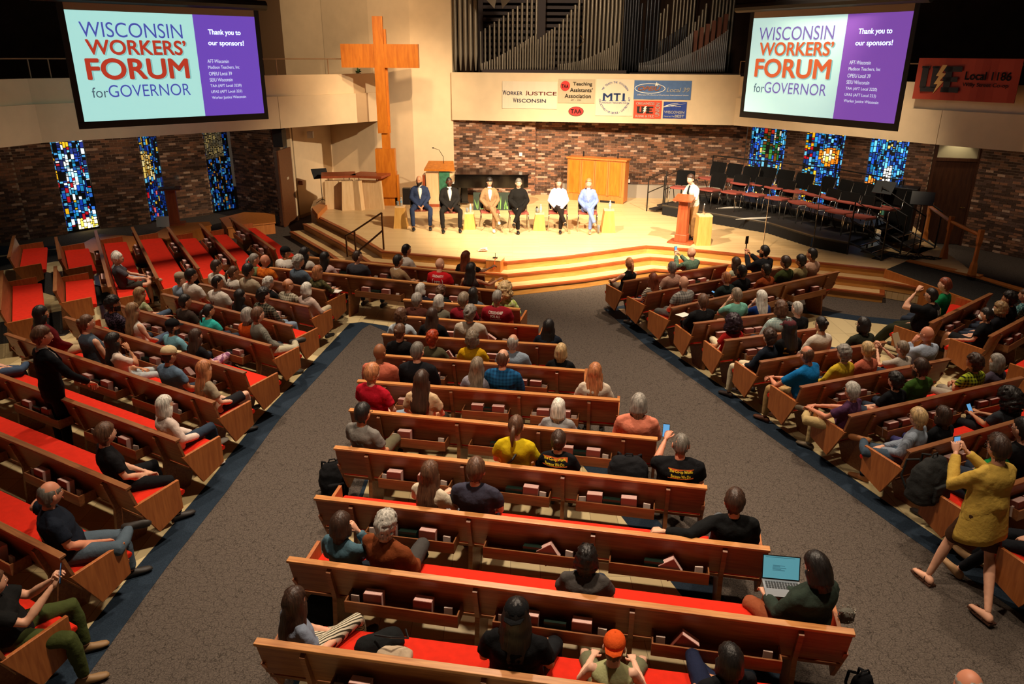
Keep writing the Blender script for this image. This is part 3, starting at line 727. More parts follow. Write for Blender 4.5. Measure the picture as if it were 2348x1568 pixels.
for (pxx, wd, nm) in ((800, .40, 'left pale tapered wooden pedestal before the altar table'), (823, .30, 'right pale tapered wooden pedestal before the altar table')):
    p = at(pxx, 481, SZ); T2 = thing('pedestal', nm, 'pedestal', tuple(p), (.25 if pxx == 800 else -.35), 'tapered wooden pedestals')
    b = MB(); trap(b, -wd / 2, wd / 2, -.1, .1, 0, .86, .05); b.build('pedestal_body', W_LIGHT, T2)
    b = MB(); [b.tube([(q, 0, .86), (q, 0, .95)], .008, 6) for q in (-.08, .08)]; b.build('standoff', CHROME, T2)
# low platform curb left
o = slab('stage_step_block', px([(715, 474), (737, 462), (752, 466), (728, 490)], SZ + .15), SZ, SZ + .13, W_ORANGE); o.parent = st
# pulpit
pp = at(1012, 470, SZ)
PU = thing('pulpit', 'pale wood pulpit with green cloth and gooseneck microphone beside the piano', 'lectern', tuple(pp))
b = MB(); trap(b, -.40, .42, -.25, .25, .08, 1.02, -.03); b.build('body', W_LIGHT, PU)
b = MB(); b.box(-.48, .48, -.33, .3, 0, .08); b.build('plinth', W_RED, PU)
b = MB(); b.box(-.52, -.45, -.3, .2, .05, .95); b.build('side_fin', W_RED, PU)
b = MB(); b.add([(-.46, -.36, 1.08), (.46, -.36, 1.08), (.38, .30, 1.24), (-.38, .30, 1.24), (-.46, -.36, 1.13), (.46, -.36, 1.13), (.38, .30, 1.30), (-.38, .30, 1.30)], [(0, 3, 2, 1), (4, 5, 6, 7), (0, 1, 5, 4), (1, 2, 6, 5), (2, 3, 7, 6), (3, 0, 4, 7)]); b.build('desk_top', W_CROSS, PU)
b = MB(); b.box(-.02, .30, -.285, -.262, .25, 1.06); b.build('green_cloth', GREENC, PU)
b = MB(); b.tube([(.10, .1, 1.25), (.09, .08, 1.45), (-.02, -.02, 1.66), (-.16, -.1, 1.72)], .008, 6); b.ell((-.19, -.11, 1.73), (.035, .02, .02), 8, 5); b.build('microphone', BLK, PU)
# grand piano
gp = at(1128, 474, SZ)
G = thing('grand_piano', 'black grand piano with closed lid against the brick wall', 'piano', tuple(gp + Vector((0, .35, 0))))
out = [(-1.10, -.70), (1.0, -.70), (1.13, -.55), (1.10, -.25), (.85, .05), (.35, .25), (-.05, .55), (-.60, .70), (-1.10, .68)]
b = MB(); b.prism([(x * .97, y * .97) for x, y in out], .62, .98); b.build('case', GLOSS, G, bevel=.01)
b = MB(); b.prism(out, .985, 1.02); b.build('lid', GLOSS, G)
b = MB(); b.box(-1.32, -1.02, -.68, .66, .55, .74); b.build('keybed', GLOSS, G)
b = MB(); b.box(-1.30, -1.12, -.60, .60, .742, .755); b.build('keyboard', WHITE, G)
for (x, y) in ((-1.0, -.5), (-1.0, .5), (.75, -.3)):
    b = MB(); b.tube([(x, y, .62), (x, y, .3), (x, y, .08)], [.07, .05, .04], 8); b.ell((x, y, .04), (.05, .05, .04), 8, 5); b.build('leg', GLOSS, G)
b = MB(); b.box(-.95, -.75, -.1, .1, .1, .62); b.box(-1.0, -.72, -.12, .12, .06, .1); b.build('pedal_lyre', GLOSS, G)
# leaf-painted panels leaning below the piano
LEAF = mat('leaf_green', '#6f9a4a', .7); LEAF2 = mat('leaf_dark_green', '#3b5f33', .7); PNL = mat('dark_green_panel', '#1c2a1c', .7)
rl_ = random.Random(4)
for i, (pxx, lab) in enumerate(((1100, 'leftmost dark panel painted with long green leaves, under the piano'), (1141, 'middle leaf-painted dark panel under the piano, behind the seated woman'), (1161, 'rightmost leaf-painted dark panel under the piano'))):
    p = at(pxx, 482, SZ); T = thing('painted_panel', lab, 'panel', tuple(p), 0, 'leaf-painted panels below the piano')
    b = MB(); b.add([(-.19, 0, 0), (.19, 0, 0), (.19, .06, .52), (-.19, .06, .52), (-.19, .03, 0), (.19, .03, 0), (.19, .09, .52), (-.19, .09, .52)], [(0, 1, 2, 3), (7, 6, 5, 4), (3, 2, 6, 7), (0, 3, 7, 4), (1, 5, 6, 2), (0, 4, 5, 1)]); b.build('board', PNL, T)
    for q in range(9):
        x0 = rl_.uniform(-.1, .1); x1 = x0 + rl_.uniform(-.12, .12); h = rl_.uniform(.25, .46)
        b = MB(); b.add([(x0 - .012, -.004, .03), (x0 + .012, -.004, .03), ((x0 + x1) / 2 + .016, .02, h * .55), (x1, h * .115 - .006, h), ((x0 + x1) / 2 - .012, .02, h * .55)], [(0, 1, 2, 3, 4)]); b.build('leaf', LEAF if q % 2 else LEAF2, T)
# console cabinet
ca = at(1299, 457, SZ); cb = at(1429, 468, SZ); Mc = frame(ca, cb); Lc_ = (cb - ca).length
CB = thing('organ_console', 'wide closed orange oak organ console with four front panels', 'cabinet', tuple(ca), math.atan2(cb.y - ca.y, cb.x - ca.x))
b = MB(); b.box(0, Lc_, 0, .42, .04, 1.30); b.build('body', W_ORANGE, CB)
b = MB(); b.box(-.04, Lc_ + .04, -.04, .46, 1.30, 1.35); b.build('top', W_ORANGE, CB, bevel=.005)
b = MB(); b.box(0, Lc_, -.015, 0, 0, .2); b.build('kick_board', W_ORANGE, CB)
for k in range(4):
    x0 = .06 + k * (Lc_ - .12) / 4; x1 = x0 + (Lc_ - .12) / 4 - .05
    b = MB(); b.box(x0, x1, -.018, .0, .24, 1.26); b.build('door_panel', W_CROSS, CB)
    b = MB()
    for (a_, c_, d_, e_) in ((x0 - .02, x0 + .02, .22, 1.28), (x1 - .02, x1 + .02, .22, 1.28)): b.box(a_, c_, -.03, 0, d_, e_)
    b.build('stile', W_ORANGE, CB)
b = MB(); b.box(Lc_ * .6, Lc_ * .86, -.02, -.012, .0, .07); b.build('pedal_opening', BLK, CB)
for (q, nm) in ((.42, 'small dark knob post on top of the organ console, left one'), (1.55, 'small dark knob post on top of the organ console, right one')):
    o = MB().tube([(0, 0, 0), (0, 0, .16)], .022, 8).build('console_post', BLK, loc=tuple(Mc @ Vector((q, .3, 1.35)))); tag(o, nm, 'post', 'posts on the organ console')
# choir chair
def chair_parts():
    o = {}
    b = MB(); b.loft([[(x, y, z + dz) for x, y, z in ((-.23, -.20, .44), (.23, -.20, .44), (.24, .20, .455), (.12, .235, .45), (-.12, .235, .45), (-.24, .20, .455))] for dz in (0, .045)]); o['seat'] = (b.mesh('seat', CHAIRRED), .012)
    b = MB(); b.loft([[(-.225 * s, -.235 - (z - .45) * .22 - .02, z), (0, -.265 - (z - .45) * .22 - .02, z), (.225 * s, -.235 - (z - .45) * .22 - .02, z), (.225 * s, -.22 - (z - .45) * .22, z), (0, -.25 - (z - .45) * .22, z), (-.225 * s, -.22 - (z - .45) * .22, z)] for z, s in ((.50, .96), (.60, 1), (.85, 1), (.89, .95))]); o['backrest'] = (b.mesh('backrest', MESHB), 0)
    for s in (-1, 1):
        b = MB(); b.tube([(s * .25, .24, 0), (s * .235, .215, .40), (s * .235, .20, .44), (s * .235, -.20, .44), (s * .235, -.24, .47), (s * .235, -.32, .86)], .011, 6); o['front_leg' + str(s)] = (b.mesh('leg', CHROME, True), 0)
        b = MB(); b.tube([(s * .225, .05, .43), (s * .225, -.05, .42), (s * .25, -.30, 0)], .011, 6); o['rear_leg' + str(s)] = (b.mesh('leg', CHROME, True), 0)
    return o
CP = chair_parts()
def chair(loc, rz, label, group):
    T = thing('stacking_chair', label, 'chair', loc, rz, group)
    T.scale = (1.12, 1.12, 1.04) if 'riser' in label or 'choir' in group else (1.03, 1.03, 1)
    for k, (me, bv) in CP.items(): link(me.name.split('.')[0], me, T, bv)
    return T
def ordn(i): return ['first', 'second', 'third', 'fourth', 'fifth', 'sixth', 'seventh', 'eighth', 'ninth', 'tenth', 'eleventh', 'twelfth'][i]
# choir risers
RZ1, RZ2 = .84, 1.04
fr = [at(x, y, SZ) for x, y in ((1517, 492), (1628, 512), (1760, 535), (1860, 567), (1942, 583))]
frp = [(p.x, p.y) for p in fr]
f2 = offset(frp, -1.28); f3 = offset(frp, -2.5)
RS = thing('choir_riser', 'two-level black choir riser with pleated black skirt on the right of the stage', 'riser')
def tier(nm, a, c, z0, z1):
    o = slab(nm, a + c[::-1], z0, z1, mat('riser_deck', '#2e2a26', .55, var=.15, scale=5)); o.parent = RS
tier('lower_deck', frp, f2, RZ1 - .06, RZ1); tier('upper_deck', f2, f3, RZ2 - .06, RZ2)
SK_ = mat('black_skirt', '#0f0d0d', .9)
def skirt(poly, z0, z1, nm):
    b = MB()
    for i in range(len(poly) - 1):
        p, q = Vector(poly[i]), Vector(poly[i + 1]); L_ = (q - p).length; n = Vector((q.y - p.y, p.x - q.x)).normalized(); k = int(L_ / .07); pr = None
        vs = []; 
        for j in range(k + 1):
            c_ = p.lerp(q, j / k) + n * (.02 if j % 2 else -.01); vs += [(c_.x, c_.y, z0), (c_.x, c_.y, z1)]
        b.add(vs, [(2 * j, 2 * j + 2, 2 * j + 3, 2 * j + 1) for j in range(k)])
    b.build(nm, SK_, RS, smooth=True)
skirt(frp, SZ + .005, RZ1 - .055, 'skirt'); skirt(f2, RZ1, RZ2 - .055, 'upper_skirt')
skirt([f2[0], frp[0]], SZ, RZ1 - .06, 'end_skirt')
for poly, z in ((frp, RZ1), (f2, RZ2)):
    b = MB(); b.tube([(p[0], p[1], z - .01) for p in poly], .014, 6); b.build('edge_trim', mat('aluminium_edge', '#8f8a84', .35, 1), RS)
dirr = Vector((frp[-1][0] - frp[0][0], frp[-1][1] - frp[0][1]))
def face_rz(p):      # chairs face the inside of the curve
    best = min(range(4), key=lambda i: (Vector(frp[i]).lerp(Vector(frp[i + 1]), .5) - Vector((p[0], p[1]))).length)
    d = Vector(frp[best + 1]) - Vector(frp[best]); n = Vector((d.y, -d.x))   # towards the stage centre
    return math.atan2(n.y, n.x) - math.pi / 2
for i, (x, y) in enumerate(((1628, 437), (1681, 443), (1731, 449), (1783, 457), (1836, 467), (1880, 477), (1925, 488), (1974, 499))):
    p = at(x, y, RZ1 + .46); chair((p.x, p.y, RZ1), face_rz(p) - .12, 'empty black-backed red-seated chair, %s from left in front row of choir riser' % ordn(i), 'choir chairs')
for i, (x, y) in enumerate(((1630, 392), (1667, 396), (1705, 403), (1744, 405), (1784, 412), (1828, 420), (1873, 427), (1912, 435), (1954, 443), (1990, 449), (2032, 456))):
    p = at(x, y, RZ2 + .70); chair((p.x, p.y, RZ2), face_rz(p) - .12, 'empty black-backed red-seated chair, %s from left in back row of choir riser' % ordn(i), 'choir chairs')
p = at(1562, 432, RZ1 + .46); chair((p.x, p.y, RZ1), face_rz(p) + .3, 'empty red-seated chair on riser directly behind the standing speaker', 'choir chairs')
# rails
def rail(name, label, pts_list, m=BLK, r=.018, cat='railing'):
    T = thing(name, label, cat)
    for pts in pts_list:
        b = MB(); b.tube(pts, r, 6); b.build('rail_tube', m, T)
    return T
bk = offset(frp, -2.45)
rail('riser_back_rail', 'black pipe guard rail along the back edge of the choir riser', [[(p[0], p[1], RZ2 + 1.0) for p in bk], [(p[0], p[1], RZ2 + .55) for p in bk]] + [[(p[0], p[1], RZ2), (p[0], p[1], RZ2 + 1.0)] for p in bk])
def steps(T, origin, direction, widthv, n, z0, dz, run, w_):
    for i in range(n):
        c = origin + direction * (run * i); z = z0 - dz * i
        b = MB(); q = [c, c + widthv * w_, c + widthv * w_ + direction * run * .95, c + direction * run * .95]
        a_ = [(v.x, v.y) for v in q]
        b.prism(a_ if True else a_, z - .03, z); o = b.build('tread', mat('black_tread', '#1b1918', .6), T)
        b = MB(); b.tube([(q[3].x, q[3].y, z), (q[2].x, q[2].y, z)], .012, 6); b.build('tread_edge', CHROME, T)
T = thing('riser_steps', 'black metal steps with handrails at the left end of the choir riser', 'steps')
a0 = Vector((frp[0][0], frp[0][1], 0)); ow = (Vector(f2[0]).to_3d() - a0).normalized(); dn = -(Vector(frp[1]).to_3d() - a0).normalized()
steps(T, a0 + ow * .1, dn, ow, 2, RZ1 - .06, .15, .28, .8)
for k in (.1, .9):
    p = a0 + ow * k; q = p + dn * .62
    b = MB(); b.tube([(q.x, q.y, SZ), (q.x, q.y, SZ + .95), (p.x, p.y, RZ1 + .95), (p.x, p.y, RZ1 - .1)], .02, 6); b.build('handrail', BLK, T)
    b = MB(); b.tube([(q.x, q.y, SZ + .55), (p.x, p.y, RZ1 + .55)], .016, 6); b.build('lower_rail', BLK, T)
T = thing('riser_steps', 'black metal steps with handrails at the right end of the choir riser', 'steps')
a0 = Vector((frp[-1][0], frp[-1][1], 0)); dn = (a0 - Vector(frp[-2]).to_3d()).normalized(); ow = Vector((-dn.y, dn.x, 0))
steps(T, a0 + ow * .05, dn, ow, 3, RZ1 - .05, .12, .28, .95)
for k in (.0, 1.0):
    p = a0 + ow * k; q = p + dn * .8
    b = MB(); b.tube([(q.x, q.y, SZ), (q.x, q.y, SZ + .9), (p.x, p.y, RZ1 + .95), (p.x, p.y, SZ)], .02, 6); b.build('handrail', BLK, T)
    b = MB(); b.tube([(q.x, q.y, SZ + .05), (p.x, p.y, RZ1)], .02, 6); b.build('stringer', BLK, T)
    b = MB(); b.tube([(q.x, q.y, SZ + .5), (p.x, p.y, RZ1 + .5)], .016, 6); b.build('lower_rail', BLK, T)
T = thing('riser_steps', 'taller black metal steps behind, leading to the upper choir riser', 'steps')
a1 = Vector((f2[-1][0], f2[-1][1], 0)); steps(T, a1 + ow * .05, dn, ow, 4, RZ2 - .05, .15, .28, .9)
for k in (.0, .95):
    p = a1 + ow * k; q = p + dn * 1.1
    b = MB(); b.tube([(q.x, q.y, SZ), (q.x, q.y, SZ + .9), (p.x, p.y, RZ2 + .95), (p.x, p.y, SZ)], .02, 6); b.build('handrail', BLK, T)
    b = MB(); b.tube([(q.x, q.y, SZ + .05), (p.x, p.y, RZ2)], .02, 6); b.build('stringer', BLK, T)
for i, (x, y) in enumerate(((1685, 477), (1733, 502))):
    p = at(x, y, RZ1 + .01); b = MB(); b.prism([(-.55, -.05), (.3, .10), (.5, .28), (-.1, .18)], 0, .012)
    o = b.build('white_floor_board', WHITE, loc=(p.x, p.y, RZ1 + .002)); tag(o, ('left' if i == 0 else 'right') + ' white angled board lying on the lower riser deck between chair legs', 'board', 'white boards on the riser')
# equipment right of risers
p = at(2078, 570, SZ) + Vector((.15, .9, 0)); T = thing('speaker_cabinet', 'tall black equipment cabinet at the right end of the risers', 'speaker', tuple(p), -.6)
b = MB(); b.box(-.32, .32, -.25, .25, .02, 1.35); b.build('cabinet_body', BLK, T, bevel=.01)
b = MB(); b.box(-.28, .28, -.262, -.25, .1, 1.28); b.build('grille', MESHB, T)
for i, (x, y, h, lab) in enumerate(((1748, 590, 1.5, 'slim chrome microphone stand on the stage floor behind the bearded man'), (1860, 600, 1.9, 'thin black microphone stand behind the young men, before the riser'))):
    p = at(x, y - 12, SZ); T = thing('microphone_stand', lab, 'microphone stand', tuple(p))
    b = MB(); b.tube([(0, 0, .02), (0, 0, h * .55)], .011, 6); b.tube([(0, 0, h * .5), (0, 0, h)], .008, 6); b.build('pole', CHROME if i == 0 else BLK, T)
    b = MB(); b.disc((0, 0), .13, 0, .02, 18); b.build('base', BLK, T)
def music_stand(p, rz, lab, m=BLK, h=1.1):
    T = thing('music_stand', lab, 'music stand', tuple(p), rz, 'music stands')
    b = MB(); b.tube([(0, 0, .12), (0, 0, h)], .011, 6); b.build('pole', m, T)
    for k in range(3):
        a_ = k * 2.094; b = MB(); b.tube([(0, 0, .16), (.25 * math.cos(a_), .25 * math.sin(a_), .012)], .009, 5); b.build('leg', m, T)
    b = MB(); b.add([(-.24, -.08, h - .05), (.24, -.08, h - .05), (.24, .12, h + .22), (-.24, .12, h + .22), (-.24, -.07, h - .06), (.24, -.07, h - .06), (.24, .13, h + .21), (-.24, .13, h + .21)], [(0, 1, 2, 3), (7, 6, 5, 4), (3, 2, 6, 7), (0, 3, 7, 4), (1, 5, 6, 2), (0, 4, 5, 1)]); b.build('desk', m, T)
music_stand(at(740, 468, SZ), .6, 'black music stand between the white wall and the altar table', h=.85)
p = at(2090, 585, SZ); music_stand(p, -.5, 'black music stand at the far right of the stage near the door', h=1.25)
music_stand(p + Vector((-.5, .9, 0)), -.9, 'black music stand with folded desk behind the right riser steps', h=1.35)
# cables
b = MB(); rc = random.Random(9)
for k in range(9):
    c = at(2030 + k * 8, 588, SZ); pts = []
    for j in range(26):
        a_ = j * .6; rr_ = .15 + .12 * math.sin(j * .7 + k); pts.append((c.x + rr_ * math.cos(a_) + rc.uniform(-.03, .03) + .02 * j, c.y + rr_ * .6 * math.sin(a_) - .01 * j, SZ + .012 + .01 * (j % 3)))
    b.tube(pts, .007, 5)
o = b.build('tangled_cables', BLK); tag(o, 'tangle of black cables on the stage floor by the right riser steps', 'cables'); o['kind'] = 'stuff'
# tapered side stools, pedestals, bottles
def stool(p, w0, w1, h, lab, m=W_LIGHT, cat='side table', name='tapered_stool', group='tapered side tables on stage'):
    T = thing(name, lab, cat, tuple(p), 0, group)
    b = MB(); trap(b, -w0 / 2, w0 / 2, -w0 / 2, w0 / 2, 0, h - .03, (w0 - w1) / 2); b.build('body', W_CROSS if m is None else m, T)
    b = MB(); b.box(-w1 / 2 - .01, w1 / 2 + .01, -w1 / 2 - .01, w1 / 2 + .01, h - .03, h); b.build('top', W_LIGHT, T); return T
W_YEL = wood('honey_maple', '#c9964a', '#d8a85c', .45, (8, 8, 1.2), 2)
sp = [(918, 524, .36, .24, .58, 'at far left beside the bald man in blue suit'), (1076, 527, .34, .22, .44, 'between the man in black and the woman in tan'), (1237, 530, .34, .22, .46, 'between the woman in black and woman in pink'), (1395, 534, .37, .24, .60, 'at far right beside the woman in blue suit')]
def bottle(p, lab, col='#d8dcd8', h=.22, cap='#e8e8e8', grp='drinks on the stage tables', name='water_bottle', steel=False):
    T = thing(name, lab, 'bottle', tuple(p), 0, grp); r = .033
    m = mat('brushed_steel', '#b9b4ad', .3, 1) if steel else mat('clear_plastic', col, .1, trans=.6)
    b = MB(); k = 12
    b.loft([[(r_ * math.cos(t_), r_ * math.sin(t_), z) for t_ in [2 * math.pi * i / k for i in range(k)]] for z, r_ in ((0, r * .9), (.01, r), (h * .45, r * .95), (h * .72, r), (h * .88, .014), (h * .93, .013))]); b.build('bottle_body', m, T, smooth=True)
    if not steel: b = MB(); b.disc((0, 0), r + .001, h * .35, h * .62, 12); b.build('label_band', mat('bottle_label', '#7fa5b8', .5), T)
    b = MB(); b.disc((0, 0), .015, h * .93, h, 10); b.build('bottle_cap', mat('bottle_cap', cap, .5), T); return T
def cup(p, lab, h=.12, col='#e8eef0'):
    b = MB(); k = 12; b.loft([[(r_ * math.cos(t_), r_ * math.sin(t_), z) for t_ in [2 * math.pi * i / k for i in range(k)]] for z, r_ in ((0, .028), (h, .036), (h, .033), (.008, .025))]); o = b.build('drinking_glass', mat('clear_glass', col, .05, trans=.8), loc=tuple(p), smooth=True); tag(o, lab, 'glass', 'drinking glasses on the stage tables'); return o
for i, (x, y, w0, w1, h, lab) in enumerate(sp):
    p = at(x, y, SZ) + Vector((0, .17, 0)); stool(p, w0, w1, h, 'tapered honey maple side table ' + lab, W_YEL)
    t_ = p + Vector((0, 0, h))
    bottle(t_ + Vector((.03, .0, 0)), 'clear water bottle on table ' + lab)
    if i != 3: cup(t_ + Vector((-.06, -.03, 0)), 'drinking glass on table ' + lab)
bottle(at(1231, 487, SZ + .46) + Vector((-.0, .02, 0)), 'dark slim can with labels on the table beside the woman in pink', '#2a1c14', .16, '#2a1c14', name='dark_can')
cup(at(1372, 535, SZ), 'tall empty glass standing on the stage floor by the blue-suited woman', .22)
p = at(1612, 563, SZ) + Vector((0, .15, 0)); stool(p, .36, .32, .74, 'tall straight honey maple pedestal beside the standing speaker', W_YEL, 'pedestal', 'tall_pedestal', None)
bottle(p + Vector((-.02, 0, .74)), 'brushed steel bottle on the tall pedestal beside the standing speaker', h=.26, steel=True)
# podium lectern
p = at(1562, 556, SZ); T = thing('podium', 'slim reddish cherry wood podium the standing speaker leans on', 'lectern', tuple(p), -.5)
b = MB(); b.box(-.30, .30, -.24, .24, 0, .04); b.build('base', W_RED, T, bevel=.006)
b = MB(); b.box(-.15, .15, -.13, .13, .04, .22); b.build('plinth', W_RED, T, bevel=.01)
b = MB(); trap(b, -.13, .13, -.10, .10, .22, 1.06, .015); b.build('column', W_RED, T)
b = MB(); b.add([(-.24, .22, 1.05), (.24, .22, 1.05), (.24, -.20, 1.14), (-.24, -.20, 1.14), (-.24, .22, 1.08), (.24, .22, 1.08), (.24, -.20, 1.17), (-.24, -.20, 1.17)][::1], [(0, 1, 2, 3), (7, 6, 5, 4), (0, 4, 5, 1), (1, 5, 6, 2), (2, 6, 7, 3), (3, 7, 4, 0)]); b.build('desk_top', W_RED, T, M=Matrix.Rotation(math.pi, 4, 'Z'))
# small pedestal with camera by the front pew
p = at(1133, 662, .0); T = thing('equipment_box', 'pale wooden box stand holding a small camera and orange cord beside the front pew', 'stand', tuple(p + Vector((.02, .25, 0))), -.25)
b = MB(); b.box(-.17, .17, -.17, .17, 0, .62); b.build('box', W_ORANGE, T, bevel=.004); b = MB(); b.box(-.175, .175, -.175, .175, .62, .635); b.build('top', W_LIGHT, T)
b = MB(); b.box(-.05, .05, -.03, .03, .635, .66); b.tube([(0, 0, .66), (0, 0, .76)], .006, 6); b.build('camera', BLK, T)
b = MB(); b.tube([(.03, -.05, .65), (.04, -.16, .65), (.03, -.185, .55), (0, -.185, .42), (.05, -.185, .5)], .009, 5); b.build('orange_cord', mat('orange_cord', '#e0551c', .5), T)
# orange-white leaf/cloth on stage
p = at(1107, 576, SZ); o = MB(); rr = random.Random(3)
for k in range(9): o.prism([(rr.uniform(-.16, .0), rr.uniform(-.1, 0)), (rr.uniform(0, .15), rr.uniform(-.1, 0)), (rr.uniform(.0, .12), rr.uniform(0, .12))], .01 + k * .006, .014 + k * .006, k % 2)
o = o.build('crumpled_paper', [WHITE, mat('orange_paper', '#d8602c', .7)], loc=tuple(p + Vector((0, 0, .005)))); tag(o, 'small crumpled orange and white paper on the stage floor near the front edge', 'paper')
# left stair rail
q0 = at(880, 572, SZ); q1 = at(800, 596, .18); q2 = at(820, 600, .0)
T = thing('stair_rail', 'brown metal handrail with two bars on the left stage steps', 'railing')
BRZ = mat('bronze_metal', '#5a3c26', .35, .8)
A_ = at(880, 572, SZ); B_ = at(802, 570, .54)
tp0 = Vector((A_.x, A_.y, SZ + .88)); 
b0_ = at(818, 607, .18)
b1_ = Vector((b0_.x - .22, b0_.y + .05, 0))
for nm, pts in (('post', [(A_.x, A_.y, SZ), tuple(tp0)]), ('post', [(b0_.x, b0_.y, .18), (b0_.x, b0_.y, .98)]), ('top_bar', [tuple(tp0), (b0_.x, b0_.y, 1.0), (b1_.x, b1_.y, .88), (b1_.x, b1_.y, .36), (b0_.x, b0_.y, .46), (A_.x, A_.y, SZ + .46)])):
    b = MB(); b.tube(pts, .022, 6); b.build(nm, BRZ, T)
# right wooden ramp rail
T = thing('ramp_rail', 'orange wooden handrail on tapered posts beside the ramp at right', 'railing')
pps = [at(2118, 552, SZ), at(2163, 592, SZ), at(2228, 630, SZ)]
for p in pps:
    b = MB(); b.loft([[(p.x + sx * w_, p.y + sy * w_, p.z + z_) for sx, sy in ((-1, -1), (1, -1), (1, 1), (-1, 1))] for z_, w_ in ((0, .065), (.22, .05), (.30, .035), (.62, .03), (.70, .045), (.98, .045))]); b.build('post', W_ORANGE, T)
for i in range(2):
    b = MB(); b.tube([tuple(pps[i] + Vector((0, 0, .86))), tuple(pps[i + 1] + Vector((0, 0, .86)))], .04, 6); b.build('handrail', W_ORANGE, T)
# black corner box behind the blue suit man
p = at(934, 468, SZ); o = MB().box(-.12, .12, -.1, .1, 0, .5).build('equipment_rack', BLK, loc=tuple(p), bevel=.005); tag(o, 'small black equipment rack between the cross and the bald man', 'speaker')
# wall fixtures
p = atY(641, 318, 22.6); o = MB().box(-.14, .14, -.2, .2, -.22, .28).build('wall_speaker', BLK, loc=tuple(p), bevel=.01); tag(o, 'black loudspeaker mounted high beside the left door', 'speaker')
for (x, y, Y, lab, sz_) in ((711, 309, 24.6, 'white strobe alarm box high on the white wall', .09), (690, 419, 24.1, 'small brown wall control box beside the left door', .06), (1194, 354, 25.3, 'white switch plate on the left brick panel', .05), (1441, 415, 25.2, 'white outlet plate on the brick wall right of the console', .05)):
    p = atY(x, y, Y - .1); o = MB().box(-sz_, sz_, -.03, .12, -sz_ * 1.1, sz_ * 1.1).build('wall_box', WHITE if 'white' in lab else W_TRIM, loc=tuple(p), bevel=.004); tag(o, lab, 'wall box')
# left window lectern and sign
p = at(402, 514, .34); T = thing('wooden_lectern', 'dark red wooden lectern with acrylic screen before the second left window', 'lectern', tuple(p), .3)
b = MB(); b.box(-.27, .27, -.22, .22, 0, .05); b.build('base', W_RED, T); b = MB(); b.box(-.13, .13, -.1, .1, .05, .98); b.build('column', W_RED, T)
b = MB(); b.box(-.28, .28, -.24, .24, .98, 1.03); b.build('desk_top', W_RED, T); b = MB(); b.box(-.15, .13, -.15, .1, 1.035, 1.05); b.build('open_paper', WHITE, T)
b = MB(); b.box(-.3, .3, -.26, -.25, 1.0, 1.4); b.build('acrylic_screen', mat('acrylic', '#c8d0d4', .05, trans=.95), T)
p = at(374, 522, .34); T = thing('notice_sign', 'small white notice card standing on the ledge beside the dark lectern', 'sign', tuple(p), .1)
b = MB(); b.add([(-.17, 0, .02), (.17, 0, .02), (.17, .07, .30), (-.17, .07, .30), (-.17, .02, .02), (.17, .02, .02), (.17, .09, .30), (-.17, .09, .30)], [(0, 1, 2, 3), (7, 6, 5, 4), (3, 2, 6, 7), (0, 3, 7, 4), (1, 5, 6, 2), (0, 4, 5, 1)]); b.build('card', WHITE, T)
b = MB(); b.tube([(-.1, .02, 0), (0, .06, .02), (.1, .02, 0)], .01, 5); b.build('stand', BLK, T)
# gallery rails and plant
rail('gallery_rail', 'thin brown metal rail along the left gallery parapet', [[(p_[0], p_[1] + .12, ZT + .42) for p_ in PL]] + [[(PL[i][0] * (1 - t_) + PL[i + 1][0] * t_, PL[i][1] * (1 - t_) + PL[i + 1][1] * t_ + .12, z_) for z_ in (ZT, ZT + .42)] for i in range(4) for t_ in (0.02, .5)], mat('rail_brown', '#8a6a4a', .5), .016)
rail('gallery_rail', 'thin brown metal rail along the right gallery parapet', [[(p_[0], p_[1] + .12, ZT + .42) for p_ in PR]] + [[(p_[0], p_[1] + .12, z_) for z_ in (ZT, ZT + .42)] for p_ in PR], mat('rail_brown', '#8a6a4a', .5), .016)
p = atY(822, 168, 25.0); T = thing('potted_plant', 'small dark leafy plant on the gallery parapet left of the cross', 'plant', tuple(p + Vector((0, 0, -.1))))
b = MB(); b.loft([[(r_ * math.cos(t_), r_ * math.sin(t_), z_) for t_ in [2 * math.pi * i / 10 for i in range(10)]] for z_, r_ in ((0, .06), (.1, .08))]); b.build('pot', BLK, T)
rr = random.Random(2)
for k in range(16):
    a_ = rr.uniform(0, 6.28); e_ = rr.uniform(.1, 1.3); L1 = rr.uniform(.1, .2); c = Vector((math.cos(a_) * math.cos(e_), math.sin(a_) * math.cos(e_), math.sin(e_))) * L1; s_ = Vector((-math.sin(a_), math.cos(a_), 0)) * .035
    b = MB(); b.add([(0, 0, .1), tuple(c * .6 + s_ + Vector((0, 0, .12))), tuple(c + Vector((0, 0, .08))), tuple(c * .6 - s_ + Vector((0, 0, .12)))], [(0, 1, 2, 3)]); b.build('leaf', LEAF2, T)

# ------------------------------------------------------------------ ORGAN
OR = thing('pipe_organ', 'large pipe organ with rows of grey metal pipes above the gallery parapet', 'pipe organ')
PIPE = [mat('grey_pipe_metal', '#948877', .38, .55), mat('dark_pipe_metal', '#3c3c40', .35, .8), mat('bright_tin_pipe', '#a8a29c', .28, .9), mat('brown_wooden_pipe', '#7c4630', .6)]
def unit_pipe(m, square=False):
    b = MB(); k = 12
    if square: b.box(-1, 1, -1, 1, .0, 1)
    else: b.loft([[(r_ * math.cos(t_), r_ * math.sin(t_), z_) for t_ in [2 * math.pi * i / k for i in range(k)]] for z_, r_ in ((0, .3), (.12, 1), (.13, 1), (.999, 1), (1, .85))])
    return b.mesh('organ_pipe', m, True) if not square else b.mesh('organ_pipe', m)
UP = [unit_pipe(PIPE[0]), unit_pipe(PIPE[1]), unit_pipe(PIPE[2]), unit_pipe(PIPE[3], True)]
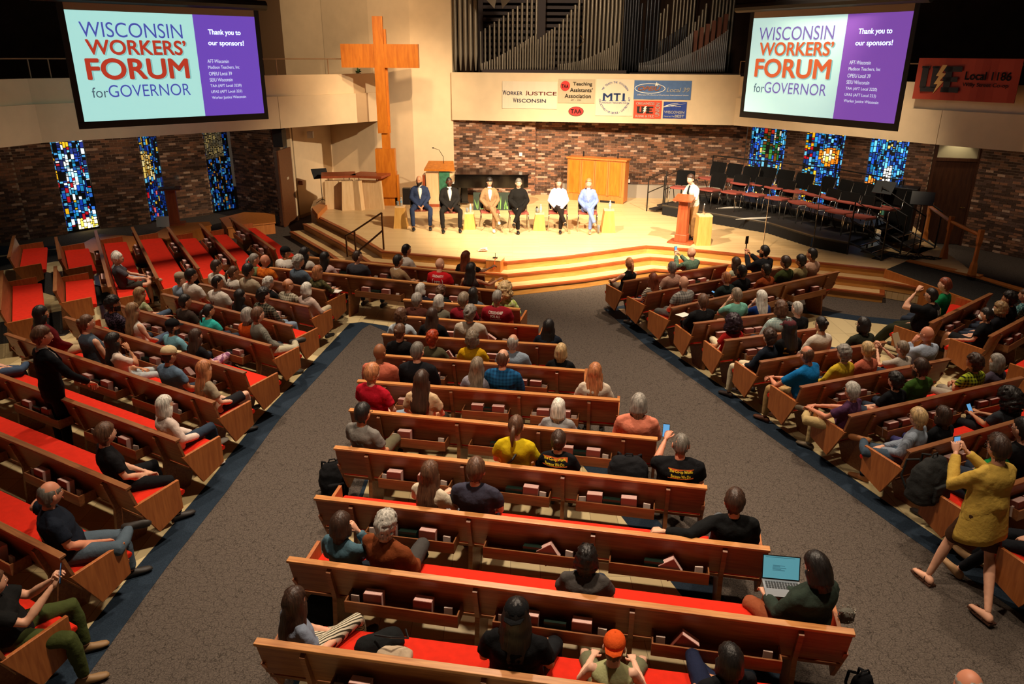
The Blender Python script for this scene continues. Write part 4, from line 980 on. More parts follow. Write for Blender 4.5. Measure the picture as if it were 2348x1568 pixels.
def pipes(x0, x1, n, y0, y1, pw, rpx, Y, mi, zb=ZT + .08):
    for i in range(n):
        t_ = i / max(1, n - 1); x = x0 + (x1 - x0) * t_; yy = y0 + (y1 - y0) * (t_ ** pw); p = atY(x, yy, Y); q = atY(x, 160, Y); r_ = rpx * Y / F * 1.0 * (.85 + .3 * t_ if n > 10 else 1)
        h = min(p.z, 8.5) - zb
        o = link('organ_pipe', UP[mi], OR, loc=((p.x + q.x) / 2 if yy > 0 else q.x, Y, zb)); o.scale = (r_, r_, h)
pipes(1045, 1091, 5, -200, -200, 1, 4.6, 26.0, 0)
pipes(1102, 1228, 13, 72, -15, 1.0, 2.5, 26.6, 0)
pipes(1105, 1228, 22, 145, 78, 1.2, 1.9, 25.95, 0)
pipes(1233, 1271, 7, 90, 62, 1, 2.2, 26.0, 0)
pipes(1281, 1424, 17, 55, -120, 1.0, 3.1, 26.5, 0)
pipes(1280, 1418, 30, 147, 95, 1.8, 1.8, 25.95, 0)
pipes(1426, 1456, 6, -60, -60, 1, 2.6, 25.9, 1)
pipes(1436, 1500, 9, 75, -60, 1, 3.0, 26.5, 1)
pipes(1466, 1665, 46, 150, 68, 2.0, 1.7, 25.3, 2)
pipes(1466, 1585, 28, 144, 72, 1.7, 1.5, 25.9, 2)
pipes(1460, 1570, 22, 120, 55, 1.2, 1.5, 26.5, 1)
pipes(1480, 1580, 14, 70, -60, 1.0, 2.0, 27.1, 0)
pipes(1592, 1659, 6, 70, 32, 1, 3.9, 26.4, 3)
pipes(1590, 1668, 11, 50, -90, 1.0, 2.6, 27.0, 0)
b = MB(); b.box(-1.0, 3.6, 25.75, 25.85, ZT - .1, ZT + .12); b.box(3.6, 7.2, 25.0, 25.1, ZT - .15, ZT + .06); b.build('pipe_rack', mat('dark_red_wood', '#2e1712', .6), OR)
DB = mat('dark_red_wood', '#2e1712', .6)
for (x0, x1) in ((1100, 1104), (1232, 1247)):
    p = atY(x0, 60, 27.2); q = atY(x1, 60, 27.2); b = MB(); b.box(p.x - .05, q.x + .05, 27.2, 27.4, ZT, 9); b.build('case_post', DB, OR)
for i in range(14):
    p = atY(1104, 160 - i * 14, 27.5); q = atY(1228, 160, 27.5); b = MB(); b.box(p.x, q.x, 27.45, 27.5, p.z, p.z + .10, 0); b.build('louver_slat', DB, OR)
    q2 = atY(1252, 160, 27.5); q3 = atY(1340, 160, 27.5); b = MB(); b.box(q2.x, q3.x, 27.45, 27.5, p.z, p.z + .10, 0); b.build('louver_slat', DB, OR)
p = atY(1332, 95, 25.5); T = thing('bent_brass_rod', 'thin bent brass rod ornament hanging before the organ pipes', 'ornament', tuple(p))
b = MB(); b.tube([(-.02, 0, .18), (.11, 0, .02), (-.13, 0, -.22)], .012, 6); b.build('rod', BRASS, T)
p = atY(1143, 2, 25.0); T = thing('star_ornament', 'dark folded metal star hanging at the top edge before the organ', 'ornament', tuple(p))
for sx in (-1, 1):
    b = MB(); b.add([(0, 0, .3), (sx * .62, -.05, .28), (sx * .12, -.15, -.22), (sx * .35, .1, .5)], [(0, 1, 2), (0, 2, 3), (0, 3, 1), (1, 3, 2)]); b.build('star_point', mat('star_metal', '#5a4c3c', .4, .6), T)

# ------------------------------------------------------------------ PROJECTION SCREENS
def screen(A, B, zt, zb_, label, rot_extra, cyan='#a8e2dc', purple='#6a48b8', red='#a83c28', blue='#4a50a8', em=.92):
    # A left xy, B right xy
    L_ = math.dist(A, B); Hh = zt - zb_
    T = thing('projection_screen', label, 'screen', (A[0], A[1], zb_), math.atan2(B[1] - A[1], B[0] - A[0]), 'projection screens')
    b = MB(); b.box(-.12, 0, -.01, .01, -.02, Hh + .15); b.box(L_, L_ + .10, -.01, .01, -.02, Hh + .15); b.box(-.12, L_ + .1, -.01, .01, -.14, 0); b.build('black_border', BLK, T)
    b = MB(); b.box(0, L_, -.009, .01, Hh, Hh + .16); b.build('grey_margin', mat('unlit_screen', '#a08c7c', .8), T)
    b = MB(); b.tube([(-.55, 0, Hh + .24), (L_ + .3, 0, Hh + .24)], .11, 10); b.build('roller_housing', BLK, T, smooth=False)
    b = MB()
    for q in (.15 * L_, .45 * L_, .8 * L_): b.tube([(q, 0, Hh + .3), (q, 0, 9.9 - zb_)], .02, 6)
    b.build('suspension_cable', BLK, T)
    def em_(c, s=em): return mat('projected_light', c, .9, emit=s * 1.0)
    tp = .638 * L_
    b = MB(); b.box(0, tp, -.012, .0, 0, Hh); SLc = b.build('slide_left', em_(cyan), T, label='pale cyan slide area')
    b = MB(); b.box(tp, L_, -.012, .0, 0, Hh); SRc = b.build('slide_right', em_(purple), T, label='purple slide area')
    Z = lambda v: Hh * (1 - v)
    cb_, cr_, cw = em_(blue), em_(red, em * .9), em_('#dff0f0', em)
    sh = em_('#7fa8a6')
    X_ = lambda t: t * L_
    lettering('WISCONSIN', X_(.055), X_(.570), Z(.165), Hh * .135, cb_, SLc, -.016)
    lettering('WORKERS’', X_(.078), X_(.588), Z(.322) - .015, Hh * .14, sh, SLc, -.015, bold=.03); lettering('WORKERS’', X_(.07), X_(.58), Z(.322), Hh * .14, cr_, SLc, -.018, bold=.03)
    lettering('FORUM', X_(.060), X_(.588), Z(.52) - .015, Hh * .20, sh, SLc, -.015, bold=.035); lettering('FORUM', X_(.052), X_(.58), Z(.52), Hh * .20, cr_, SLc, -.018, bold=.035)
    lettering('for', X_(.06), X_(.14), Z(.735), Hh * .095, em_('#4a5a6a'), SLc, -.016)
    lettering('GOVERNOR', X_(.142), X_(.572), Z(.725), Hh * .115, cb_, SLc, -.016)
    lettering('Thank you to', X_(.715), X_(.905), Z(.17), Hh * .065, cw, SRc, -.016, bold=.02)
    lettering('our sponsors!', X_(.708), X_(.918), Z(.275), Hh * .065, cw, SRc, -.016, bold=.02)
    for s_, v, wd in (('AFT-Wisconsin', .45, .125), ('Madison Teachers, Inc', .512, .185), ('OPEIU Local 39', .574, .135), ('SEIU Wisconsin', .636, .135), ('TAA (AFT Local 3220)', .70, .185), ('UFAS (AFT Local 223)', .76, .185), ('Worker Justice Wisconsin', .82, .205)):
        lettering(s_, X_(.69), X_(.69 + wd), Z(v), Hh * .036, cw, SRc, -.016)
screen((-8.72, 16.0), (-5.905, 18.72), 5.665, 3.57, 'large projection screen hanging at the upper left, showing the forum slide', 0)
screen((5.53, 19.0), (7.53, 15.58), 5.71, 3.665, 'slightly dimmer projection screen at the upper right beside the organ pipes', 0, '#b4dcd8', '#7a4cac', '#c06438', '#6a58a0', .86)

# ------------------------------------------------------------------ BANNERS
M_ = frame(Vector((-1.96, 25.22, 0)), Vector((6.75, 23.95, 0)))
Minv = M_.inverted()
def onpar(x, y):     # pixel -> (u, z) on the centre parapet face
    r = Vector(ray(x, y)); o0 = Minv @ Vector((0, 0, H)); d0 = Minv.to_3x3() @ r; t_ = -o0.y / d0.y; q = o0 + d0 * t_; return q.x, q.z
def banner(name, x0, y0, x1, y1, m, label, cat='banner'):
    a, c = onpar(x0, y0), onpar(x1, y1)
    uc, zc = (a[0] + c[0]) / 2, (a[1] + c[1]) / 2; W_, H_ = c[0] - a[0], a[1] - c[1]
    T = thing(name, label, cat, tuple(M_ @ Vector((uc, -.02, zc))), math.atan2(23.95 - 25.22, 6.75 + 1.96), 'banners on the parapet')
    if m:
        b = MB(); n = 10
        b.loft([[(-W_ / 2 + W_ * i / n, .004 * math.sin(i * 1.7 + z_ * 3), z_) for i in range(n + 1)] + [(-W_ / 2 + W_ * i / n, .01 + .004 * math.sin(i * 1.7 + z_ * 3), z_) for i in range(n, -1, -1)] for z_ in (-H_ / 2, 0, H_ / 2)]); b.build('cloth_panel', m, T)
    return T, W_, H_
BW = mat('white_banner', '#d6c8ae', .7); INK = mat('black_ink', '#1c1410', .7); RED = mat('red_ink', '#c22a22', .7); NAVY = mat('navy_ink', '#2c3262', .7); BLUEB = mat('blue_banner', '#4a6a9a', .7, var=.12, scale=9); WHI = mat('white_ink', '#e8e4da', .7); DB2 = mat('royal_blue_banner', '#1c3a8c', .7); ORB = mat('orange_red_banner', '#d0482a', .7)
T, W_, H_ = banner('white_banner', 1152, 186, 1277, 250, BW, 'thin white banner reading Worker Justice Wisconsin, leftmost on the parapet')
MAR = mat('maroon_ink', '#8a3030', .7)
lettering('W', -.49 * W_, -.425 * W_, .08 * H_, .17 * H_, NAVY, T, -.012, .01); lettering('ORKER', -.42 * W_, -.13 * W_, .065 * H_, .13 * H_, NAVY, T, -.012, .01)
lettering('J', -.07 * W_, -.045 * W_, .08 * H_, .17 * H_, MAR, T, -.012, .01); lettering('USTICE', -.03 * W_, .49 * W_, .065 * H_, .13 * H_, MAR, T, -.012, .01)
lettering('W', -.30 * W_, -.235 * W_, -.19 * H_, .17 * H_, NAVY, T, -.012, .01); lettering('ISCONSIN', -.225 * W_, .30 * W_, -.205 * H_, .13 * H_, NAVY, T, -.012, .01)
T, W_, H_ = banner('teaching_banner', 1281, 181, 1363, 237, mat('ivory_banner', '#b8a686', .7), 'ivory banner reading Teaching Assistants Association with a red disc')
MR = Matrix.Rotation(math.pi / 2, 4, 'X')
b = MB(); b.disc((0, 0), .13 * W_, 0, .004, 20, M=Matrix.Translation((-.31 * W_, -.012, .22 * H_)) @ MR); b.build('red_disc', RED, T)
lettering('TAA', -.41 * W_, -.22 * W_, .20 * H_, .16 * H_, INK, T, -.022, .03)
lettering('Teaching', -.10 * W_, .42 * W_, .29 * H_, .18 * H_, INK, T, -.014, .02); lettering('Assistants’', -.18 * W_, .44 * W_, .05 * H_, .17 * H_, INK, T, -.014, .02); lettering('Association', -.32 * W_, .40 * W_, -.20 * H_, .17 * H_, INK, T, -.014, .02)
lettering('AFT  •  3220', -.15 * W_, .13 * W_, -.37 * H_, .05 * H_, INK, T, -.014)
T, W_, H_ = banner('oval_sign', 1304, 244, 1338, 266, None, 'small red oval sign with black letters TAA under the ivory banner', 'sign')
b = MB(); b.prism([(W_ / 2 * math.cos(t_), H_ / 2 * math.sin(t_)) for t_ in [2 * math.pi * i / 28 for i in range(28)]], 0, .006, M=Matrix.Translation((0, -.004, 0)) @ MR); b.build('oval', INK, T)
b = MB(); b.prism([(W_ * .47 * math.cos(t_), H_ * .46 * math.sin(t_)) for t_ in [2 * math.pi * i / 28 for i in range(28)]], 0, .006, M=Matrix.Translation((0, -.008, 0)) @ MR); b.build('oval', RED, T)
lettering('TAA', -.36 * W_, .36 * W_, 0, H_ * .46, INK, T, -.02, .03)
T, W_, H_ = banner('round_logo_banner', 1368, 181, 1450, 266, BW, 'white banner with blue letters MTI inside a ring of small words')
BLI = mat('blue_ink', '#2f4f8c', .7)
def serif(s_, x0, x1, zc, h, m):
    lettering(s_, x0, x1, zc, h, m, T, -.014, .03)
for s_, x0, x1 in (('M', -.31, -.06), ('T', -.03, .16), ('I', .21, .27)): serif(s_, x0 * W_, x1 * W_, .02 * H_, .20 * H_, BLI)
for x0, x1 in ((-.34, -.22), (-.14, -.03), (.02, .11), (.18, .31)):
    b = MB(); b.box(x0 * W_, x1 * W_, -.018, -.010, -.09 * H_, -.075 * H_); b.build('serif', BLI, T)
lettering('MADISON TEACHERS INC', -.33 * W_, .33 * W_, -.14 * H_, .045 * H_, BLI, T, -.014)
def ringtext(s_, a0, a1, rad, inside=False):
    for i, ch_ in enumerate(s_):
        if ch_ == ' ': continue
        a_ = R(a0 + (a1 - a0) * i / (len(s_) - 1)); cx, cz = rad * math.cos(a_), rad * math.sin(a_)
        rot = a_ - math.pi / 2 if not inside else a_ + math.pi / 2
        me = text_mesh(ch_); vs = me.vertices; xs = [v.co.x for v in vs]; ys = [v.co.y for v in vs]; hh = .055 * H_; k_ = hh / .72; mx_ = (min(xs) + max(xs)) / 2; my_ = .36
        for v in vs:
            u = (v.co.x - mx_) * k_; w2 = (v.co.y - my_) * k_; v.co = (cx + u * math.cos(rot) - w2 * math.sin(rot), -.014, cz + u * math.sin(rot) + w2 * math.cos(rot))
        me.materials.clear(); me.materials.append(BLI); link('lettering', me, T)
ringtext('WE TEACH THE CHILDREN', 145, 32, .42 * H_); ringtext('COLLECTIVELY WE DECIDE', 188, 285, .42 * H_, True); ringtext('- UNITED WE ACT', 292, 360, .42 * H_, True)
T, W_, H_ = banner('blue_banner', 1455, 184, 1583, 229, BLUEB, 'blue banner reading OPEIU Local 39 with a white oval and star')
b = MB(); ks = 32; b.loft([[(-.22 * W_ + rx_ * W_ * math.cos(t_), -.016, .08 * H_ + rz_ * H_ * math.sin(t_)) for t_ in [2 * math.pi * i / ks for i in range(ks)]] for rx_, rz_ in ((.27, .27), (.258, .235))], cap=False); b.build('oval_ring', WHI, T)
ORI = mat('orange_ink', '#d88a5a', .7)
lettering('OPEIU', -.43 * W_, -.03 * W_, .08 * H_, .22 * H_, ORI, T, -.018, .03, .35)
b = MB(); b.prism([((.055 if i % 2 else .14) * H_ * math.cos(R(90 + i * 36)), (.055 if i % 2 else .14) * H_ * math.sin(R(90 + i * 36))) for i in range(10)], 0, .004, M=Matrix.Translation((-.11 * W_, -.018, .30 * H_)) @ MR); b.build('star', WHI, T)
lettering('Local 39', .07 * W_, .47 * W_, .02 * H_, .24 * H_, WHI, T, -.016, .015, .25)
lettering('Office and Professional Employees International Union', -.44 * W_, .46 * W_, -.27 * H_, .09 * H_, WHI, T, -.016, 0, .2)
T, W_, H_ = banner('orange_banner', 1454, 230, 1515, 272, ORB, 'small orange-red banner with black UE, reading Organize Union Rank and File')
def UE(T, x0, x1, zc, h, blk=INK, bolt=WHI):
    w_ = x1 - x0
    b = MB(); y0, y1 = -.018, -.012
    b.box(x0, x0 + .16 * w_, y0, y1, zc - h * .35, zc + h / 2); b.box(x0 + .27 * w_, x0 + .42 * w_, y0, y1, zc - h * .35, zc + h / 2); b.box(x0 + .03 * w_, x0 + .40 * w_, y0, y1, zc - h / 2, zc - h * .3)
    b.box(x0 - .02 * w_, x0 + .19 * w_, y0, y1, zc + h * .42, zc + h / 2); b.box(x0 + .25 * w_, x0 + .44 * w_, y0, y1, zc + h * .42, zc + h / 2)
    b.build('letter_u', blk, T)
    b = MB(); b.box(x0 + .60 * w_, x0 + .77 * w_, y0, y1, zc - h / 2, zc + h / 2)
    for a_, c_ in ((-.5, -.3), (-.09, .09), (.3, .5)): b.box(x0 + .56 * w_, x0 + w_ * (1 if a_ != -.09 else .93), y0, y1, zc + a_ * h, zc + c_ * h)
    b.build('letter_e', blk, T)
    b = MB(); s_ = [(.50, .55), (.38, .12), (.46, .12), (.36, -.2), (.46, -.2), (.38, -.58), (.60, -.08), (.50, -.06), (.62, .22), (.52, .24), (.62, .55)]
    b.prism([(x0 + q * w_, zc + r_ * h) for q, r_ in s_], 0, .004, M=Matrix.Translation((0, -.020, 0)) @ MR); b.build('lightning_bolt', bolt, T)
UE(T, -.38 * W_, .20 * W_, -.02 * H_, .38 * H_)
lettering('ORGANIZE!', -.42 * W_, .24 * W_, .34 * H_, .15 * H_, WHI, T, -.016, .02); lettering('RANK & FILE', -.42 * W_, .24 * W_, -.37 * H_, .13 * H_, WHI, T, -.016, .02)
lettering('UNION', .36 * W_ - .38 * H_, .36 * W_ + .38 * H_, 0, .16 * W_, WHI, T, -.016, .02, rot=math.pi / 2)
T, W_, H_ = banner('royal_blue_sign', 1522, 233, 1572, 272, DB2, 'small royal blue sign reading Wisconsin Deserves The Best', 'sign')
b = MB(); b.loft([[(-.5 * W_, -.014, .16 * H_ + q), (-.2 * W_, -.014, .34 * H_ + q * .7), (.2 * W_, -.014, .42 * H_), (.5 * W_, -.014, .42 * H_)] for q in (0, .06 * H_)], cap=False); b.build('swoosh', WHI, T)
lettering('AFT-Wisconsin', -.16 * W_, .26 * W_, .24 * H_, .08 * H_, WHI, T, -.016); lettering('WISCONSIN', -.45 * W_, .42 * W_, -.12 * H_, .16 * H_, WHI, T, -.016, .03)
lettering('Deserves The', -.45 * W_, .0 * W_, -.37 * H_, .09 * H_, WHI, T, -.016, .01); lettering('BEST', .02 * W_, .43 * W_, -.35 * H_, .16 * H_, WHI, T, -.016, .03)
# big banner at right
ba = atY(2099, 184, 19.3); bb = atY(2338, 182, 17.5); zc_ = (ba.z + bb.z) / 2; ba.z = bb.z = 0
T = thing('union_banner', 'large orange-red banner reading UE Local 1186 hanging over the right gallery rail', 'banner', (ba.x, ba.y, zc_), math.atan2(bb.y - ba.y, bb.x - ba.x)); W_ = (bb - ba).length; H_ = .92
b = MB(); n = 14
b.loft([[(W_ * i / n, .02 * math.sin(i * 1.3), z_ - .02 * i / n * 0) for i in range(n + 1)] + [(W_ * i / n, .02 + .02 * math.sin(i * 1.3), z_) for i in range(n, -1, -1)] for z_ in (-H_ / 2, 0, H_ / 2)]); b.build('cloth_panel', mat('dark_orange_cloth', '#a43820', .8), T)
UE(T, .06 * W_, .46 * W_, 0, .62 * H_, INK, mat('gold_ink', '#d8a860', .7))
for o in [c for c in T.children if c.name.startswith('letter') or c.name.startswith('lightning')]: o.location.y = -.012
lettering('Local 1186', .50 * W_, .93 * W_, .10 * H_, .20 * H_, INK, T, -.03, .03); lettering('Willy Street Co-op', .49 * W_, .92 * W_, -.12 * H_, .12 * H_, INK, T, -.03, .02)
# ------------------------------------------------------------------ PEOPLE
def remesh(b, voxel, name, mats, wr=0.0, seed=0, smooth_it=2):
    me = b.mesh('t', D.materials[0]); o = D.objects.new('t', me)
    m = o.modifiers.new('r', 'REMESH'); m.mode = 'VOXEL'; m.voxel_size = voxel; m.adaptivity = 0
    m.use_smooth_shade = True
    s = o.modifiers.new('s', 'SMOOTH'); s.iterations = smooth_it; s.factor = .5
    r = evaluate(o); D.meshes.remove(me)
    r.name = name; r.materials.clear()
    for mt in mats: r.materials.append(mt)
    if wr:
        off = Vector((seed * 3.1, seed * 1.7, 0))
        nr = [v.normal.copy() for v in r.vertices]
        for v, n_ in zip(r.vertices, nr):
            p = v.co
            k = noise.noise(Vector((p.x * 9 + p.z * 5, p.y * 9, p.z * 13)) + off) + .5 * noise.noise(Vector((p.x * 22, p.y * 22, p.z * 30)) + off)
            v.co = p + n_ * (k * wr)
    r.polygons.foreach_set('use_smooth', [True] * len(r.polygons)); r.polygons.foreach_set('material_index', [0] * len(r.polygons)); r.update()
    return r
def aslist(me): return [tuple(v.co) for v in me.vertices], [tuple(p.vertices) for p in me.polygons]

EYEW = mat('eye_white', '#e8e4dc', .3); IRIS = mat('eye_dark', '#20140e', .3)
def skin(c):
    return mat('skin', c, .5, var=.05, scale=20, spec=.35)
SK = {'l': '#d9a284', 'p': '#e2b196', 'm': '#c08560', 'b': '#8a5636', 'd': '#5a3422', 'r': '#d08a6c'}
HC = {'black': '#1c1614', 'dbrown': '#3c271c', 'brown': '#5e3f2c', 'lbrown': '#8a6848', 'dblond': '#9a7a52', 'blond': '#c9a877', 'auburn': '#7e3a20', 'red': '#a8380e',
      'gray': '#8c857c', 'dgray': '#6a635a', 'lgray': '#b4aea4', 'white': '#dcd6ca', 'sblond': '#b8754a', 'purple': '#24101c', 'gbrown': '#857562'}
def hair_mat(c):
    k = ('hair', c)
    if k in MC: return MC[k]
    m = D.materials.new('hair_' + c); m.use_nodes = True; nt = m.node_tree; b = nt.nodes['Principled BSDF']; L = nt.links
    tc = nt.nodes.new('ShaderNodeTexCoord'); mp = nt.nodes.new('ShaderNodeMapping'); mp.inputs['Scale'].default_value = (55, 55, 7)
    n = nt.nodes.new('ShaderNodeTexNoise'); n.inputs['Scale'].default_value = 1; n.inputs['Detail'].default_value = 3
    L.new(tc.outputs['Object'], mp.inputs['Vector']); L.new(mp.outputs['Vector'], n.inputs['Vector'])
    r = nt.nodes.new('ShaderNodeValToRGB'); cc = srgb(HC[c]); r.color_ramp.elements[0].color = tuple(x * .45 for x in cc[:3]) + (1,); r.color_ramp.elements[1].color = tuple(min(1, x * 1.35) for x in cc[:3]) + (1,)
    r.color_ramp.elements[0].position = .3; r.color_ramp.elements[1].position = .7
    L.new(n.outputs['Fac'], r.inputs['Fac']); L.new(r.outputs['Color'], b.inputs['Base Color'])
    bp_ = nt.nodes.new('ShaderNodeBump'); bp_.inputs['Strength'].default_value = .6; bp_.inputs['Distance'].default_value = .01
    L.new(n.outputs['Fac'], bp_.inputs['Height']); L.new(bp_.outputs['Normal'], b.inputs['Normal'])
    b.inputs['Roughness'].default_value = .48; b.inputs['Specular IOR Level'].default_value = .45
    MC[k] = m; return m
def cloth(col, pat=None):
    k = ('cloth', col, pat)
    if k in MC: return MC[k]
    if pat is None:
        m = mat('cloth', col, .88, var=.08, scale=9, bump=.35, bscale=26, spec=.15); MC[k] = m; return m
    m = D.materials.new('cloth_' + pat.split(':')[0]); m.use_nodes = True; nt = m.node_tree; b = nt.nodes['Principled BSDF']; L = nt.links
    kind, c2 = pat.split(':'); tc = nt.nodes.new('ShaderNodeTexCoord'); b.inputs['Roughness'].default_value = .88; b.inputs['Specular IOR Level'].default_value = .15
    def wave(direction, scale, thr, soft=.08):
        wv = nt.nodes.new('ShaderNodeTexWave'); wv.bands_direction = direction; wv.inputs['Scale'].default_value = scale; wv.inputs['Distortion'].default_value = .3; wv.inputs['Detail Scale'].default_value = 1
        L.new(tc.outputs['Object'], wv.inputs['Vector']); r = nt.nodes.new('ShaderNodeValToRGB'); r.color_ramp.elements[0].position = thr - soft; r.color_ramp.elements[1].position = thr + soft
        L.new(wv.outputs['Fac'], r.inputs['Fac']); return r.outputs['Color']
    if kind == 'stripe': f = wave('Z', 10, .5)
    elif kind == 'vstripe': f = wave('X', 14, .62)
    elif kind == 'fine': f = wave('X', 24, .5, .2)
    elif kind in ('plaid', 'check'):
        a = wave('X', 7 if kind == 'plaid' else 14, .6, .15); c_ = wave('Z', 7 if kind == 'plaid' else 14, .6, .15)
        mx = nt.nodes.new('ShaderNodeMix'); mx.data_type = 'RGBA'; mx.inputs['Factor'].default_value = .5; L.new(a, mx.inputs['A']); L.new(c_, mx.inputs['B']); f = mx.outputs['Result']
    else:   # floral / print
        vo = nt.nodes.new('ShaderNodeTexNoise'); vo.inputs['Scale'].default_value = 16 if kind == 'floral' else 45; vo.inputs['Detail'].default_value = 2
        L.new(tc.outputs['Object'], vo.inputs['Vector']); r = nt.nodes.new('ShaderNodeValToRGB'); r.color_ramp.elements[0].position = .50; r.color_ramp.elements[1].position = .58
        L.new(vo.outputs['Fac'], r.inputs['Fac']); f = r.outputs['Color']
    mx = nt.nodes.new('ShaderNodeMix'); mx.data_type = 'RGBA'; mx.inputs['A'].default_value = srgb(col); mx.inputs['B'].default_value = srgb(c2)
    L.new(f, mx.inputs['Factor']); L.new(mx.outputs['Result'], b.inputs['Base Color']); MC[k] = m; return m

def head_geo(nlon=24, nlat=16):
    """head centred at 0, facing +y. returns verts, faces"""
    g = lambda x, s: math.exp(-(x / s) ** 2)
    rings = []
    for j in range(nlat + 1):
        t = math.pi * j / nlat; t = min(max(t, .02), math.pi - .02)
        ring = []
        for i in range(nlon):
            a = 2 * math.pi * i / nlon
            x, y, z = math.sin(t) * math.cos(a), math.sin(t) * math.sin(a), -math.cos(t)
            X, Y, Z = x * .077, y * .097, z * .122
            if z < 0:
                q = -z; X *= 1 - .30 * q * q
                if y > 0: Y = Y * (1 + .10 * q) + .012 * q * (1 - q)
                else: Y *= 1 - .42 * q
            if y > 0:
                Y += .024 * g(x, .13) * g(z + .16, .14) + .012 * g(x, .10) * g(z - .02, .14)
                Y -= .011 * (g(x - .36, .15) + g(x + .36, .15)) * g(z - .04, .12)
                Y += .006 * g(x, .28) * g(z + .50, .09) - .004 * g(x, .3) * g(z + .40, .05) - .005 * g(x, .3) * g(z + .62, .07)
                Y += .005 * g(x, .5) * g(z - .22, .10)
                X *= 1 + .03 * g(z + .2, .2)
            ring.append((X, Y, Z))
        rings.append(ring)
    b = MB(); b.loft(rings, 0)
    for s in (-1, 1):
        b.ell((s * .030, .0835, .006), (.010, .007, .005), 8, 5, 1)
        b.ell((s * .030, .0905, .006), (.0052, .003, .0055), 6, 4, 2)
        b.ell((s * .083, -.002, -.010), (.012, .019, .031), 8, 6, 0)
        b.tube([(s * .014, .098, .026), (s * .030, .099, .031), (s * .046, .091, .026)], .0028, 4, 4)
    b.tube([(-.022, .1005, -.062), (0, .106, -.060), (.022, .1005, -.062)], .0042, 5, 3)
    return b
HEAD = head_geo(); HEAD_LO = head_geo(16, 12)

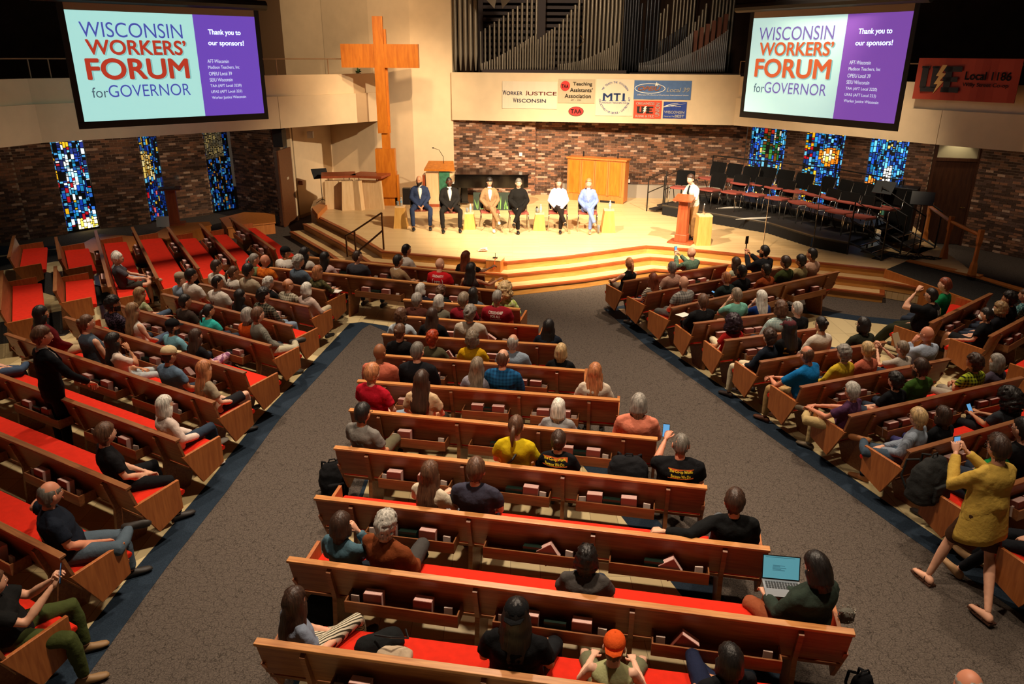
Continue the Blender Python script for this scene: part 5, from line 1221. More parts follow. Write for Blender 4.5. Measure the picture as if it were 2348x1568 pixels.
def hair_geo(style, seed):
    rnd = random.Random(seed); k = 28; rings = []; fz = style in ('bigcurly', 'curly', 'messy', 'wavy')
    if fz: k = 40
    L_ = {'crop': .075, 'short': .085, 'thick': .095, 'bald': .085, 'fringe': .085, 'curly': .10, 'bigcurly': .15, 'wavy': .12, 'bob': .15, 'long': .36, 'vlong': .46, 'pony': .08, 'bun': .08, 'updo': .08, 'messy': .10, 'mid': .17}[style]
    thick = {'crop': .004, 'short': .011, 'thick': .018, 'bald': .006, 'fringe': .006, 'curly': .026, 'bigcurly': .07, 'wavy': .026, 'bob': .020, 'long': .022, 'vlong': .022, 'pony': .009, 'bun': .009, 'updo': .016, 'messy': .026, 'mid': .020}[style]
    amp = {'curly': .013, 'bigcurly': .024, 'wavy': .011, 'messy': .013, 'thick': .005, 'updo': .006}.get(style, .0055)
    cover = style in ('bob', 'long', 'vlong', 'mid', 'bigcurly', 'wavy')
    zs = []
    nt_ = 14 if fz else 9
    for j in range(nt_): 
        t = math.pi * .5 * j / (nt_ - 1); zs.append(math.cos(t) * (.124 + thick))
    low = -.02
    m = (10 if fz else 6) if L_ < .2 else 12
    zs += [low - (L_ + low) * 0 - (L_ + low * 0) * (i / m) for i in range(0, m + 1)]
    ph = [rnd.uniform(0, 6.28) for _ in range(4)]
    for idx, z in enumerate(zs):
        if z > 0:
            s = math.sqrt(max(0.0004, 1 - (z / (.124 + thick)) ** 2)); a = (.078 + thick) * s; bk = (.098 + thick * 1.2) * s; fr = (.100 + thick * .5) * s; cy = 0
        else:
            q = min(1, -z / .11); qq = -z / max(L_, .1)
            if cover:
                a = .080 + thick * (1 + .25 * math.sin(min(1, qq) * 3)) ; bk = (.100 + thick) - .03 * min(1, -z / .16) * (1 if L_ > .2 else .4)
                if L_ > .2: a *= 1 + .42 * min(qq, .6) - .55 * max(0, qq - .7)
                if L_ > .2: bk *= 1 - .2 * qq
                if -z >= L_ - .03: a *= .72; bk *= .75
            else:
                a = (.076 + thick * .7) * (1 - .16 * q); bk = (.098 + thick) * (1 - .40 * q * q)
                if -z > L_ - .012: a *= .8; bk *= .8
                if style in ('curly', 'messy'): bk += .01
            fr = 0; cy = 0
        ring = []
        for i in range(k):
            an = 2 * math.pi * i / k; x, y = math.cos(an), math.sin(an)
            strand = amp * 1.3 * noise.noise(Vector((x * 3, y * 3, z * 18 + seed * 2))) + amp * (math.sin(7 * an + ph[0] + z * 12) * .5 + math.sin(13 * an + ph[1] + z * 20) * .5) + amp * .8 * noise.noise(Vector((x * 4, y * 4, z * 30 + seed)))
            if fz: strand = amp * 1.6 * noise.noise(Vector((x * 4.5 + seed, y * 4.5, z * 45))) + amp * .9 * noise.noise(Vector((x * 9, y * 9 + seed, z * 90)))
            if y < 0: P = [x * (a + strand), y * (bk + strand), z]
            elif z > 0: P = [x * (a + strand), y * (fr + strand), z]
            else:
                fwd = .062 if cover else .022
                fwd *= (1 - .3 * min(1, -z / .3))
                # side curtains: open front pulled back to lie inside the head
                if cover and abs(x) > .55 and -z < L_ * .95: P = [x * (a + strand), y * fwd * 1.6, z]
                else: P = [x * (a * .80), min(y * fwd, .02 if -z < .1 else -.02), z]
            # forehead / face opening
            hl = .068 if style not in ('fringe', 'bald') else .03
            if y > .12 and 0 < z < hl:
                f = min(1, (hl - z) / .03); P[1] = P[1] * (1 - f * .35); P[0] *= 1 - f * (.13 + thick * 1.5)
            if style in ('fringe', 'bald') and z > .045:      # bare crown
                sink = min(1, (z - .045) / .03) if y > -.75 else min(1, max(0, z - .085) / .02)
                P = [c_ * (1 - .16 * sink) for c_ in P]
            if not cover and z < -.055 and y > -.25: P = [P[0] * .72, min(P[1], -.01), P[2]]
            if L_ > .2 and z < -.10: P[1] -= .012 + .03 * min(1, (-z - .10) / .2)
            ring.append(tuple(P))
        rings.append(ring)
    b = MB(); b.loft(rings[::-1], 0)
    if style in ('bun', 'updo'):
        b.ell((0, -.105, .035 if style == 'bun' else .02), (.042, .035, .04), 10, 7)
    if style == 'pony':
        b.ell((0, -.108, .02), (.022, .022, .022), 8, 6)
        b.tube([(0, -.115, .02), (.005, -.145, -.03), (0, -.14, -.11), (0, -.125, -.20)], [.02, .028, .026, .010], 8)
    return b

def hand_geo(b, wr, d, up, side, curl=.5, s=1.0, m=0, lo=False):
    """hand at wrist wr pointing along d; up = back-of-hand normal; side=+1 thumb to the +x' side"""
    d = d.normalized(); x = d.cross(up).normalized(); n = x.cross(d).normalized()
    W = Vector(wr)
    P = lambda a, bb, c_: W + (x * a + d * bb + n * c_) * s
    k = 6
    b.loft([[tuple(P(math.cos(t) * w_, y_, math.sin(t) * h_)) for t in [-2 * math.pi * i / 8 for i in range(8)]] for (w_, h_, y_) in ((.024, .020, -.03), (.028, .018, .0), (.040, .015, .04), (.041, .013, .075), (.034, .010, .088))], m)
    for i, (fx, L1) in enumerate(((-.030, .060), (-.010, .072), (.011, .068), (.030, .052))):
        y0 = .078; c1 = curl * 1.0; c2 = curl * 2.0
        p0 = P(fx, y0, 0); p1 = P(fx * 1.1, y0 + L1 * .5 * math.cos(c1), -L1 * .5 * math.sin(c1)); p2 = P(fx * 1.12, y0 + L1 * .5 * (math.cos(c1) + math.cos(c2)), -L1 * .5 * (math.sin(c1) + math.sin(c2)))
        b.tube([p0, p1, p2], [.0095 * s, .0088 * s, .0072 * s], k if not lo else 5, m, round_=not lo)
    b.tube([P(side * .026, .015, -.004), P(side * .052, .045, -.014), P(side * .056, .075, -.022)], [.012 * s, .0105 * s, .0085 * s], k if not lo else 5, m, round_=not lo)

POSE_ARMS = {
 'lap': (((-.235, .00, .76), (-.06, .26, .60)), ((.235, .00, .76), (.05, .28, .60))),
 'thigh': (((-.25, -.02, .76), (-.17, .30, .62)), ((.25, -.02, .76), (.17, .30, .62))),
 'book': (((-.23, .04, .78), (-.09, .30, .70)), ((.23, .04, .78), (.09, .30, .70))),
 'chinL': (((-.16, .20, .80), (-.045, .13, 1.03)), ((.235, .0, .76), (.0, .24, .66))),
 'chinR': (((-.235, .0, .76), (.0, .24, .66)), ((.16, .20, .80), (.045, .13, 1.03))),
 'phone': (((-.20, .14, .84), (-.055, .36, 1.06)), ((.20, .14, .84), (.055, .36, 1.06))),
 'phoneL': (((-.24, .12, .86), (-.15, .34, 1.04)), ((.235, .0, .76), (.0, .24, .66))),
 'railR': (((-.235, .00, .76), (-.05, .26, .60)), ((.40, -.20, .90), (.62, -.12, .88))),
 'railL': (((-.40, -.20, .90), (-.62, -.12, .88)), ((.235, .00, .76), (.05, .26, .60))),
 'reachR': (((-.235, .00, .76), (-.05, .26, .60)), ((.30, .12, .86), (.42, .30, .93))),
 'knee': (((-.24, .12, .80), (-.08, .44, .70)), ((.24, .12, .80), (.08, .44, .70))),
 'tuck': (((-.24, -.02, .78), (-.05, .14, .76)), ((.24, -.02, .78), (.06, .15, .80))),
 'lean': (((-.22, .28, .68), (-.04, .50, .66)), ((.22, .28, .68), (.04, .50, .66))),
 'browL': (((-.30, .24, .98), (-.10, .16, 1.24)), ((.235, .0, .76), (.05, .24, .60))),
}
POSE_LEGS = {
 'sit': (((-.11, .46, .535), (-.11, .47, .09)), ((.11, .46, .535), (.11, .47, .09))),
 'wide': (((-.24, .43, .54), (-.22, .46, .09)), ((.24, .43, .54), (.22, .46, .09))),
 'crossR': (((-.08, .45, .50), (-.06, .46, .09)), ((-.01, .50, .63), (-.17, .60, .30))),
 'crossL': (((.01, .50, .63), (.17, .60, .30)), ((.08, .45, .50), (.06, .46, .09))),
 'fig4R': (((-.10, .45, .50), (-.10, .47, .09)), ((.30, .38, .62), (-.03, .52, .60))),
 'fig4L': (((-.30, .38, .62), (.03, .52, .60)), ((.10, .45, .50), (.10, .47, .09))),
 'out': (((-.12, .46, .50), (-.16, .74, .10)), ((.12, .46, .50), (.14, .70, .10))),
}
def person(label, loc, rz, hair='short', hc='brown', sk='l', top='#555555', tpat=None, bot='#2c3340', bpat=None, shoe='#2a2420', arms='lap', legs='sit', sleeve='s', yaw=0, pitch=.12,
           fem=False, w=1.0, sc=1.0, group='people seated in the pews', glasses=False, cap=None, capback=False, prop=None, back_print=None, stand=None, jacket=None, tie=None, lo=False, lean=0, shorts=False,
           tank=False, mask=False, sung=False, strap=None, seed=0, socks=None, beard=None, head_dz=0, skirt=False):
    root = thing('person', label, 'person', loc, rz, group)
    root.scale = (sc, sc, sc)
    P = {}
    if stand: P = dict(stand)
    else:
        P['pel'] = Vector((0, 0, .60)); P['ch'] = Vector((0, -.06 + lean * .3 + head_dz * .2, .90 + head_dz * .6)); P['nk'] = Vector((0, -.08 + lean * .45 - head_dz * .1, 1.045 - lean * .05 + head_dz)); P['hd'] = Vector((0, -.05 + lean * .6, 1.205 - lean * .1 + head_dz))
        for i, s in ((0, 'L'), (1, 'R')):
            e, wr = POSE_ARMS[arms][i]; P['el' + s] = Vector(e) + Vector((0, 0, head_dz * .6)); P['wr' + s] = Vector(wr) + Vector((0, 0, head_dz * (0 if wr[2] < .8 else .9)))
            kn, an = POSE_LEGS[legs][i]; P['kn' + s] = Vector(kn); P['an' + s] = Vector(an)
    pel, ch, nk, hd = (Vector(P[k]) for k in ('pel', 'ch', 'nk', 'hd'))
    up = (nk - pel).normalized()
    shw = (.150 if fem else .172) * (w ** .5)
    face = P.get('twist', 0)
    rx = Vector((math.cos(face), math.sin(face), 0)); ry = Vector((-math.sin(face), math.cos(face), 0))
    def ring(c, a, b_, sh=0, k=16): return [tuple(Vector(c) + rx * (a * math.cos(t)) + ry * (b_ * math.sin(t) + sh)) for t in [2 * math.pi * i / k for i in range(k)]]
    mid = pel.lerp(ch, .45)
    fw = .92 if fem else 1
    def torso(b, e=0.0, low=0.0):
        b.loft([ring(pel + Vector((0, 0, -.10 - low)), .13 * w + e, .09 + e), ring(pel + Vector((0, 0, -.03 - low)), .165 * w + e, .115 * w + e), ring(pel.lerp(mid, .3), .17 * w + e, .122 * w + e), ring(mid, (.142 if fem else .158) * w + e, .108 * w * w + e),
                ring(mid.lerp(ch, .55), .158 * fw * w + e, .112 * w + e, .01 if fem else 0), ring(ch, .172 * fw * w + e, .118 * w + e, .012 if fem else .005), ring(ch.lerp(nk, .45), .172 * fw * w + e, .10 * w + e), ring(ch.lerp(nk, .78), .135 * fw * w + e, .072 * w + e), ring(nk, .07 + e, .062 + e), ring(nk + up * .03, .052 + e * .5, .052 + e * .5)], 0)
    sh = {s: ch.lerp(nk, .58) + rx * (sg * shw) for s, sg in (('L', -1), ('R', 1))}
    hip = {s: pel + rx * (sg * .088 * w) + Vector((0, 0, -.01)) for s, sg in (('L', -1), ('R', 1))}
    lr = w ** .6 * (.93 if fem else 1)
    for s in 'LR':
        for k_ in ('el', 'wr', 'kn', 'an'): P[k_ + s] = Vector(P[k_ + s])
    vox = .030 if lo else .019
    # --- body (one surface): torso, neck, limbs; head and hands joined to it
    body = MB(); torso(body, -.012)
    body.tube([nk + up * -.03, nk + up * .03, hd + Vector((0, -.012, -.07)), hd + Vector((0, -.01, -.02))], [.062, .056, .054, .05], 10, 0, round_=True)
    longsl = sleeve == 'l' or jacket
    for s in 'LR':
        a, e, wr_ = sh[s], P['el' + s], P['wr' + s]
        body.tube([a, a.lerp(e, .5), e, e.lerp(wr_, .35), wr_, wr_ + (wr_ - e).normalized() * .03], [.05 * lr, .045 * lr, .038 * lr, .040 * lr, .026, .024], 8, 0, round_=True)
        h_, kn, an = hip[s], P['kn' + s], P['an' + s]
        body.tube([h_, h_.lerp(kn, .5), kn, kn.lerp(an, .35), an], [.075 * lr, .066 * lr, .05 * lr, .051 * lr, .033], 8, 0, round_=True)
    bm_ = remesh(body, .032 if lo else .021, 'body', [])
    v, f = aslist(bm_); D.meshes.remove(bm_)
    full = MB(); full.add(v, f, 0); nv = len(f)
    HM_ = Matrix.Translation(hd) @ Matrix.Rotation(yaw + face, 4, 'Z') @ Matrix.Rotation(-pitch, 4, 'X')
    if fem: HM_ = HM_ @ Matrix.Diagonal((.95, .95, .96, 1))
    g = HEAD_LO if lo else HEAD
    b0 = len(full.v); full.v += [tuple(HM_ @ Vector(p)) for p in g.v]; full.f += [tuple(i + b0 for i in ff) for ff in g.f]; full.m += g.m
    for s, sg in (('L', -1), ('R', 1)):
        d_ = (P['wr' + s] - P['el' + s]).normalized()
        hd_ = P.get('hand' + s)
        if hd_ is None:
            hd_ = d_ * .7 + Vector((-sg * .5, .25, -.25)) if arms in ('lap', 'tuck', 'knee', 'lean') else d_
            if arms in ('thigh',): hd_ = Vector((-sg * .15, .9, -.2))
            if arms in ('phone', 'book'): hd_ = Vector((-sg * .45, .35, .8)) if arms == 'phone' else Vector((-sg * .35, .8, .2))
        hand_geo(full, P['wr' + s] + d_ * .03, Vector(hd_), P.get('hup' + s, Vector((0, -.2, 1)) if arms != 'phone' else Vector((sg * .6, -.6, .3))), -sg, curl=.35 if arms in ('thigh',) else .75, s=(.92 if fem else 1.0), m=0, lo=lo)
    skm = skin(SK[sk]); lip = mat('lips', tuple(x * f_ for x, f_ in zip([int(SK[sk][i:i + 2], 16) / 255 for i in (1, 3, 5)], (.82, .58, .58))), .4)
    bo = full.build('body', [skm, EYEW, IRIS, lip, hair_mat(hc)], root, smooth=True)
    # --- top
    def topmesh(e, sl, low=0, nm='shirt', front_open=False):
        t = MB(); torso(t, e, low)
        for s, sg in (('L', -1), ('R', 1)):
            a, el, wr_ = sh[s], P['el' + s], P['wr' + s]
            if tank: t.tube([a + rx * (-sg * .09) + up * .02, a + rx * (-sg * .05) + up * .0, a + rx * (-sg * .05) + up * -.06], [.03 + e, .03 + e, .03 + e], 8, round_=True); continue
            t.tube([nk + up * -.02 + rx * (sg * .02), nk.lerp(a, .55) + up * .022, a + up * .012], [.045 + e, .036 + e, .042 + e], 8, round_=True)
            if sl == 's': t.tube([a + rx * (-sg * .03), a, a.lerp(el, .35), a.lerp(el, .68)], [.048 * lr + e, .052 * lr + e, .054 * lr + e, .058 * lr + e], 10)
            else: t.tube([a + rx * (-sg * .03), a, a.lerp(el, .5), el, el.lerp(wr_, .5), el.lerp(wr_, .97)], [.048 * lr + e, .052 * lr + e, .055 * lr + e, .049 * lr + e, .044 * lr + e, .034 + e], 10)
        t.tube([nk + up * -.02, nk + up * (.018 if not jacket else .004)], [.078, .064], 12)
        return remesh(t, vox, nm, [cloth(top, tpat) if nm == 'shirt' else cloth(jacket)], .008 if not lo else .004, seed)
    if jacket:
        jm = topmesh(.006, 'l', .06, 'jacket'); link('jacket', jm, root)
        b = MB(); fy = ry * (.118 * w + .022)
        b.loft([[tuple(c + rx * (wd * sx) + ry * yy) for sx, yy in ((-1, -.012), (0, .006), (1, -.012), (0, -.05))] for c, wd in ((mid.lerp(ch, .1) + fy, .008), (ch.lerp(mid, .45) + fy, .030), (ch + fy + ry * .008, .048), (ch.lerp(nk, .5) + ry * (.1 * w + .020), .058), (nk + up * -.01 + ry * .066, .05))], 0)
        b.tube([nk + up * -.02, nk + up * .035], [.070, .062], 12)
        b.build('shirt', cloth(top, tpat), root, smooth=True)
    else:
        sm_ = topmesh(.012, 'l' if sleeve == 'l' else 's'); so = link('shirt', sm_, root)
    if tie:
        b = MB(); fy = ry * (.118 * w + .034)
        b.loft([[tuple(c + rx * (wd * sx) + ry * yy) for sx, yy in ((-1, -.01), (1, -.01), (1, .012), (-1, .012))] for c, wd in ((mid + fy * .98, .012), (mid + fy + up * .04, .03), (ch + fy + ry * .01, .024), (ch.lerp(nk, .6) + ry * (.1 * w + .02), .018), (nk + up * .0 + ry * .075, .022))])
        b.build('tie', cloth(tie), root)
    # --- trousers
    t = MB(); t.loft([ring(pel + Vector((0, 0, -.115)), .12 * w, .085), ring(pel + Vector((0, 0, -.06)), .172 * w, .125 * w), ring(pel.lerp(mid, .35), .174 * w, .127 * w), ring(pel.lerp(mid, .5), .165 * w, .12 * w)])
    for s in 'LR':
        h_, kn, an = hip[s], P['kn' + s], P['an' + s]
        if shorts: t.tube([h_, h_.lerp(kn, .5), h_.lerp(kn, .86)], [.094 * lr, .086 * lr, .084 * lr], 10)
        else: t.tube([h_, h_.lerp(kn, .5), kn, kn.lerp(an, .3), kn.lerp(an, .95)], [.094 * lr, .082 * lr, .066 * lr, .063 * lr, .052], 10)
    link('shorts' if shorts else 'trousers', remesh(t, vox * 1.05, 'trousers', [cloth(bot, bpat)], .005 if not lo else .003, seed + 5), root)
    # --- shoes
    for s in 'LR':
        an, kn = P['an' + s], P['kn' + s]; sh_d = (an - kn).normalized(); f_ = P.get('foot' + s)
        if f_ is None:
            f_ = Vector((0, 1, 0)) - sh_d * Vector((0, 1, 0)).dot(sh_d)
            if f_.length < .3: f_ = Vector((.6 if s == 'L' else -.6, .2, .6))
        f_ = Vector(f_).normalized(); u_ = -sh_d - f_ * (-sh_d).dot(f_); u_.normalize(); x_ = f_.cross(u_)
        A = an - u_ * .045; sm2 = .92 if fem else 1
        b = MB(); b.loft([[tuple(A + (f_ * y_ + x_ * (wd * math.cos(t_)) + u_ * (max(-h1, h1 * math.sin(t_)) + zz)) * sm2) for t_ in [2 * math.pi * i / 10 for i in range(10)]] for (y_, wd, h1, zz) in ((-.085, .018, .022, .0), (-.06, .034, .042, .006), (.0, .036, .05, .012), (.06, .042, .036, .0), (.12, .046, .028, -.006), (.165, .036, .022, -.010), (.185, .014, .012, -.018))])
        b.build('shoe', mat('shoe', shoe, .6), root, smooth=True)
        if socks: b = MB(); b.tube([an + sh_d * -.10, an], [.036, .038], 8); b.build('sock', cloth(socks), root, smooth=True)
    # --- hair, hats, glasses
    def onhead(b, nm, mt, **k): return b.build(nm, mt, root, smooth=True, M=HM_, **k)
    if hair != 'none': onhead(hair_geo(hair if not (cap and hair in ('short', 'curly', 'messy', 'thick')) else 'crop', seed + 1), 'hair', hair_mat(hc))
    if beard:
        b = MB(); b.loft([[(x_ * .074 * sx, y_, z_) for x_, y_ in ((-1, .0), (-.85, .06), (-.35, .104), (.35, .104), (.85, .06), (1, .0), (0, .02))] for z_, sx in ((-.128, .45), (-.11, .72), (-.08, .95), (-.05, 1.02), (-.03, 1.0))]); onhead(b, 'beard', hair_mat(beard))
    if cap:
        b = MB(); k = 20
        sg = -1 if capback else 1
        b.loft([[(.088 * s_ * math.cos(t_), .108 * s_ * math.sin(t_) * 1.0 - .004, z_) for t_ in [2 * math.pi * i / k for i in range(k)]] for z_, s_ in ((.030, 1.0), (.06, 1.02), (.09, .93), (.115, .72), (.132, .42), (.138, .10))])
        b.loft([[(x_, sg * y_, z_ + dz) for x_, y_, z_ in ((-.075, .06, .034), (-.06, .14, .026), (0, .175, .024), (.06, .14, .026), (.075, .06, .034))] for dz in (0, .008)])
        b.ell((0, 0, .139), (.008, .008, .005), 6, 4); onhead(b, 'cap', cloth(cap))
    if glasses or sung:
        b = MB(); zz = .006 if glasses else .105; yy = .112 if glasses else .075
        for s in (-1, 1):
            b.tube([(s * .034 + .024 * math.cos(t_), yy - .006 * abs(math.cos(t_)), zz + .018 * math.sin(t_)) for t_ in [2 * math.pi * i / 10 for i in range(11)]], .0025, 4)
            b.tube([(s * .058, yy - .008, zz + .004), (s * .082, .02 if glasses else -.0, zz + .006), (s * .082, -.02, zz)], .0022, 4)
            if sung: b.ell((s * .034, yy - .002, zz), (.022, .004, .016), 8, 4)
        onhead(b, 'sunglasses' if sung else 'glasses', mat('dark_frame', '#1a1614', .3))
    if mask:
        b = MB(); b.loft([[(x_ * sx, y_ * 1.0 + dy, z_) for x_, y_ in ((-.062, .05), (-.035, .10), (0, .125), (.035, .10), (.062, .05), (0, .06))] for z_, sx, dy in ((-.09, .8, -.02), (-.06, 1.05, 0), (-.03, 1.0, .005), (-.005, .7, -.012))]); onhead(b, 'face_mask', mat('white_mask', '#e6e2dc', .7))
    if strap:
        b = MB(); p0 = sh['L'] + up * .05 + ry * -.02; b.tube([sh['R'] + up * .045 + rx * -.07, ch + ry * (-.150 * w), mid + rx * -.12 * w + ry * (-.125 * w)], .012, 5); b.build('bag_strap', mat('black_strap', strap, .6), root)
    if back_print and not jacket:
        bvh = BVHTree.FromPolygons([tuple(v_.co) for v_ in sm_.vertices], [tuple(p_.vertices) for p_ in sm_.polygons])
        for (s_, cx, cz, W_, h_, colr, bold) in back_print:
            if s_ == '[]':      # solid patch
                me = D.meshes.new('p'); n_ = 10; vs = [(cx - W_ / 2 + W_ * i / n_, 0, cz + (j - .5) * h_) for j in range(2) for i in range(n_ + 1)]
                me.from_pydata(vs, [], [(i, i + 1, n_ + 2 + i, n_ + 1 + i) for i in range(n_)]); dy = -.004
            else:
                me = text_mesh(s_, bold); xs = [q.co.x for q in me.vertices]; ys = [q.co.y for q in me.vertices]; ax, bx, ay, by = min(xs), max(xs), min(ys), max(ys)
                for q in me.vertices: q.co = (cx + ((q.co.x - ax) / (bx - ax) - .5) * W_, 0, cz + ((q.co.y - ay) / max(1e-6, by - ay) - .5) * h_)
                dy = -.007
            for q in me.vertices:
                hit = bvh.ray_cast(Vector((q.co.x, -1, q.co.z)), Vector((0, 1, 0)))
                q.co.y = (hit[0].y if hit[0] else -.2) + dy
            me.materials.clear(); me.materials.append(mat('print_ink', colr, .7)); link('shirt_print', me, root)
    return root, P

# ---- seating: find the spot on a pew under a head pixel
def seat_at(key, hx, hy, fx=None, dy=.29):
    a, c, M, L_, root = PEWS[key]; best = None
    lo_, hi_ = -1.0, L_ + 1.0
    for _ in range(40):
        m_ = (lo_ + hi_) / 2; p = M @ Vector((m_, dy - .055, 1.205)); x = proj(p)[0]
        if x < hx: lo_ = m_
        else: hi_ = m_
    m_ = max(.24, min(L_ - .24, m_)) if fx is None else fx
    p = M @ Vector((m_, dy - .055, 1.205)); y_ = proj(p)[1]
    return M @ Vector((m_, dy, 0)), y_, (m_, L_)
SPOTS = []; PEOPLE = {}
def sit(key, hx, hy, label, target=(3.6, 18.9), ty=None, turn=0, force_x=None, **k):
    p, y_, ml = seat_at(key, hx, hy, force_x)
    a, c, M, L_, root = PEWS[key]
    rz = math.atan2(c.y - a.y, c.x - a.x)
    pp = proj((p.x, p.y, 1.2)); vpm = F / pp[2] * .86
    dz = (y_ - hy) / vpm                       # metres the head sits above the default
    dz = max(-.24, min(.20, dz)); sc = max(.93, min(1.10, 1 + dz * .5 / 1.205)); rest = (1.205 + dz) / sc - 1.205
    dirn = math.atan2(target[1] - p.y, target[0] - p.x); yaw = dirn - (rz + turn + math.pi / 2); yaw = max(-1.0, min(1.0, (yaw + math.pi) % (2 * math.pi) - math.pi))
    k.setdefault('yaw', yaw * .9); seed = len(SPOTS)
    SPOTS.append((key, hx, hy, round(y_), round(dz, 2), round(ml[0], 2), round(ml[1], 2)))
    k.setdefault('lo', p.y > 9.2)
    r_, P = person(label, (p.x, p.y, .0), rz + turn, sc=sc, head_dz=max(-.15, min(.08, rest)), seed=seed, **k)
    PEOPLE[label] = (r_, P); return r_, P
# ------------------------------------------------------------------ THE AUDIENCE  (pew, head pixel x, y, label, look)
NAV = '#232a38'; BLKC = '#141416'; JEAN = '#46566a'; KHA = '#b7a27c'; WHT = '#d6d0c6'
A = sit
PH = {}
# left block, front rows
A('C2', 632, 578, 'man in black cap and white tee with red handprint, far left of the second pew', hair='short', hc='black', sk='m', cap='#161616', top=WHT, fem=False, w=1.12, back_print=[('\\|/', .0, .86, .16, .09, '#a02020', .02)])
A('C2', 698, 580, 'woman with sunglasses on long black hair and white top in second pew', hair='long', hc='black', sk='m', top='#d8cfc4', fem=True, sung=True)
A('C2', 744, 590, 'woman with long dark hair and pale pink shirt in second pew', hair='long', hc='black', sk='m', top='#d8b4ac', fem=True, sleeve='l')
A('C2', 819, 588, 'man with short dark hair and charcoal tee beside the notebook, second pew', hair='crop', hc='dbrown', top='#3b3a40', bot=JEAN, legs='wide', w=1.05)
A('C1', 933, 573, 'black-haired man in white shirt in the front pew', hair='short', hc='black', sk='m', top='#e6ddd0', turn=-.5, w=1.05)
A('C2', 914, 598, 'man with glasses in khaki blazer clapping, second pew', hair='short', hc='black', sk='m', top='#d8d0c0', jacket='#9a7d5c', glasses=True, arms='book', turn=-.4)
A('C2', 1008, 606, 'bald man in bright red tee printed Solidarity and MTI', hair='none', sk='l', top='#b8141c', w=1.15, back_print=[('SOLIDARITY!', 0, .99, .22, .042, '#e8dcd0', .03), ('MTI', 0, .88, .12, .055, '#e8dcd0', .03), ('(     )', 0, .88, .22, .13, '#e8dcd0', .0)])
A('C2', 1080, 616, 'woman with long black hair and bare shoulders in second pew', hair='long', hc='black', sk='m', top='#3a2a26', fem=True, tank=True, sleeve='s', arms='reachR', yaw=-.5)
A('C1', 1068, 588, 'woman with long auburn hair reaching out in the front pew', hair='vlong', hc='auburn', sk='l', top='#2a2422', fem=True, sleeve='s', arms='reachR', yaw=-.5)
A('La', 581, 594, 'older man with grey ponytail and pale green shirt, left first pew', hair='pony', hc='gray', top='#7c8a5c', sk='l')
A('La', 606, 597, 'bald man in bright orange patterned shirt, left first pew', hair='none', sk='r', top='#cf6a1c', tpat='floral:#b04e10', w=1.15)
A('La', 685, 600, 'woman with curly grey hair and slate blue tee, left first pew', hair='curly', hc='lgray', top='#566472', fem=True, w=1.1)
A('La', 727, 622, 'woman with auburn bob and olive camouflage jacket at the pew end, reading', hair='mid', hc='sblond', top='#5d5636', tpat='floral:#3c3a22', fem=True, sleeve='l', arms='book', legs='crossR', shorts=True, bot='#8a2a24')
A('Lb', 488, 610, 'man with short dark hair and headset in white polo, left end of second left pew', hair='short', hc='dbrown', sk='m', top='#d4ccbe')
A('Lb', 533, 623, 'woman with brown ponytail and white tee with red handprint', hair='pony', hc='brown', sk='m', top='#d8d0c4', fem=True, back_print=[('\\|/', .0, .86, .16, .09, '#a02020', .02)])
A('Lb', 569, 620, 'man with wavy black hair and beige overshirt, second left pew', hair='thick', hc='black', sk='m', top='#b5a58c', sleeve='l')
A('Lb', 613, 647, 'person with short white curly hair and black top, second left pew', hair='curly', hc='white', top='#1a1a1c', fem=True)
A('Lb', 658, 652, 'balding man in cream and brown plaid shirt, second left pew', hair='fringe', hc='sblond', sk='l', top='#bdb29c', tpat='plaid:#6a6250', sleeve='l')
A('Lb', 701, 661, 'woman with smooth white hair and blush blouse at the pew end', hair='bob', hc='white', sk='l', top='#c9b0a2', fem=True, sleeve='l', bot='#b8a88c', legs='crossR')
A('Lc', 388, 638, 'man in beige trucker cap and light blue tee, third left pew', hair='short', hc='dgray', cap='#9c8e78', top='#8fa0b4')
A('Lc', 438, 632, 'man with slick black hair and headset in white tee, third left pew', hair='short', hc='black', sk='m', top='#dcd2c6', w=1.1)
A('Lc', 498, 648, 'man with cropped dark hair and lanyard, red handprint on white tee', hair='crop', hc='black', sk='m', top='#d6ccc0', w=1.12, back_print=[('\\|/', -.05, .86, .16, .09, '#a02020', .02)])
A('Lc', 547, 677, 'woman with straight black hair and black top, third left pew', hair='long', hc='black', top='#18161a', fem=True)
A('Lc', 603, 676, 'person with messy black hair and dark plaid shirt, third left pew', hair='messy', hc='black', top='#2a2a24', tpat='plaid:#75705e', bot='#7d8ea2', sleeve='l')
A('Ld', 303, 672, 'woman with long wavy blonde hair and pale green floral blouse', hair='vlong', hc='dblond', sk='l', top='#b7b58e', tpat='floral:#8c9468', fem=True, bot=JEAN, legs='crossR', arms='thigh')
A('Ld', 421, 690, 'man with short black hair and dark brown tee, fourth left pew', hair='short', hc='black', sk='m', top='#3a2e28')
A('Ld', 474, 711, 'woman with black ponytail and turquoise polo shirt', hair='pony', hc='black', sk='m', top='#2fa8a0', fem=True, w=1.15)
A('Ld', 566, 722, 'woman with grey bob and orange shirt, fourth left pew', hair='bob', hc='gray', top='#d8561e', fem=True)
A('Ld', 591, 722, 'man with glasses in grey shirt and pale trousers crossing his legs at pew end', hair='short', hc='brown', sk='l', top='#7e7b70', tpat='fine:#5c5a52', sleeve='l', bot='#a8a088', legs='fig4R', glasses=True, turn=-.3, shoe='#3a3630', socks='#c8b8b8')
A('Le', 258, 696, 'man with curly black hair and dark floral shirt, fifth left pew', hair='curly', hc='black', sk='m', top='#1c1620', tpat='print:#5a4a5c', beard='black')
A('Le', 303, 712, 'woman with long light brown hair and white tank top', hair='vlong', hc='lbrown', sk='l', top='#d8cfc2', fem=True, tank=True, bot=JEAN, legs='crossR')
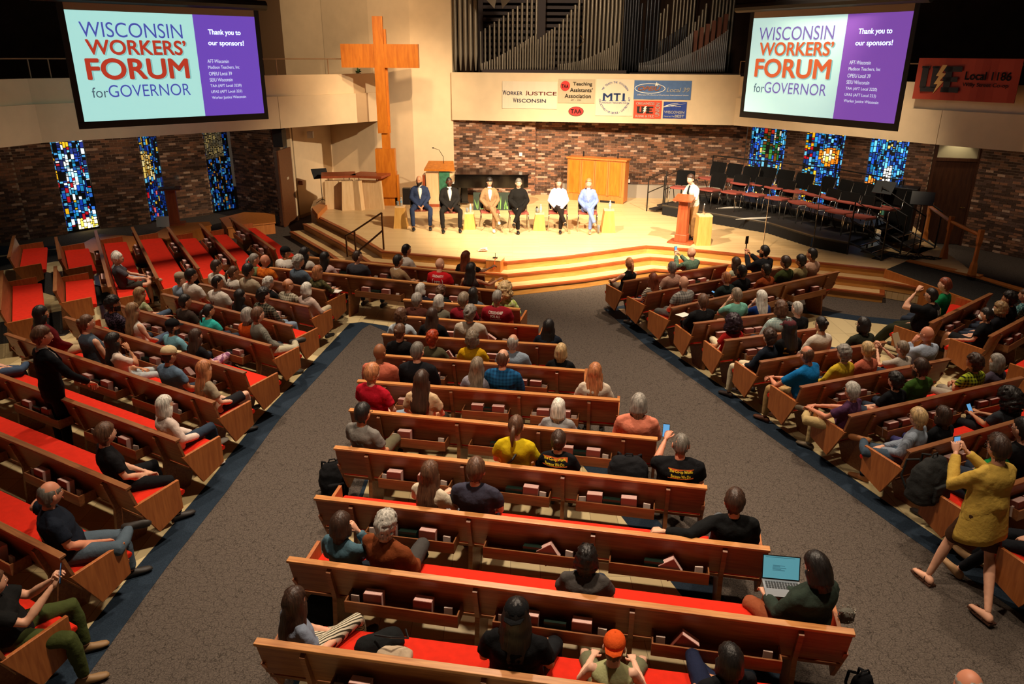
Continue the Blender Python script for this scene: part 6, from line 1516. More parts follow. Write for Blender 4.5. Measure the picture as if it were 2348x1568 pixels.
A('Le', 392, 748, 'bearded man in black cap and light blue tee, fifth left pew', hair='short', hc='black', sk='m', cap='#121214', top='#6fa0ae', beard='black')
A('Le', 444, 770, 'woman with long dark hair, black top and pink patterned skirt', hair='long', hc='dbrown', sk='l', top='#161417', fem=True, bot='#c09aac', bpat='floral:#7a4a6a', legs='crossR')
A('Lf', 93, 720, 'woman with long black hair and dark red sweatshirt at far left', hair='long', hc='black', sk='m', top='#5c0f14', fem=True, sleeve='l', w=1.25, bot='#b09a78')
A('Lf', 201, 742, 'woman with brown bun and slate grey tank top', hair='bun', hc='brown', sk='l', top='#475360', fem=True, tank=True, w=1.1)
A('Lf', 257, 782, 'woman with sunglasses on very long black hair and white tee', hair='vlong', hc='black', sk='m', top='#d8c4b4', fem=True, sung=True, bot='#a9b0b2', arms='chinR', turn=-.3)
A('Lf', 386, 814, 'man in cream baseball cap and steel blue tee, sixth left pew', hair='short', hc='black', sk='m', cap='#c8b28a', top='#5a7086', w=1.1)
A('Lf', 466, 846, 'woman with long strawberry blonde hair and beige tee at pew end', hair='vlong', hc='sblond', sk='p', top='#a3927a', fem=True, bot='#1c1c20', shorts=True, legs='crossR', turn=-.2)
A('Lg', 373, 928, 'woman with straight platinum blonde bob and white blouse near the left aisle', hair='mid', hc='white', sk='l', top='#d8c4b8', fem=True, sleeve='l', bot='#2c3848', legs='crossR', turn=-.2, shoe='#d8d0c4')
A('Lh', 241, 996, 'man with short reddish-brown hair in black tee and black jeans', hair='thick', hc='brown', sk='l', top='#151417', bot='#101114', arms='lap', legs='wide', turn=-.3)
A('Li', 114, 1136, 'balding man in navy tee and faded jeans, one arm over the pew back', hair='fringe', hc='dgray', sk='r', top='#161c28', bot='#4c5a66', arms='railL', legs='fig4R', w=1.2, turn=-.45, back_print=[('[]', 0, .84, .20, .10, '#b9a89c', 0)])
A('Lj', -30, 1345, 'person in black tee and green trousers filming with a phone, bottom left edge', hair='short', hc='brown', sk='l', top='#141414', bot='#3f4722', arms='phone', legs='wide', w=1.2, turn=-.6, shoe='#8a6a44')
A('Lg', -62, 775, 'person in jeans and khaki shoes cut by the left photo edge', hair='short', hc='brown', sk='l', top='#3a3f48', bot='#3f5068', legs='fig4R', turn=-.3, shoe='#8a7a5c')
A('Fe', 247, 586, 'white-haired woman in light shirt sitting behind the man in grey', hair='bob', hc='white', top='#c2c8cc', fem=True, bot='#a9bac8', force_x=3.72)
A('Fe', 267, 592, 'white-haired man with glasses and dark grey shirt, legs crossed, side pew', hair='thick', hc='white', sk='l', top='#47444a', glasses=True, bot='#3a3a34', shorts=True, legs='fig4R', shoe='#b5a888', w=1.1, arms='knee')
# centre block
A('C3', 947, 661, 'woman with blonde-grey bob and dark top, third centre pew', hair='bob', hc='lgray', top='#1d1a24', fem=True)
A('C3', 1010, 668, 'person with curly brown hair and black top, third centre pew', hair='curly', hc='brown', top='#161616', arms='book', fem=True)
A('C3', 1084, 671, 'woman with straight black hair and grey denim top, third centre pew', hair='long', hc='black', sk='m', top='#525c66', fem=True, arms='book')
A('C3', 1158, 664, 'woman with curly blonde hair and lime floral blouse at the pew end', hair='bigcurly', hc='blond', sk='l', top='#a9b85a', tpat='floral:#d8dca0', fem=True, arms='thigh', sleeve='l')
A('C4', 929, 686, 'person with short grey hair and brown tee, fourth centre pew', hair='thick', hc='gray', top='#4c261c')
A('C4', 1006, 690, 'woman with grey bob and taupe blouse, fourth centre pew', hair='bob', hc='lgray', top='#6c6656', fem=True)
A('C4', 1063, 686, 'person with short brown-grey hair and maroon top, fourth centre pew', hair='thick', hc='gbrown', top='#7c1420')
A('C4', 1140, 682, 'grey-haired man in dark red tee printed Citizenship For All', hair='crop', hc='gray', sk='r', top='#8c1824', w=1.15, back_print=[('CITIZENSHIP', 0, .99, .24, .045, '#e6dacf', .03), ('FOR ALL', 0, .93, .16, .045, '#e6dacf', .03), ('voces de la frontera', 0, .885, .18, .02, '#e6dacf', .0)])
A('C5', 903, 722, 'woman with curly brown hair and pale blue tee, fifth centre pew', hair='wavy', hc='brown', sk='p', top='#b3bcc4', fem=True)
A('C5', 991, 722, 'woman with long straight dark hair and black top, fifth centre pew', hair='long', hc='dbrown', top='#131214', fem=True, sleeve='l')
A('C5', 1078, 718, 'person with wavy grey hair and off-white jacket, fifth centre pew', hair='messy', hc='gray', sk='l', top='#b9ad9c', sleeve='l', w=1.1)
A('C5', 1268, 747, 'woman with long black hair and navy top at right end, fifth centre pew', hair='long', hc='black', top='#141a26', fem=True, sleeve='l', w=1.1)
A('C6', 904, 760, 'woman with brown hair tied back and black shirt, sixth centre pew', hair='updo', hc='brown', sk='l', top='#131214', fem=True, sleeve='l')
A('C6', 991, 774, 'person with bright red curly hair and olive tee', hair='curly', hc='red', sk='l', top='#55503a', fem=True)
A('C6', 1083, 775, 'person with ash blonde hair and mustard yellow tee, sixth centre pew', hair='wavy', hc='gbrown', sk='l', top='#d0a010', fem=True)
A('C6', 1176, 784, 'balding white-haired man in light blue shirt, sixth centre pew', hair='fringe', hc='lgray', sk='l', top='#8f9eae', sleeve='l', w=1.1)
A('C6', 1287, 804, 'woman with wavy blonde hair and black top at right end', hair='bob', hc='blond', sk='l', top='#121214', fem=True)
A('C7', 866, 808, 'bald dark-skinned man in salmon shirt', hair='none', sk='b', top='#c06850', sleeve='l', w=1.15)
A('C7', 957, 806, 'man with short grey-brown hair and black jacket, seventh centre pew', hair='short', hc='dgray', sk='l', top='#16171c', sleeve='l', w=1.15)
A('C7', 1094, 838, 'woman with very long grey-brown hair and pale grey top', hair='vlong', hc='gbrown', sk='l', top='#96929c', fem=True)
A('C7', 1153, 822, 'balding man with brown hair in bright blue plaid hooded shirt', hair='fringe', hc='brown', sk='l', top='#1b5a8a', tpat='plaid:#123a60', sleeve='l', w=1.1)
A('C7', 1365, 852, 'woman with long strawberry blonde hair and white blouse by the right aisle', hair='long', hc='sblond', sk='p', top='#d4c4b0', fem=True, sleeve='l', w=1.05)
A('C8', 817, 857, 'boy with short reddish blond hair and bright red tee', hair='thick', hc='sblond', sk='p', top='#b01226', bot='#7f92a4', arms='lap', turn=-.25, legs='out')
A('C8', 967, 872, 'woman with long dark hair half tied and cream tee', hair='vlong', hc='dbrown', sk='l', top='#cdb08c', fem=True, arms='lap', bot='#2c2620', legs='out')
A('C8', 1281, 934, 'woman with platinum hair held by a claw clip and grey tee', hair='mid', hc='white', sk='l', top='#8e8c8c', fem=True)
A('C8', 1479, 926, 'person with grey hair and salmon long-sleeved top at right end, leaning', hair='bob', hc='gray', sk='l', top='#d07a60', sleeve='l', w=1.15)
A('C9', 834, 948, 'black-haired man with glasses in grey tee, left end of ninth centre pew', hair='short', hc='black', sk='m', top='#77726c', glasses=True, bot='#5a5440', turn=-.35, legs='crossR', w=1.05)
A('C9', 1183, 977, 'woman with brown ponytail, pink scrunchie, yellow tee and black bag strap', hair='pony', hc='brown', sk='l', top='#c8ac14', fem=True, strap='#14100e', w=1.1)
A('C9', 1281, 1010, 'woman with tied dark hair in black tee with orange print, ninth centre pew', hair='updo', hc='dbrown', sk='l', top='#111114', fem=True, w=1.05, back_print=[('[]', -.02, .93, .28, .10, '#d8601c', 0), ('The Co-op Works', -.02, .955, .26, .035, '#f0d028', .03), ('Because We Do', -.02, .91, .22, .035, '#f0d028', .03)])
A('C9', 1562, 1020, 'big man with cropped hair in black tee with orange print, holding a phone', hair='crop', hc='dgray', sk='r', top='#0f0f12', w=1.32, arms='phoneL', back_print=[('[]', .02, .93, .26, .10, '#d8601c', 0), ('The Co-op Works', .02, .955, .24, .035, '#f0d028', .03), ('Because We Do', .02, .91, .20, .035, '#f0d028', .03)])
A('C10', 988, 1085, 'woman with long brown hair and cream sleeveless top turning to her neighbour', hair='vlong', hc='brown', sk='l', top='#d3c5ac', fem=True, arms='book', turn=-.3, bot='#8a94a0')
A('C10', 1091, 1078, 'man with messy brown hair and charcoal navy tee, tenth centre pew', hair='thick', hc='brown', sk='l', top='#3c3b4a', w=1.05)
A('C10', 1685, 1150, 'man with slick dark hair and black sweater by the right aisle, arm on pew', hair='thick', hc='dbrown', sk='l', top='#101112', sleeve='l', arms='railL', bot='#55595e', legs='crossL', turn=.1, w=1.1, glasses=True)
A('C11', 782, 1205, 'woman with shoulder-length dark hair and blue denim jacket', hair='bob', hc='dbrown', sk='l', top='#486572', sleeve='l', fem=True, arms='chinR', turn=-.3)
A('C11', 888, 1204, 'man with tousled blond-grey curls and rust brown jacket', hair='curly', hc='lgray', sk='l', top='#74391a', sleeve='l', w=1.15, bot='#3f3c3a', legs='crossR', turn=-.3)
A('C11', 1346, 1284, 'woman with long curly dark hair, red sunglasses on top and charcoal tee', hair='wavy', hc='black', sk='m', top='#4a4542', fem=True, sung=True, w=1.15)
A('C11', 1864, 1302, 'woman with black bob and dark green tee typing on a laptop', hair='mid', hc='black', sk='l', top='#2b352d', fem=True, w=1.3, sleeve='l', arms='book', bot='#8a4a2e', legs='sit', turn=.62, yaw=.1, pitch=.45)
A('C12', 643, 1386, 'woman with long brown hair, light blue tee and striped trousers', hair='vlong', hc='dbrown', sk='l', top='#808a9c', fem=True, bot='#c9bfa8', bpat='vstripe:#3a3428', legs='crossR', turn=-.7, arms='lap', shoe='#1c1a18')
A('C12', 1184, 1412, 'person in black backwards cap and black shirt with dark curls', hair='long', hc='black', sk='m', top='#101012', cap='#141416', capback=True, legs='wide', bot='#17191c', arms='thigh', w=1.15)
A('C12', 1412, 1490, 'person in bright orange cap and pale green top with bare knees', hair='crop', hc='brown', sk='p', cap='#d8531c', capback=True, top='#a8a878', fem=True, shorts=True, bot='#6a6a50', legs='wide', arms='thigh', tank=True)
A('C12', 1674, 1520, 'person with shiny black hair and navy trousers, foot in checkered shoe', hair='bob', hc='black', sk='m', top='#16161a', bot='#1a2038', legs='crossL', turn=.4, shoe='#8a7a2c', yaw=0)
# right block
T2_ = (0.2, 19.7)
def B(*a, **k): k.setdefault('target', T2_); return sit(*a, **k)
B('R1', 1444, 603, 'woman with blonde ponytail and black sleeveless top, first right pew end', hair='pony', hc='sblond', sk='l', top='#0f0f10', fem=True, tank=True, bot='#6a5a4c', legs='crossL', arms='knee')
B('R1', 1587, 579, 'bald man in green plaid shirt holding up a phone, first right pew', hair='none', sk='l', top='#26362e', tpat='check:#6f8a74', sleeve='l', arms='phone')
B('R2', 1690, 601, 'woman with long dark hair and pale green skirt, second right pew', hair='long', hc='dbrown', sk='l', top='#a8a890', fem=True)
B('R2', 1754, 576, 'large man in black shirt filming with a phone on a stick', hair='short', hc='black', sk='m', top='#15161a', sleeve='l', w=1.25, arms='phone', beard='black')
B('R2', 1500, 638, 'woman with long auburn hair and striped tee, second right pew end', hair='vlong', hc='auburn', sk='l', top='#d6cbb8', tpat='stripe:#3a2a26', fem=True, arms='thigh')
B('R2', 1542, 614, 'man with short grey hair and pink tee, second right pew', hair='crop', hc='gray', sk='l', top='#c89a84', glasses=True)
B('R3', 1569, 648, 'bald bearded man in grey plaid shirt, third right pew end', hair='none', sk='l', top='#98948c', tpat='plaid:#5c5a58', beard='brown', bot='#5a5854', w=1.1)
B('R3', 1667, 636, 'man with thinning reddish hair and dark green tee, third right pew', hair='crop', hc='sblond', sk='p', top='#1f2a28')
B('R3', 1702, 622, 'bearded man with black hair and black tee, third right pew', hair='short', hc='black', sk='b', top='#101012', beard='black')
B('R3', 1759, 618, 'man with black hair and rust orange shirt, third right pew', hair='short', hc='black', sk='m', top='#8a3c16', w=1.05)
B('R3', 1802, 601, 'young man with brown hair and olive green shirt', hair='thick', hc='dbrown', sk='l', top='#38401e')
B('R3', 1838, 597, 'young man with dark hair and khaki jacket, third right pew', hair='thick', hc='black', sk='m', top='#8a7a52', sleeve='l')
B('R3', 1862, 584, 'man with black flat-top hair and beige pink tee', hair='short', hc='black', sk='m', top='#b48e76', w=1.05)
B('R4', 1613, 690, 'person with short brown hair and black hoodie holding papers', hair='thick', hc='brown', sk='l', top='#141416', sleeve='l', arms='book', bot='#35383a', legs='crossL', w=1.1)
B('R4', 1690, 676, 'man with grey-brown hair and mint polo, hand at his mouth', hair='short', hc='gbrown', sk='l', top='#6fae9c', arms='chinL')
B('R4', 1766, 680, 'woman with long white hair and royal blue top', hair='long', hc='white', sk='p', top='#123070', fem=True, arms='chinL')
B('R5', 1684, 739, 'woman with big dark purple curls and red top, fifth right pew end', hair='bigcurly', hc='purple', sk='m', top='#a01814', fem=True, bot='#c9bc9c', legs='crossL', arms='thigh')
B('R5', 1791, 707, 'person with wavy brown hair and teal checked shirt', hair='wavy', hc='brown', sk='l', top='#7a9a9a', tpat='check:#c8d4cc', sleeve='l', w=1.1)
B('R5', 1853, 707, 'man with short white hair and black tee, fifth right pew', hair='crop', hc='lgray', sk='p', top='#111113')
B('R6', 1765, 772, 'person with dark shaggy hair, dark navy shirt and cuffed cream trousers', hair='messy', hc='dbrown', sk='l', top='#151c26', sleeve='l', bot='#c8bb9c', legs='sit', turn=.3, shoe='#2c1c16')
B('R6', 1810, 752, 'person in maroon cap with long braids and black tee with yellow print', hair='long', hc='black', sk='b', cap='#5a2c30', top='#101012', back_print=[('[]', -.02, .90, .22, .10, '#d8a81c', 0)], w=1.05)
B('R6', 1884, 744, 'woman with dark hair in a bun, glasses and white blouse', hair='bun', hc='black', sk='l', top='#cfc4b4', fem=True, glasses=True, sleeve='l', w=1.05)
B('R6', 1992, 744, 'person with dark bowl-cut hair, glasses and dark olive tee', hair='bob', hc='black', sk='l', top='#2a2c22', glasses=True, w=1.1, arms='lap')
B('R7', 1862, 815, 'balding man in bright blue tee with clasped hands, leaning forward', hair='fringe', hc='brown', sk='r', top='#0f6aa8', bot='#a8895a', arms='lean', lean=.12, w=1.15, legs='sit', turn=.25, shoe='#5a3018')
B('R7', 1938, 809, 'woman with curly grey hair and yellow top, seventh right pew', hair='curly', hc='gray', sk='l', top='#c9a82c', fem=True, sleeve='l')
B('R7', 1993, 801, 'woman with blonde-grey updo and coral top', hair='updo', hc='blond', sk='p', top='#b8624a', fem=True, sleeve='l')
B('R7', 2076, 797, 'person with grey-brown hair and pale tee raising a hand with paper', hair='short', hc='gbrown', sk='l', top='#b3a99c', fem=True, glasses=True, arms='phone')
B('R7', 2144, 767, 'bald man with glasses and light blue shirt, hand on chin', hair='none', sk='r', top='#a4b0c2', glasses=True, arms='chinL', w=1.12, sleeve='l')
B('R8', 1956, 896, 'man with short grey hair and purple tee, khaki legs crossed in aisle', hair='thick', hc='lgray', sk='r', top='#4c2c48', bot='#b49c6c', legs='fig4L', turn=.3, glasses=True, arms='knee', socks='#c8bea8', shoe='#6a5a44')
B('R8', 2059, 872, 'person with dark curly bun and black top, eighth right pew', hair='curly', hc='black', sk='l', top='#0f1014', fem=True)
B('R8', 2113, 843, 'man with dark hair and beard in moss green tee', hair='thick', hc='dbrown', sk='l', top='#33501a', glasses=True, beard='dbrown')
B('R8', 2240, 830, 'person with dark curls in neon yellow and black tee, arms folded', hair='curly', hc='dbrown', sk='m', top='#aab82c', arms='tuck', bot='#a09484', tpat='plaid:#1a1a18')
B('R8', 2302, 828, 'woman with grey bob and muted purple cardigan', hair='mid', hc='gray', sk='l', top='#4c4452', fem=True, sleeve='l')
B('R9', 2110, 958, 'man with smooth white-blond hair and light blue shirt, legs crossed', hair='thick', hc='blond', sk='l', top='#8e98a6', tpat='fine:#76808e', sleeve='l', bot='#3c4a58', legs='fig4L', turn=.35, glasses=True, shoe='#b0703c', socks='#1c2230')
B('R9', 2171, 952, 'woman with brown bob, sunglasses on her head and black top', hair='bob', hc='dbrown', sk='l', top='#101216', fem=True, sung=True, bot='#3c3a6a')
B('R9', 2325, 914, 'person with huge black curls and dark grey tee looking at a phone', hair='bigcurly', hc='black', sk='m', top='#30343a', arms='book', w=1.15, bot='#1c1c20', pitch=.4)
B('R10', 2290, 1022, 'person with short dark curls and bright green tee behind woman in yellow', hair='curly', hc='dbrown', sk='l', top='#0e7a3c', w=1.1)
B('R10', 2342, 985, 'person with glasses and black tee at the right edge', hair='short', hc='black', sk='l', top='#101012', glasses=True, w=1.1)
B('R11', 2500, 1130, 'seated person in dark jeans cut by the right edge, tan laced shoe', hair='short', hc='brown', sk='l', top='#202226', bot='#15171c', legs='out', turn=.4, shoe='#a8845c')
B('S1', 2137, 677, 'large man in black tee with white letters UE, hand raised to his face', hair='short', hc='black', sk='l', top='#0f0f11', w=1.4, arms='browL', bot='#2a2c1e', legs='out', glasses=True, back_print=[('U', -.0, .90, .085, .15, '#d8d4c8', .05), ('E', .12, .90, .08, .15, '#d8b868', .05)])
B('S1', 2166, 654, 'person with short red hair and green tee, first far right pew', hair='short', hc='auburn', sk='p', top='#0e6a3c')
B('S2', 2268, 720, 'man in white face mask, black tee and shorts with bare knees', hair='short', hc='black', sk='l', top='#101114', mask=True, shorts=True, bot='#1a1a1c', legs='crossL', arms='thigh')
B('S2', 2300, 706, 'person with wavy blond hair behind the masked man', hair='wavy', hc='dblond', sk='l', top='#14141a', mask=True)
B('S2', 2327, 684, 'person with shaggy dark hair leaning forward at right edge', hair='messy', hc='black', sk='m', top='#101012', arms='chinL', lean=.1)
B('S2', 2356, 676, 'person in teal patterned shirt cut by the right edge', hair='short', hc='brown', sk='l', top='#2c5a5c', tpat='print:#8ab0b0')

# ---- standing people
def stand_pose(h=1.72, lk=((-.10, .02, .50), (-.10, 0, .09)), rk=((.10, .02, .50), (.10, 0, .09)), la=((-.25, -.02, 1.12), (-.26, .06, .88)), ra=((.25, -.02, 1.12), (.26, .06, .88)), **k):
    d = dict(pel=Vector((0, 0, .93)), ch=Vector((0, .0, 1.27)), nk=Vector((0, -.015, 1.44)), hd=Vector((0, .02, 1.60)), knL=Vector(lk[0]), anL=Vector(lk[1]), knR=Vector(rk[0]), anR=Vector(rk[1]), elL=Vector(la[0]), wrL=Vector(la[1]), elR=Vector(ra[0]), wrR=Vector(ra[1]))
    d.update(k); return d
# suited man standing in the left section, hand on the pew rail
p = at(93, 777, 1.62)
hdp = at(180, 916, .93)
r_, P_ = person('standing man in black suit with white collar, hand on the pew back at left', (p.x, p.y, 0), R(-35), hair='thick', hc='brown', sk='l', top='#c8c0b8', jacket='#0d0f14', bot='#0c0d11', tie='#15151c', sc=1.03, stand=stand_pose(ra=((.26, .12, 1.14), (.22, .34, .95)), la=((-.2, .1, 1.13), (.02, .28, 1.0))), yaw=-.35, group='people standing', seed=3)
# woman in yellow shirt walking across the right aisle
p = (at(2240, 1400, 0) + at(2128, 1330, 0)) / 2
wf, wb_ = at(2108, 1322, .09), at(2240, 1415, .09)
dw = wf - wb_; rzw = math.atan2(dw.y, dw.x) - math.pi / 2 - .15; print('WALK', dw, math.degrees(rzw))
c0 = Vector((p.x, p.y, 0)) + Vector((.10, -.0, 0))
Ri = Matrix.Rotation(-rzw, 4, 'Z')
fL = Ri @ (wf - c0); fR = Ri @ (wb_ - c0)
fL = Vector((max(-.2, min(.1, fL.x)), fL.y, .10)); fR = Vector((max(-.1, min(.2, fR.x)), fR.y, .13))
pz = stand_pose(lk=((-.08, fL.y * .62 + .06, .50), (fL.x, fL.y, .10)), rk=((.10, fR.y * .35 + .04, .50), (fR.x, fR.y, .13)), la=((-.24, .18, 1.16), (-.07, .38, 1.36)), ra=((.24, .18, 1.16), (.07, .38, 1.36)), handL=Vector((.2, .5, .8)), handR=Vector((-.2, .5, .8)), hupL=Vector((-.5, -.6, .4)), hupR=Vector((.5, -.6, .4)), footL=Vector((0, 1, 0)), footR=Vector((0, 1, 0)))
r_, P_ = person('woman in loose yellow shirt, brown shorts and sandals walking with phone', tuple(c0), rzw, hair='fringe' if False else 'thick', hc='dbrown', sk='l', top='#c2a048', bot='#4a3020', shorts=True, sleeve='l', stand=pz, fem=True, w=1.22, sc=1.0, pitch=.15, glasses=True, shoe='#d9a284', group='people standing', seed=11)
WY = r_
# loose shirt tail
b = MB()
for z_, a_, bb_ in (): pass
rings = [[(a_ * math.cos(t_) * (1 + .04 * math.sin(5 * t_)), bb_ * math.sin(t_) * (1 + .05 * math.sin(6 * t_ + 1)) - .01, z_ + (.05 * math.sin(t_ + 2.2) if z_ < .8 else 0)) for t_ in [2 * math.pi * i / 28 for i in range(28)]] for z_, a_, bb_ in ((.70, .235, .19), (.76, .232, .187), (.95, .21, .160), (1.12, .185, .135), (1.26, .13, .09))]
b.loft(rings); b.build('shirt_tail', cloth('#c2a048'), WY, smooth=True)
SAN = mat('sandal_leather', '#4c2c1c', .6)
for s, an in (('L', pz['anL']), ('R', pz['anR'])):
    for q in (.0, .07, .13):
        b = MB(); b.tube([(an.x - .045, an.y + q, an.z - .075), (an.x - .035, an.y + q, an.z - .045 + .02 * (q == 0)), (an.x, an.y + q, an.z - .025 + .045 * (q == 0)), (an.x + .035, an.y + q, an.z - .045 + .02 * (q == 0)), (an.x + .045, an.y + q, an.z - .075)], .010, 5); b.build('sandal_strap', SAN, WY)
    b = MB(); b.loft([[(an.x + x_ * wd, an.y + y_, an.z - .095 + dz) for x_, y_ in ((-.04, -.08), (.04, -.08), (.048, .10), (.03, .19), (-.03, .19), (-.048, .10))] for dz, wd in ((0, 1), (.02, 1))]); b.build('sandal_sole', SAN, WY)
# grey-haired head and khaki knee at the bottom right: a person seated at the front of the frame
p = at(2215, 1572, 1.2); kp = at(2042, 1556, .60); dk = kp - p; dk.z = 0; print('KNEE', dk.length); p = kp - dk.normalized() * min(dk.length, .645)
person('balding grey-haired man at the bottom right edge, only his head visible', (p.x, p.y, 0), math.atan2(dk.y, dk.x) - math.pi / 2, hair='fringe', hc='gray', sk='r', top='#5a5a60', bot='#b8a684', legs='sit', seed=8)
# ---- speakers on stage
GS = 'people seated on stage'
stg = [
 (960, 425, 530, 'bald bearded man in navy suit and white shirt seated leftmost on stage', dict(hair='none', sk='m', top='#e8dfd2', jacket='#2c3650', bot='#2c3650', beard='black', legs='wide', yaw=-.35, shoe='#17171a', w=1.08)),
 (1029, 429, 535, 'dark-skinned man with glasses in black suit seated second on stage', dict(hair='crop', hc='black', sk='d', top='#e8e0d4', jacket='#1d1a18', bot='#1d1a18', glasses=True, legs='wide', shoe='#120f0e', w=1.08)),
 (1122, 432, 535, 'woman with long black hair in tan plaid blazer and trousers on stage', dict(hair='long', hc='black', sk='l', top='#e8e0d2', jacket='#8c6c4c', bot='#8c6c4c', fem=True, legs='crossR', shoe='#e0d8cc', pitch=.3)),
 (1189, 428, 538, 'woman with short swept grey hair all in black on stage', dict(hair='thick', hc='dgray', sk='p', top='#141210', bot='#131110', fem=True, sleeve='l', legs='crossL', w=1.08, shoe='#141010')),
 (1281, 440, 537, 'woman with shoulder-length brown hair and pale pink cardigan on stage', dict(hair='mid', hc='brown', sk='p', top='#dcc4d0', bot='#1f1814', fem=True, sleeve='l', legs='crossR', shoe='#1c1614')),
 (1350, 442, 538, 'woman with blonde hair in periwinkle blue suit, rightmost seated on stage', dict(hair='mid', hc='sblond', sk='p', top='#e8e0dc', jacket='#7488c0', bot='#7488c0', fem=True, legs='crossR', shoe='#b08a70')),
]
for i, (x, hy, fy, lab, k) in enumerate(stg):
    p = at(x, fy - 1, SZ) + Vector((0, .52, 0)); rz = R(180) + math.atan2(-p.x * .55, 20) * -1
    rz = R(180) + (.10 if x < 1200 else .0) - (p.x) * .03
    # hip height on the chair matches the pew pose
    chair((p.x, p.y, SZ), rz, 'black-backed red-seated chair under the ' + ['bald bearded man', 'man in black suit', 'woman in tan blazer', 'woman all in black', 'woman in pink cardigan', 'woman in blue suit'][i] + ' on stage', 'chairs on stage')
    person(lab, (p.x, p.y, SZ), rz, group=GS, seed=60 + i, arms='lap', head_dz=.02, **k)
# standing speaker at the podium
p = at(1583, 553, SZ); pz = stand_pose(la=((-.24, .14, 1.12), (-.14, .42, 1.10)), ra=((.24, .14, 1.12), (.14, .42, 1.10)), lk=((-.09, .03, .50), (-.09, .0, .09)), rk=((.09, .03, .50), (.10, -.04, .09)))
for k_ in ('ch', 'nk', 'hd'): pz[k_] = pz[k_] + Vector((0, {'ch': .05, 'nk': .10, 'hd': .14}[k_], -.02))
person('standing speaker in white shirt, dark tie and khaki trousers at the podium', (p.x + .02, p.y + .12, SZ), R(116), hair='thick', hc='dbrown', sk='p', top='#e9dfd0', bot='#a88455', tie='#1d2026', sleeve='l', stand=pz, shoe='#17130f', yaw=.25, group='people standing', sc=.97, seed=70)
# ------------------------------------------------------------------ LOOSE THINGS
def flat_thing(name, me_or_b, mats, loc, rz, label, cat, group=None, **k):
    o = me_or_b.build(name, mats, loc=loc, **k); o.rotation_euler = (0, 0, rz); tag(o, label, cat, group); return o
SCR = mat('phone_screen', '#5a9ad0', .2, emit=.8); PHB = mat('phone_black', '#101014', .3)
def phone(p, rz, tilt, lab):
    T = thing('phone', lab, 'phone', tuple(p), rz, 'phones'); T.rotation_euler = (tilt, 0, rz)
    b = MB(); b.box(-.037, .037, -.004, .004, -.075, .075); b.build('body', PHB, T); b = MB(); b.box(-.034, .034, -.0055, -.004, -.07, .07); b.build('screen', SCR, T); return T
def hand_point(frag, side, off=(0, .09, .07)):
    r_, P = next(v for k, v in PEOPLE.items() if frag in k)
    M = Matrix.Translation(r_.location) @ Matrix.Rotation(r_.rotation_euler.z, 4, 'Z') @ Matrix.Diagonal((*r_.scale, 1))
    return M @ (P['wr' + side] + Vector(off)), r_.rotation_euler.z
q, z_ = hand_point('green trousers filming', 'R', (-.05, .08, .08)); phone(q, z_, -.2, 'phone with lit screen held up at the bottom left corner')
q, z_ = hand_point('big man with cropped', 'L'); phone(q, z_, -.2, 'phone held by the big man in black tee, lit screen')
q, z_ = hand_point('bald man in green plaid', 'L', (.05, .08, .1)); phone(q, z_, -.1, 'phone held up by the bald man in green plaid')
q, z_ = hand_point('large man in black shirt filming', 'L', (.05, .08, .0)); T = thing('phone_stick', 'phone on a black selfie stick held by the large man in black', 'phone', tuple(q), z_)
b = MB(); b.tube([(0, 0, -.1), (0, 0, .22)], .012, 6); b.build('stick', BLK, T); b = MB(); b.box(-.037, .037, -.01, .01, .2, .36); b.build('phone_body', PHB, T)
phone(at(1640, 672, .80), R(60), -1.2, 'white-cased phone resting near the third right pew back')
q, z_ = hand_point('huge black curls', 'L', (.05, .1, .04)); phone(q, z_, -.6, 'phone with bright screen held by the person with huge curls')
q = Matrix.Translation(WY.location) @ Matrix.Rotation(rzw, 4, 'Z') @ Vector((0, .46, 1.42)); phone(q, rzw, -.2, 'phone held by the walking woman in the yellow shirt')
# laptop on the lap of the woman in green
p = at(1788, 1350, .80); LT = thing('laptop', 'open silver laptop with pale blue screen on the green-shirted woman\'s lap', 'laptop', tuple(at(1795, 1352, .74)), R(-8))
b = MB(); b.box(-.155, .155, -.11, .11, 0, .014); b.build('keyboard_base', mat('laptop_grey', '#8a8c90', .4, .6), LT, bevel=.003)
b = MB()
for i in range(12):
    for j in range(4): b.box(-.135 + i * .0228, -.117 + i * .0228, -.01 + j * .024, .008 + j * .024, .014, .0165)
o = b.build('keys', BLK, LT)
Ml = Matrix.Translation((0, .11, .012)) @ Matrix.Rotation(R(-22), 4, 'X')
b = MB(); b.box(-.155, .155, 0, .006, 0, .205); b.build('lid', PHB, LT, M=Ml); b = MB(); b.box(-.147, .147, -.001, 0, .012, .198); b.build('screen', mat('laptop_screen', '#5aa0b4', .3, emit=.42), LT, M=Ml)
b = MB(); 
for i, (w_, z_) in enumerate(((.10, .12), (.06, .11), (.11, .10), (.07, .09), (.10, .08), (.24, .188))): b.box(-.07 if i < 5 else -.13, -.07 + w_ if i < 5 else -.13 + w_, -.0022, -.001, z_, z_ + .0025)
b.build('screen_text', mat('screen_text_grey', '#3a6a7c', .4, emit=.15), LT, M=Ml)
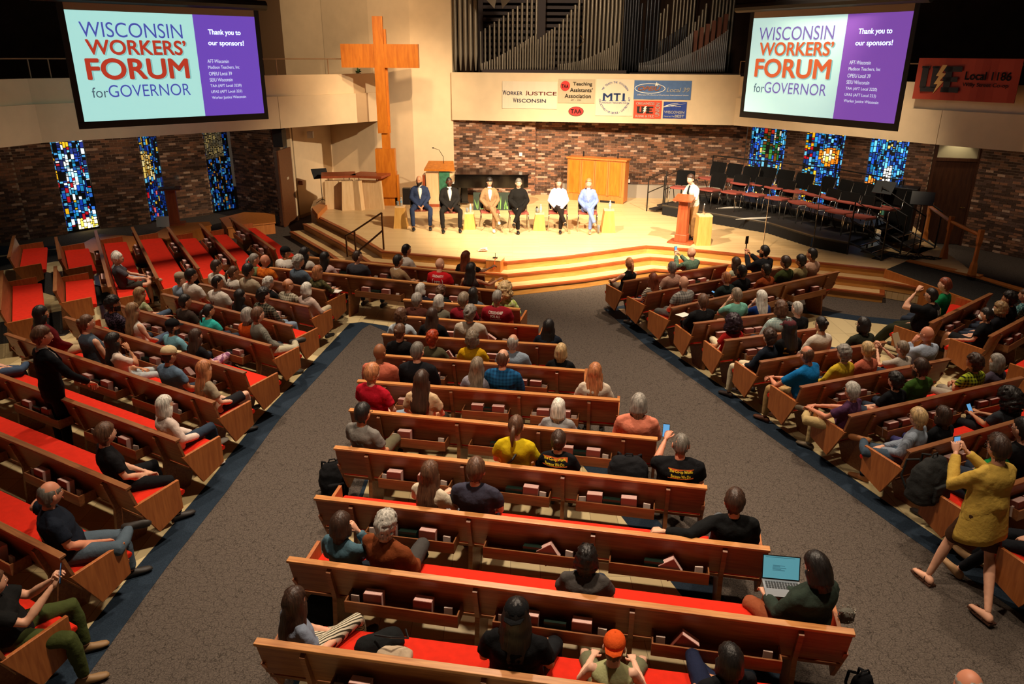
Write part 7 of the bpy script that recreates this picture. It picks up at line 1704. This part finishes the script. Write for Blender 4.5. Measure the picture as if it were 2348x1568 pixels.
# bags
def blob_bag(name, label, loc, size, col, rz=0, straps=True, cat='bag', seed=1, pocket=True):
    T = thing(name, label, cat, tuple(loc), rz)
    b = MB(); sx, sy, sz = size; k = 14
    b.loft([[(sx * f_ * math.copysign(abs(math.cos(t_)) ** .6, math.cos(t_)), sy * f_ * g_ * math.copysign(abs(math.sin(t_)) ** .6, math.sin(t_)), z_ * sz) for t_ in [2 * math.pi * i / k for i in range(k)]] for z_, f_, g_ in ((0, .85, 1), (.05, .98, 1), (.35, 1.0, 1.0), (.7, .92, .85), (.92, .7, .6), (1.0, .45, .35))])
    me = remesh(b, .022, name, [cloth(col)], .014, seed); link('bag_body', me, T)
    if pocket: b = MB(); b.box(-sx * .6, sx * .6, -sy * 1.12, -sy * .8, sz * .1, sz * .5); link('pocket', remesh(b, .022, 'pocket', [cloth(col)], .008, seed + 1), T)
    if straps:
        for s in (-1, 1):
            b = MB(); b.tube([(s * sx * .4, sy * .6, sz * .9), (s * sx * .55, sy * 1.3, sz * .8), (s * sx * .6, sy * 1.4, sz * .4), (s * sx * .5, sy * .9, sz * .1)], .012, 6); b.build('strap', cloth(col), T)
        b = MB(); b.tube([(-.05, 0, sz * .96), (-.03, 0, sz * 1.08), (.03, 0, sz * 1.08), (.05, 0, sz * .96)], .008, 6); b.build('top_loop', cloth(col), T)
    return T
blob_bag('backpack', 'dark grey backpack on the pew beside the walking woman in yellow', at(2122, 1142, .50), (.24, .16, .50), '#2c2d2d', .5, seed=4)
blob_bag('backpack', 'black backpack on the pew between the big man and his neighbour', at(1438, 1110, .62), (.22, .14, .34), '#17171a', -.2, seed=5)
blob_bag('backpack', 'black backpack with charms on the floor at the left end of tenth centre pew', at(768, 1130, .02), (.17, .15, .42), '#101012', .4, seed=6)
T = blob_bag('tote_bag', 'soft black leather bag lying on the red cushion beside the woman in striped trousers', at(872, 1488, .51), (.20, .11, .16), '#17191a', .5, straps=False, seed=7, pocket=False)
b = MB(); b.tube([(-.05, -.05, .2), (.05, -.16, .22), (.18, -.16, .16), (.2, -.05, .15)], .008, 6); b.build('handle', BLK, T)
T = blob_bag('handbag', 'cream snakeskin drawstring bag on the red cushion near the black bag', at(905, 1512, .51), (.15, .09, .11), '#b8a48a', -.1, straps=False, seed=8, pocket=False)
T = blob_bag('handbag', 'small bag covered in silver beads at the right end of eleventh centre pew', at(1938, 1425, .60), (.07, .05, .13), '#5a564e', 0, straps=False, seed=9, pocket=False)
rr = random.Random(5); b = MB()
for k in range(70):
    a_ = rr.uniform(0, 6.28); z_ = rr.uniform(.02, .13); b.ell((.062 * math.cos(a_), .047 * math.sin(a_), z_), (.008, .008, .008), 5, 3)
o = b.build('silver_beads', mat('silver_bead', '#cfc8bc', .2, .8), T); o['kind'] = 'stuff'
T = blob_bag('backpack', 'black backpack hanging off the right end of the eleventh centre pew', at(1968, 1610, .05), (.09, .08, .30), '#121316', .3, seed=10)
T = blob_bag('tote_bag', 'dark bag on the floor left of the striped trousers, under the eleventh pew', at(745, 1420, .05), (.16, .12, .30), '#181b20', .2, straps=False, seed=12, pocket=False)
T = blob_bag('tote_bag', 'pale green tote on the tiles below the far right pews', at(2188, 830, .02), (.14, .10, .25), '#98915a', .3, straps=False, seed=13, pocket=False)
# papers and notebooks
def sheet(p, rz, w_, h_, lab, name='paper', m=WHITE, th=.006, cat='paper', tilt=0):
    b = MB(); b.box(-w_ / 2, w_ / 2, -h_ / 2, h_ / 2, 0, th); o = b.build(name, m, loc=tuple(p)); o.rotation_euler = (tilt, 0, rz); tag(o, lab, cat); return o
sheet(at(866, 622, .62), .2, .20, .14, 'open white notebook on the pew beside the man in charcoal tee', 'notebook', th=.02, cat='notebook')
sheet(at(767, 668, .72), -.3, .24, .17, 'white open booklet held by the woman in the olive jacket', 'booklet', th=.012, cat='booklet')
sheet(at(1567, 722, .76), .6, .22, .17, 'loose white papers held by the person in the black hoodie', 'paper')
sheet(at(1722, 716, .78), .5, .14, .10, 'pale blue card beside the white-haired woman in royal blue', 'card', mat('pale_blue_card', '#8fc4dc', .6), cat='card')
sheet(at(2056, 780, 1.05), .6, .16, .22, 'beige sheet raised by the person in the pale tee', 'paper', mat('beige_paper', '#b8a07c', .7), tilt=1.1)
sheet(at(2212, 1012, .70), .35, .26, .10, 'orange-yellow envelope lying in the rack of the ninth right pew', 'envelope', mat('manila_envelope', '#c98a3a', .6), cat='envelope')
# pink scrunchie, wristbands read as parts of people
p = at(1181, 990, 1.13); o = MB().tube([(.024 * math.cos(t_), 0, .024 * math.sin(t_)) for t_ in [2 * math.pi * i / 12 for i in range(13)]], .013, 6).build('scrunchie', mat('pink_scrunchie', '#d86a84', .8), loc=tuple(p)); tag(o, 'pink scrunchie in the ponytail of the woman in yellow tee', 'hair tie')
D.scenes.remove(WS)
print('SEATS')
for s in SPOTS: print(s)
print('TRIS', sum(len(m.loop_triangles) if m.loop_triangles else sum(len(p.vertices) - 2 for p in m.polygons) for m in D.meshes), 'OBJ', len(D.objects))
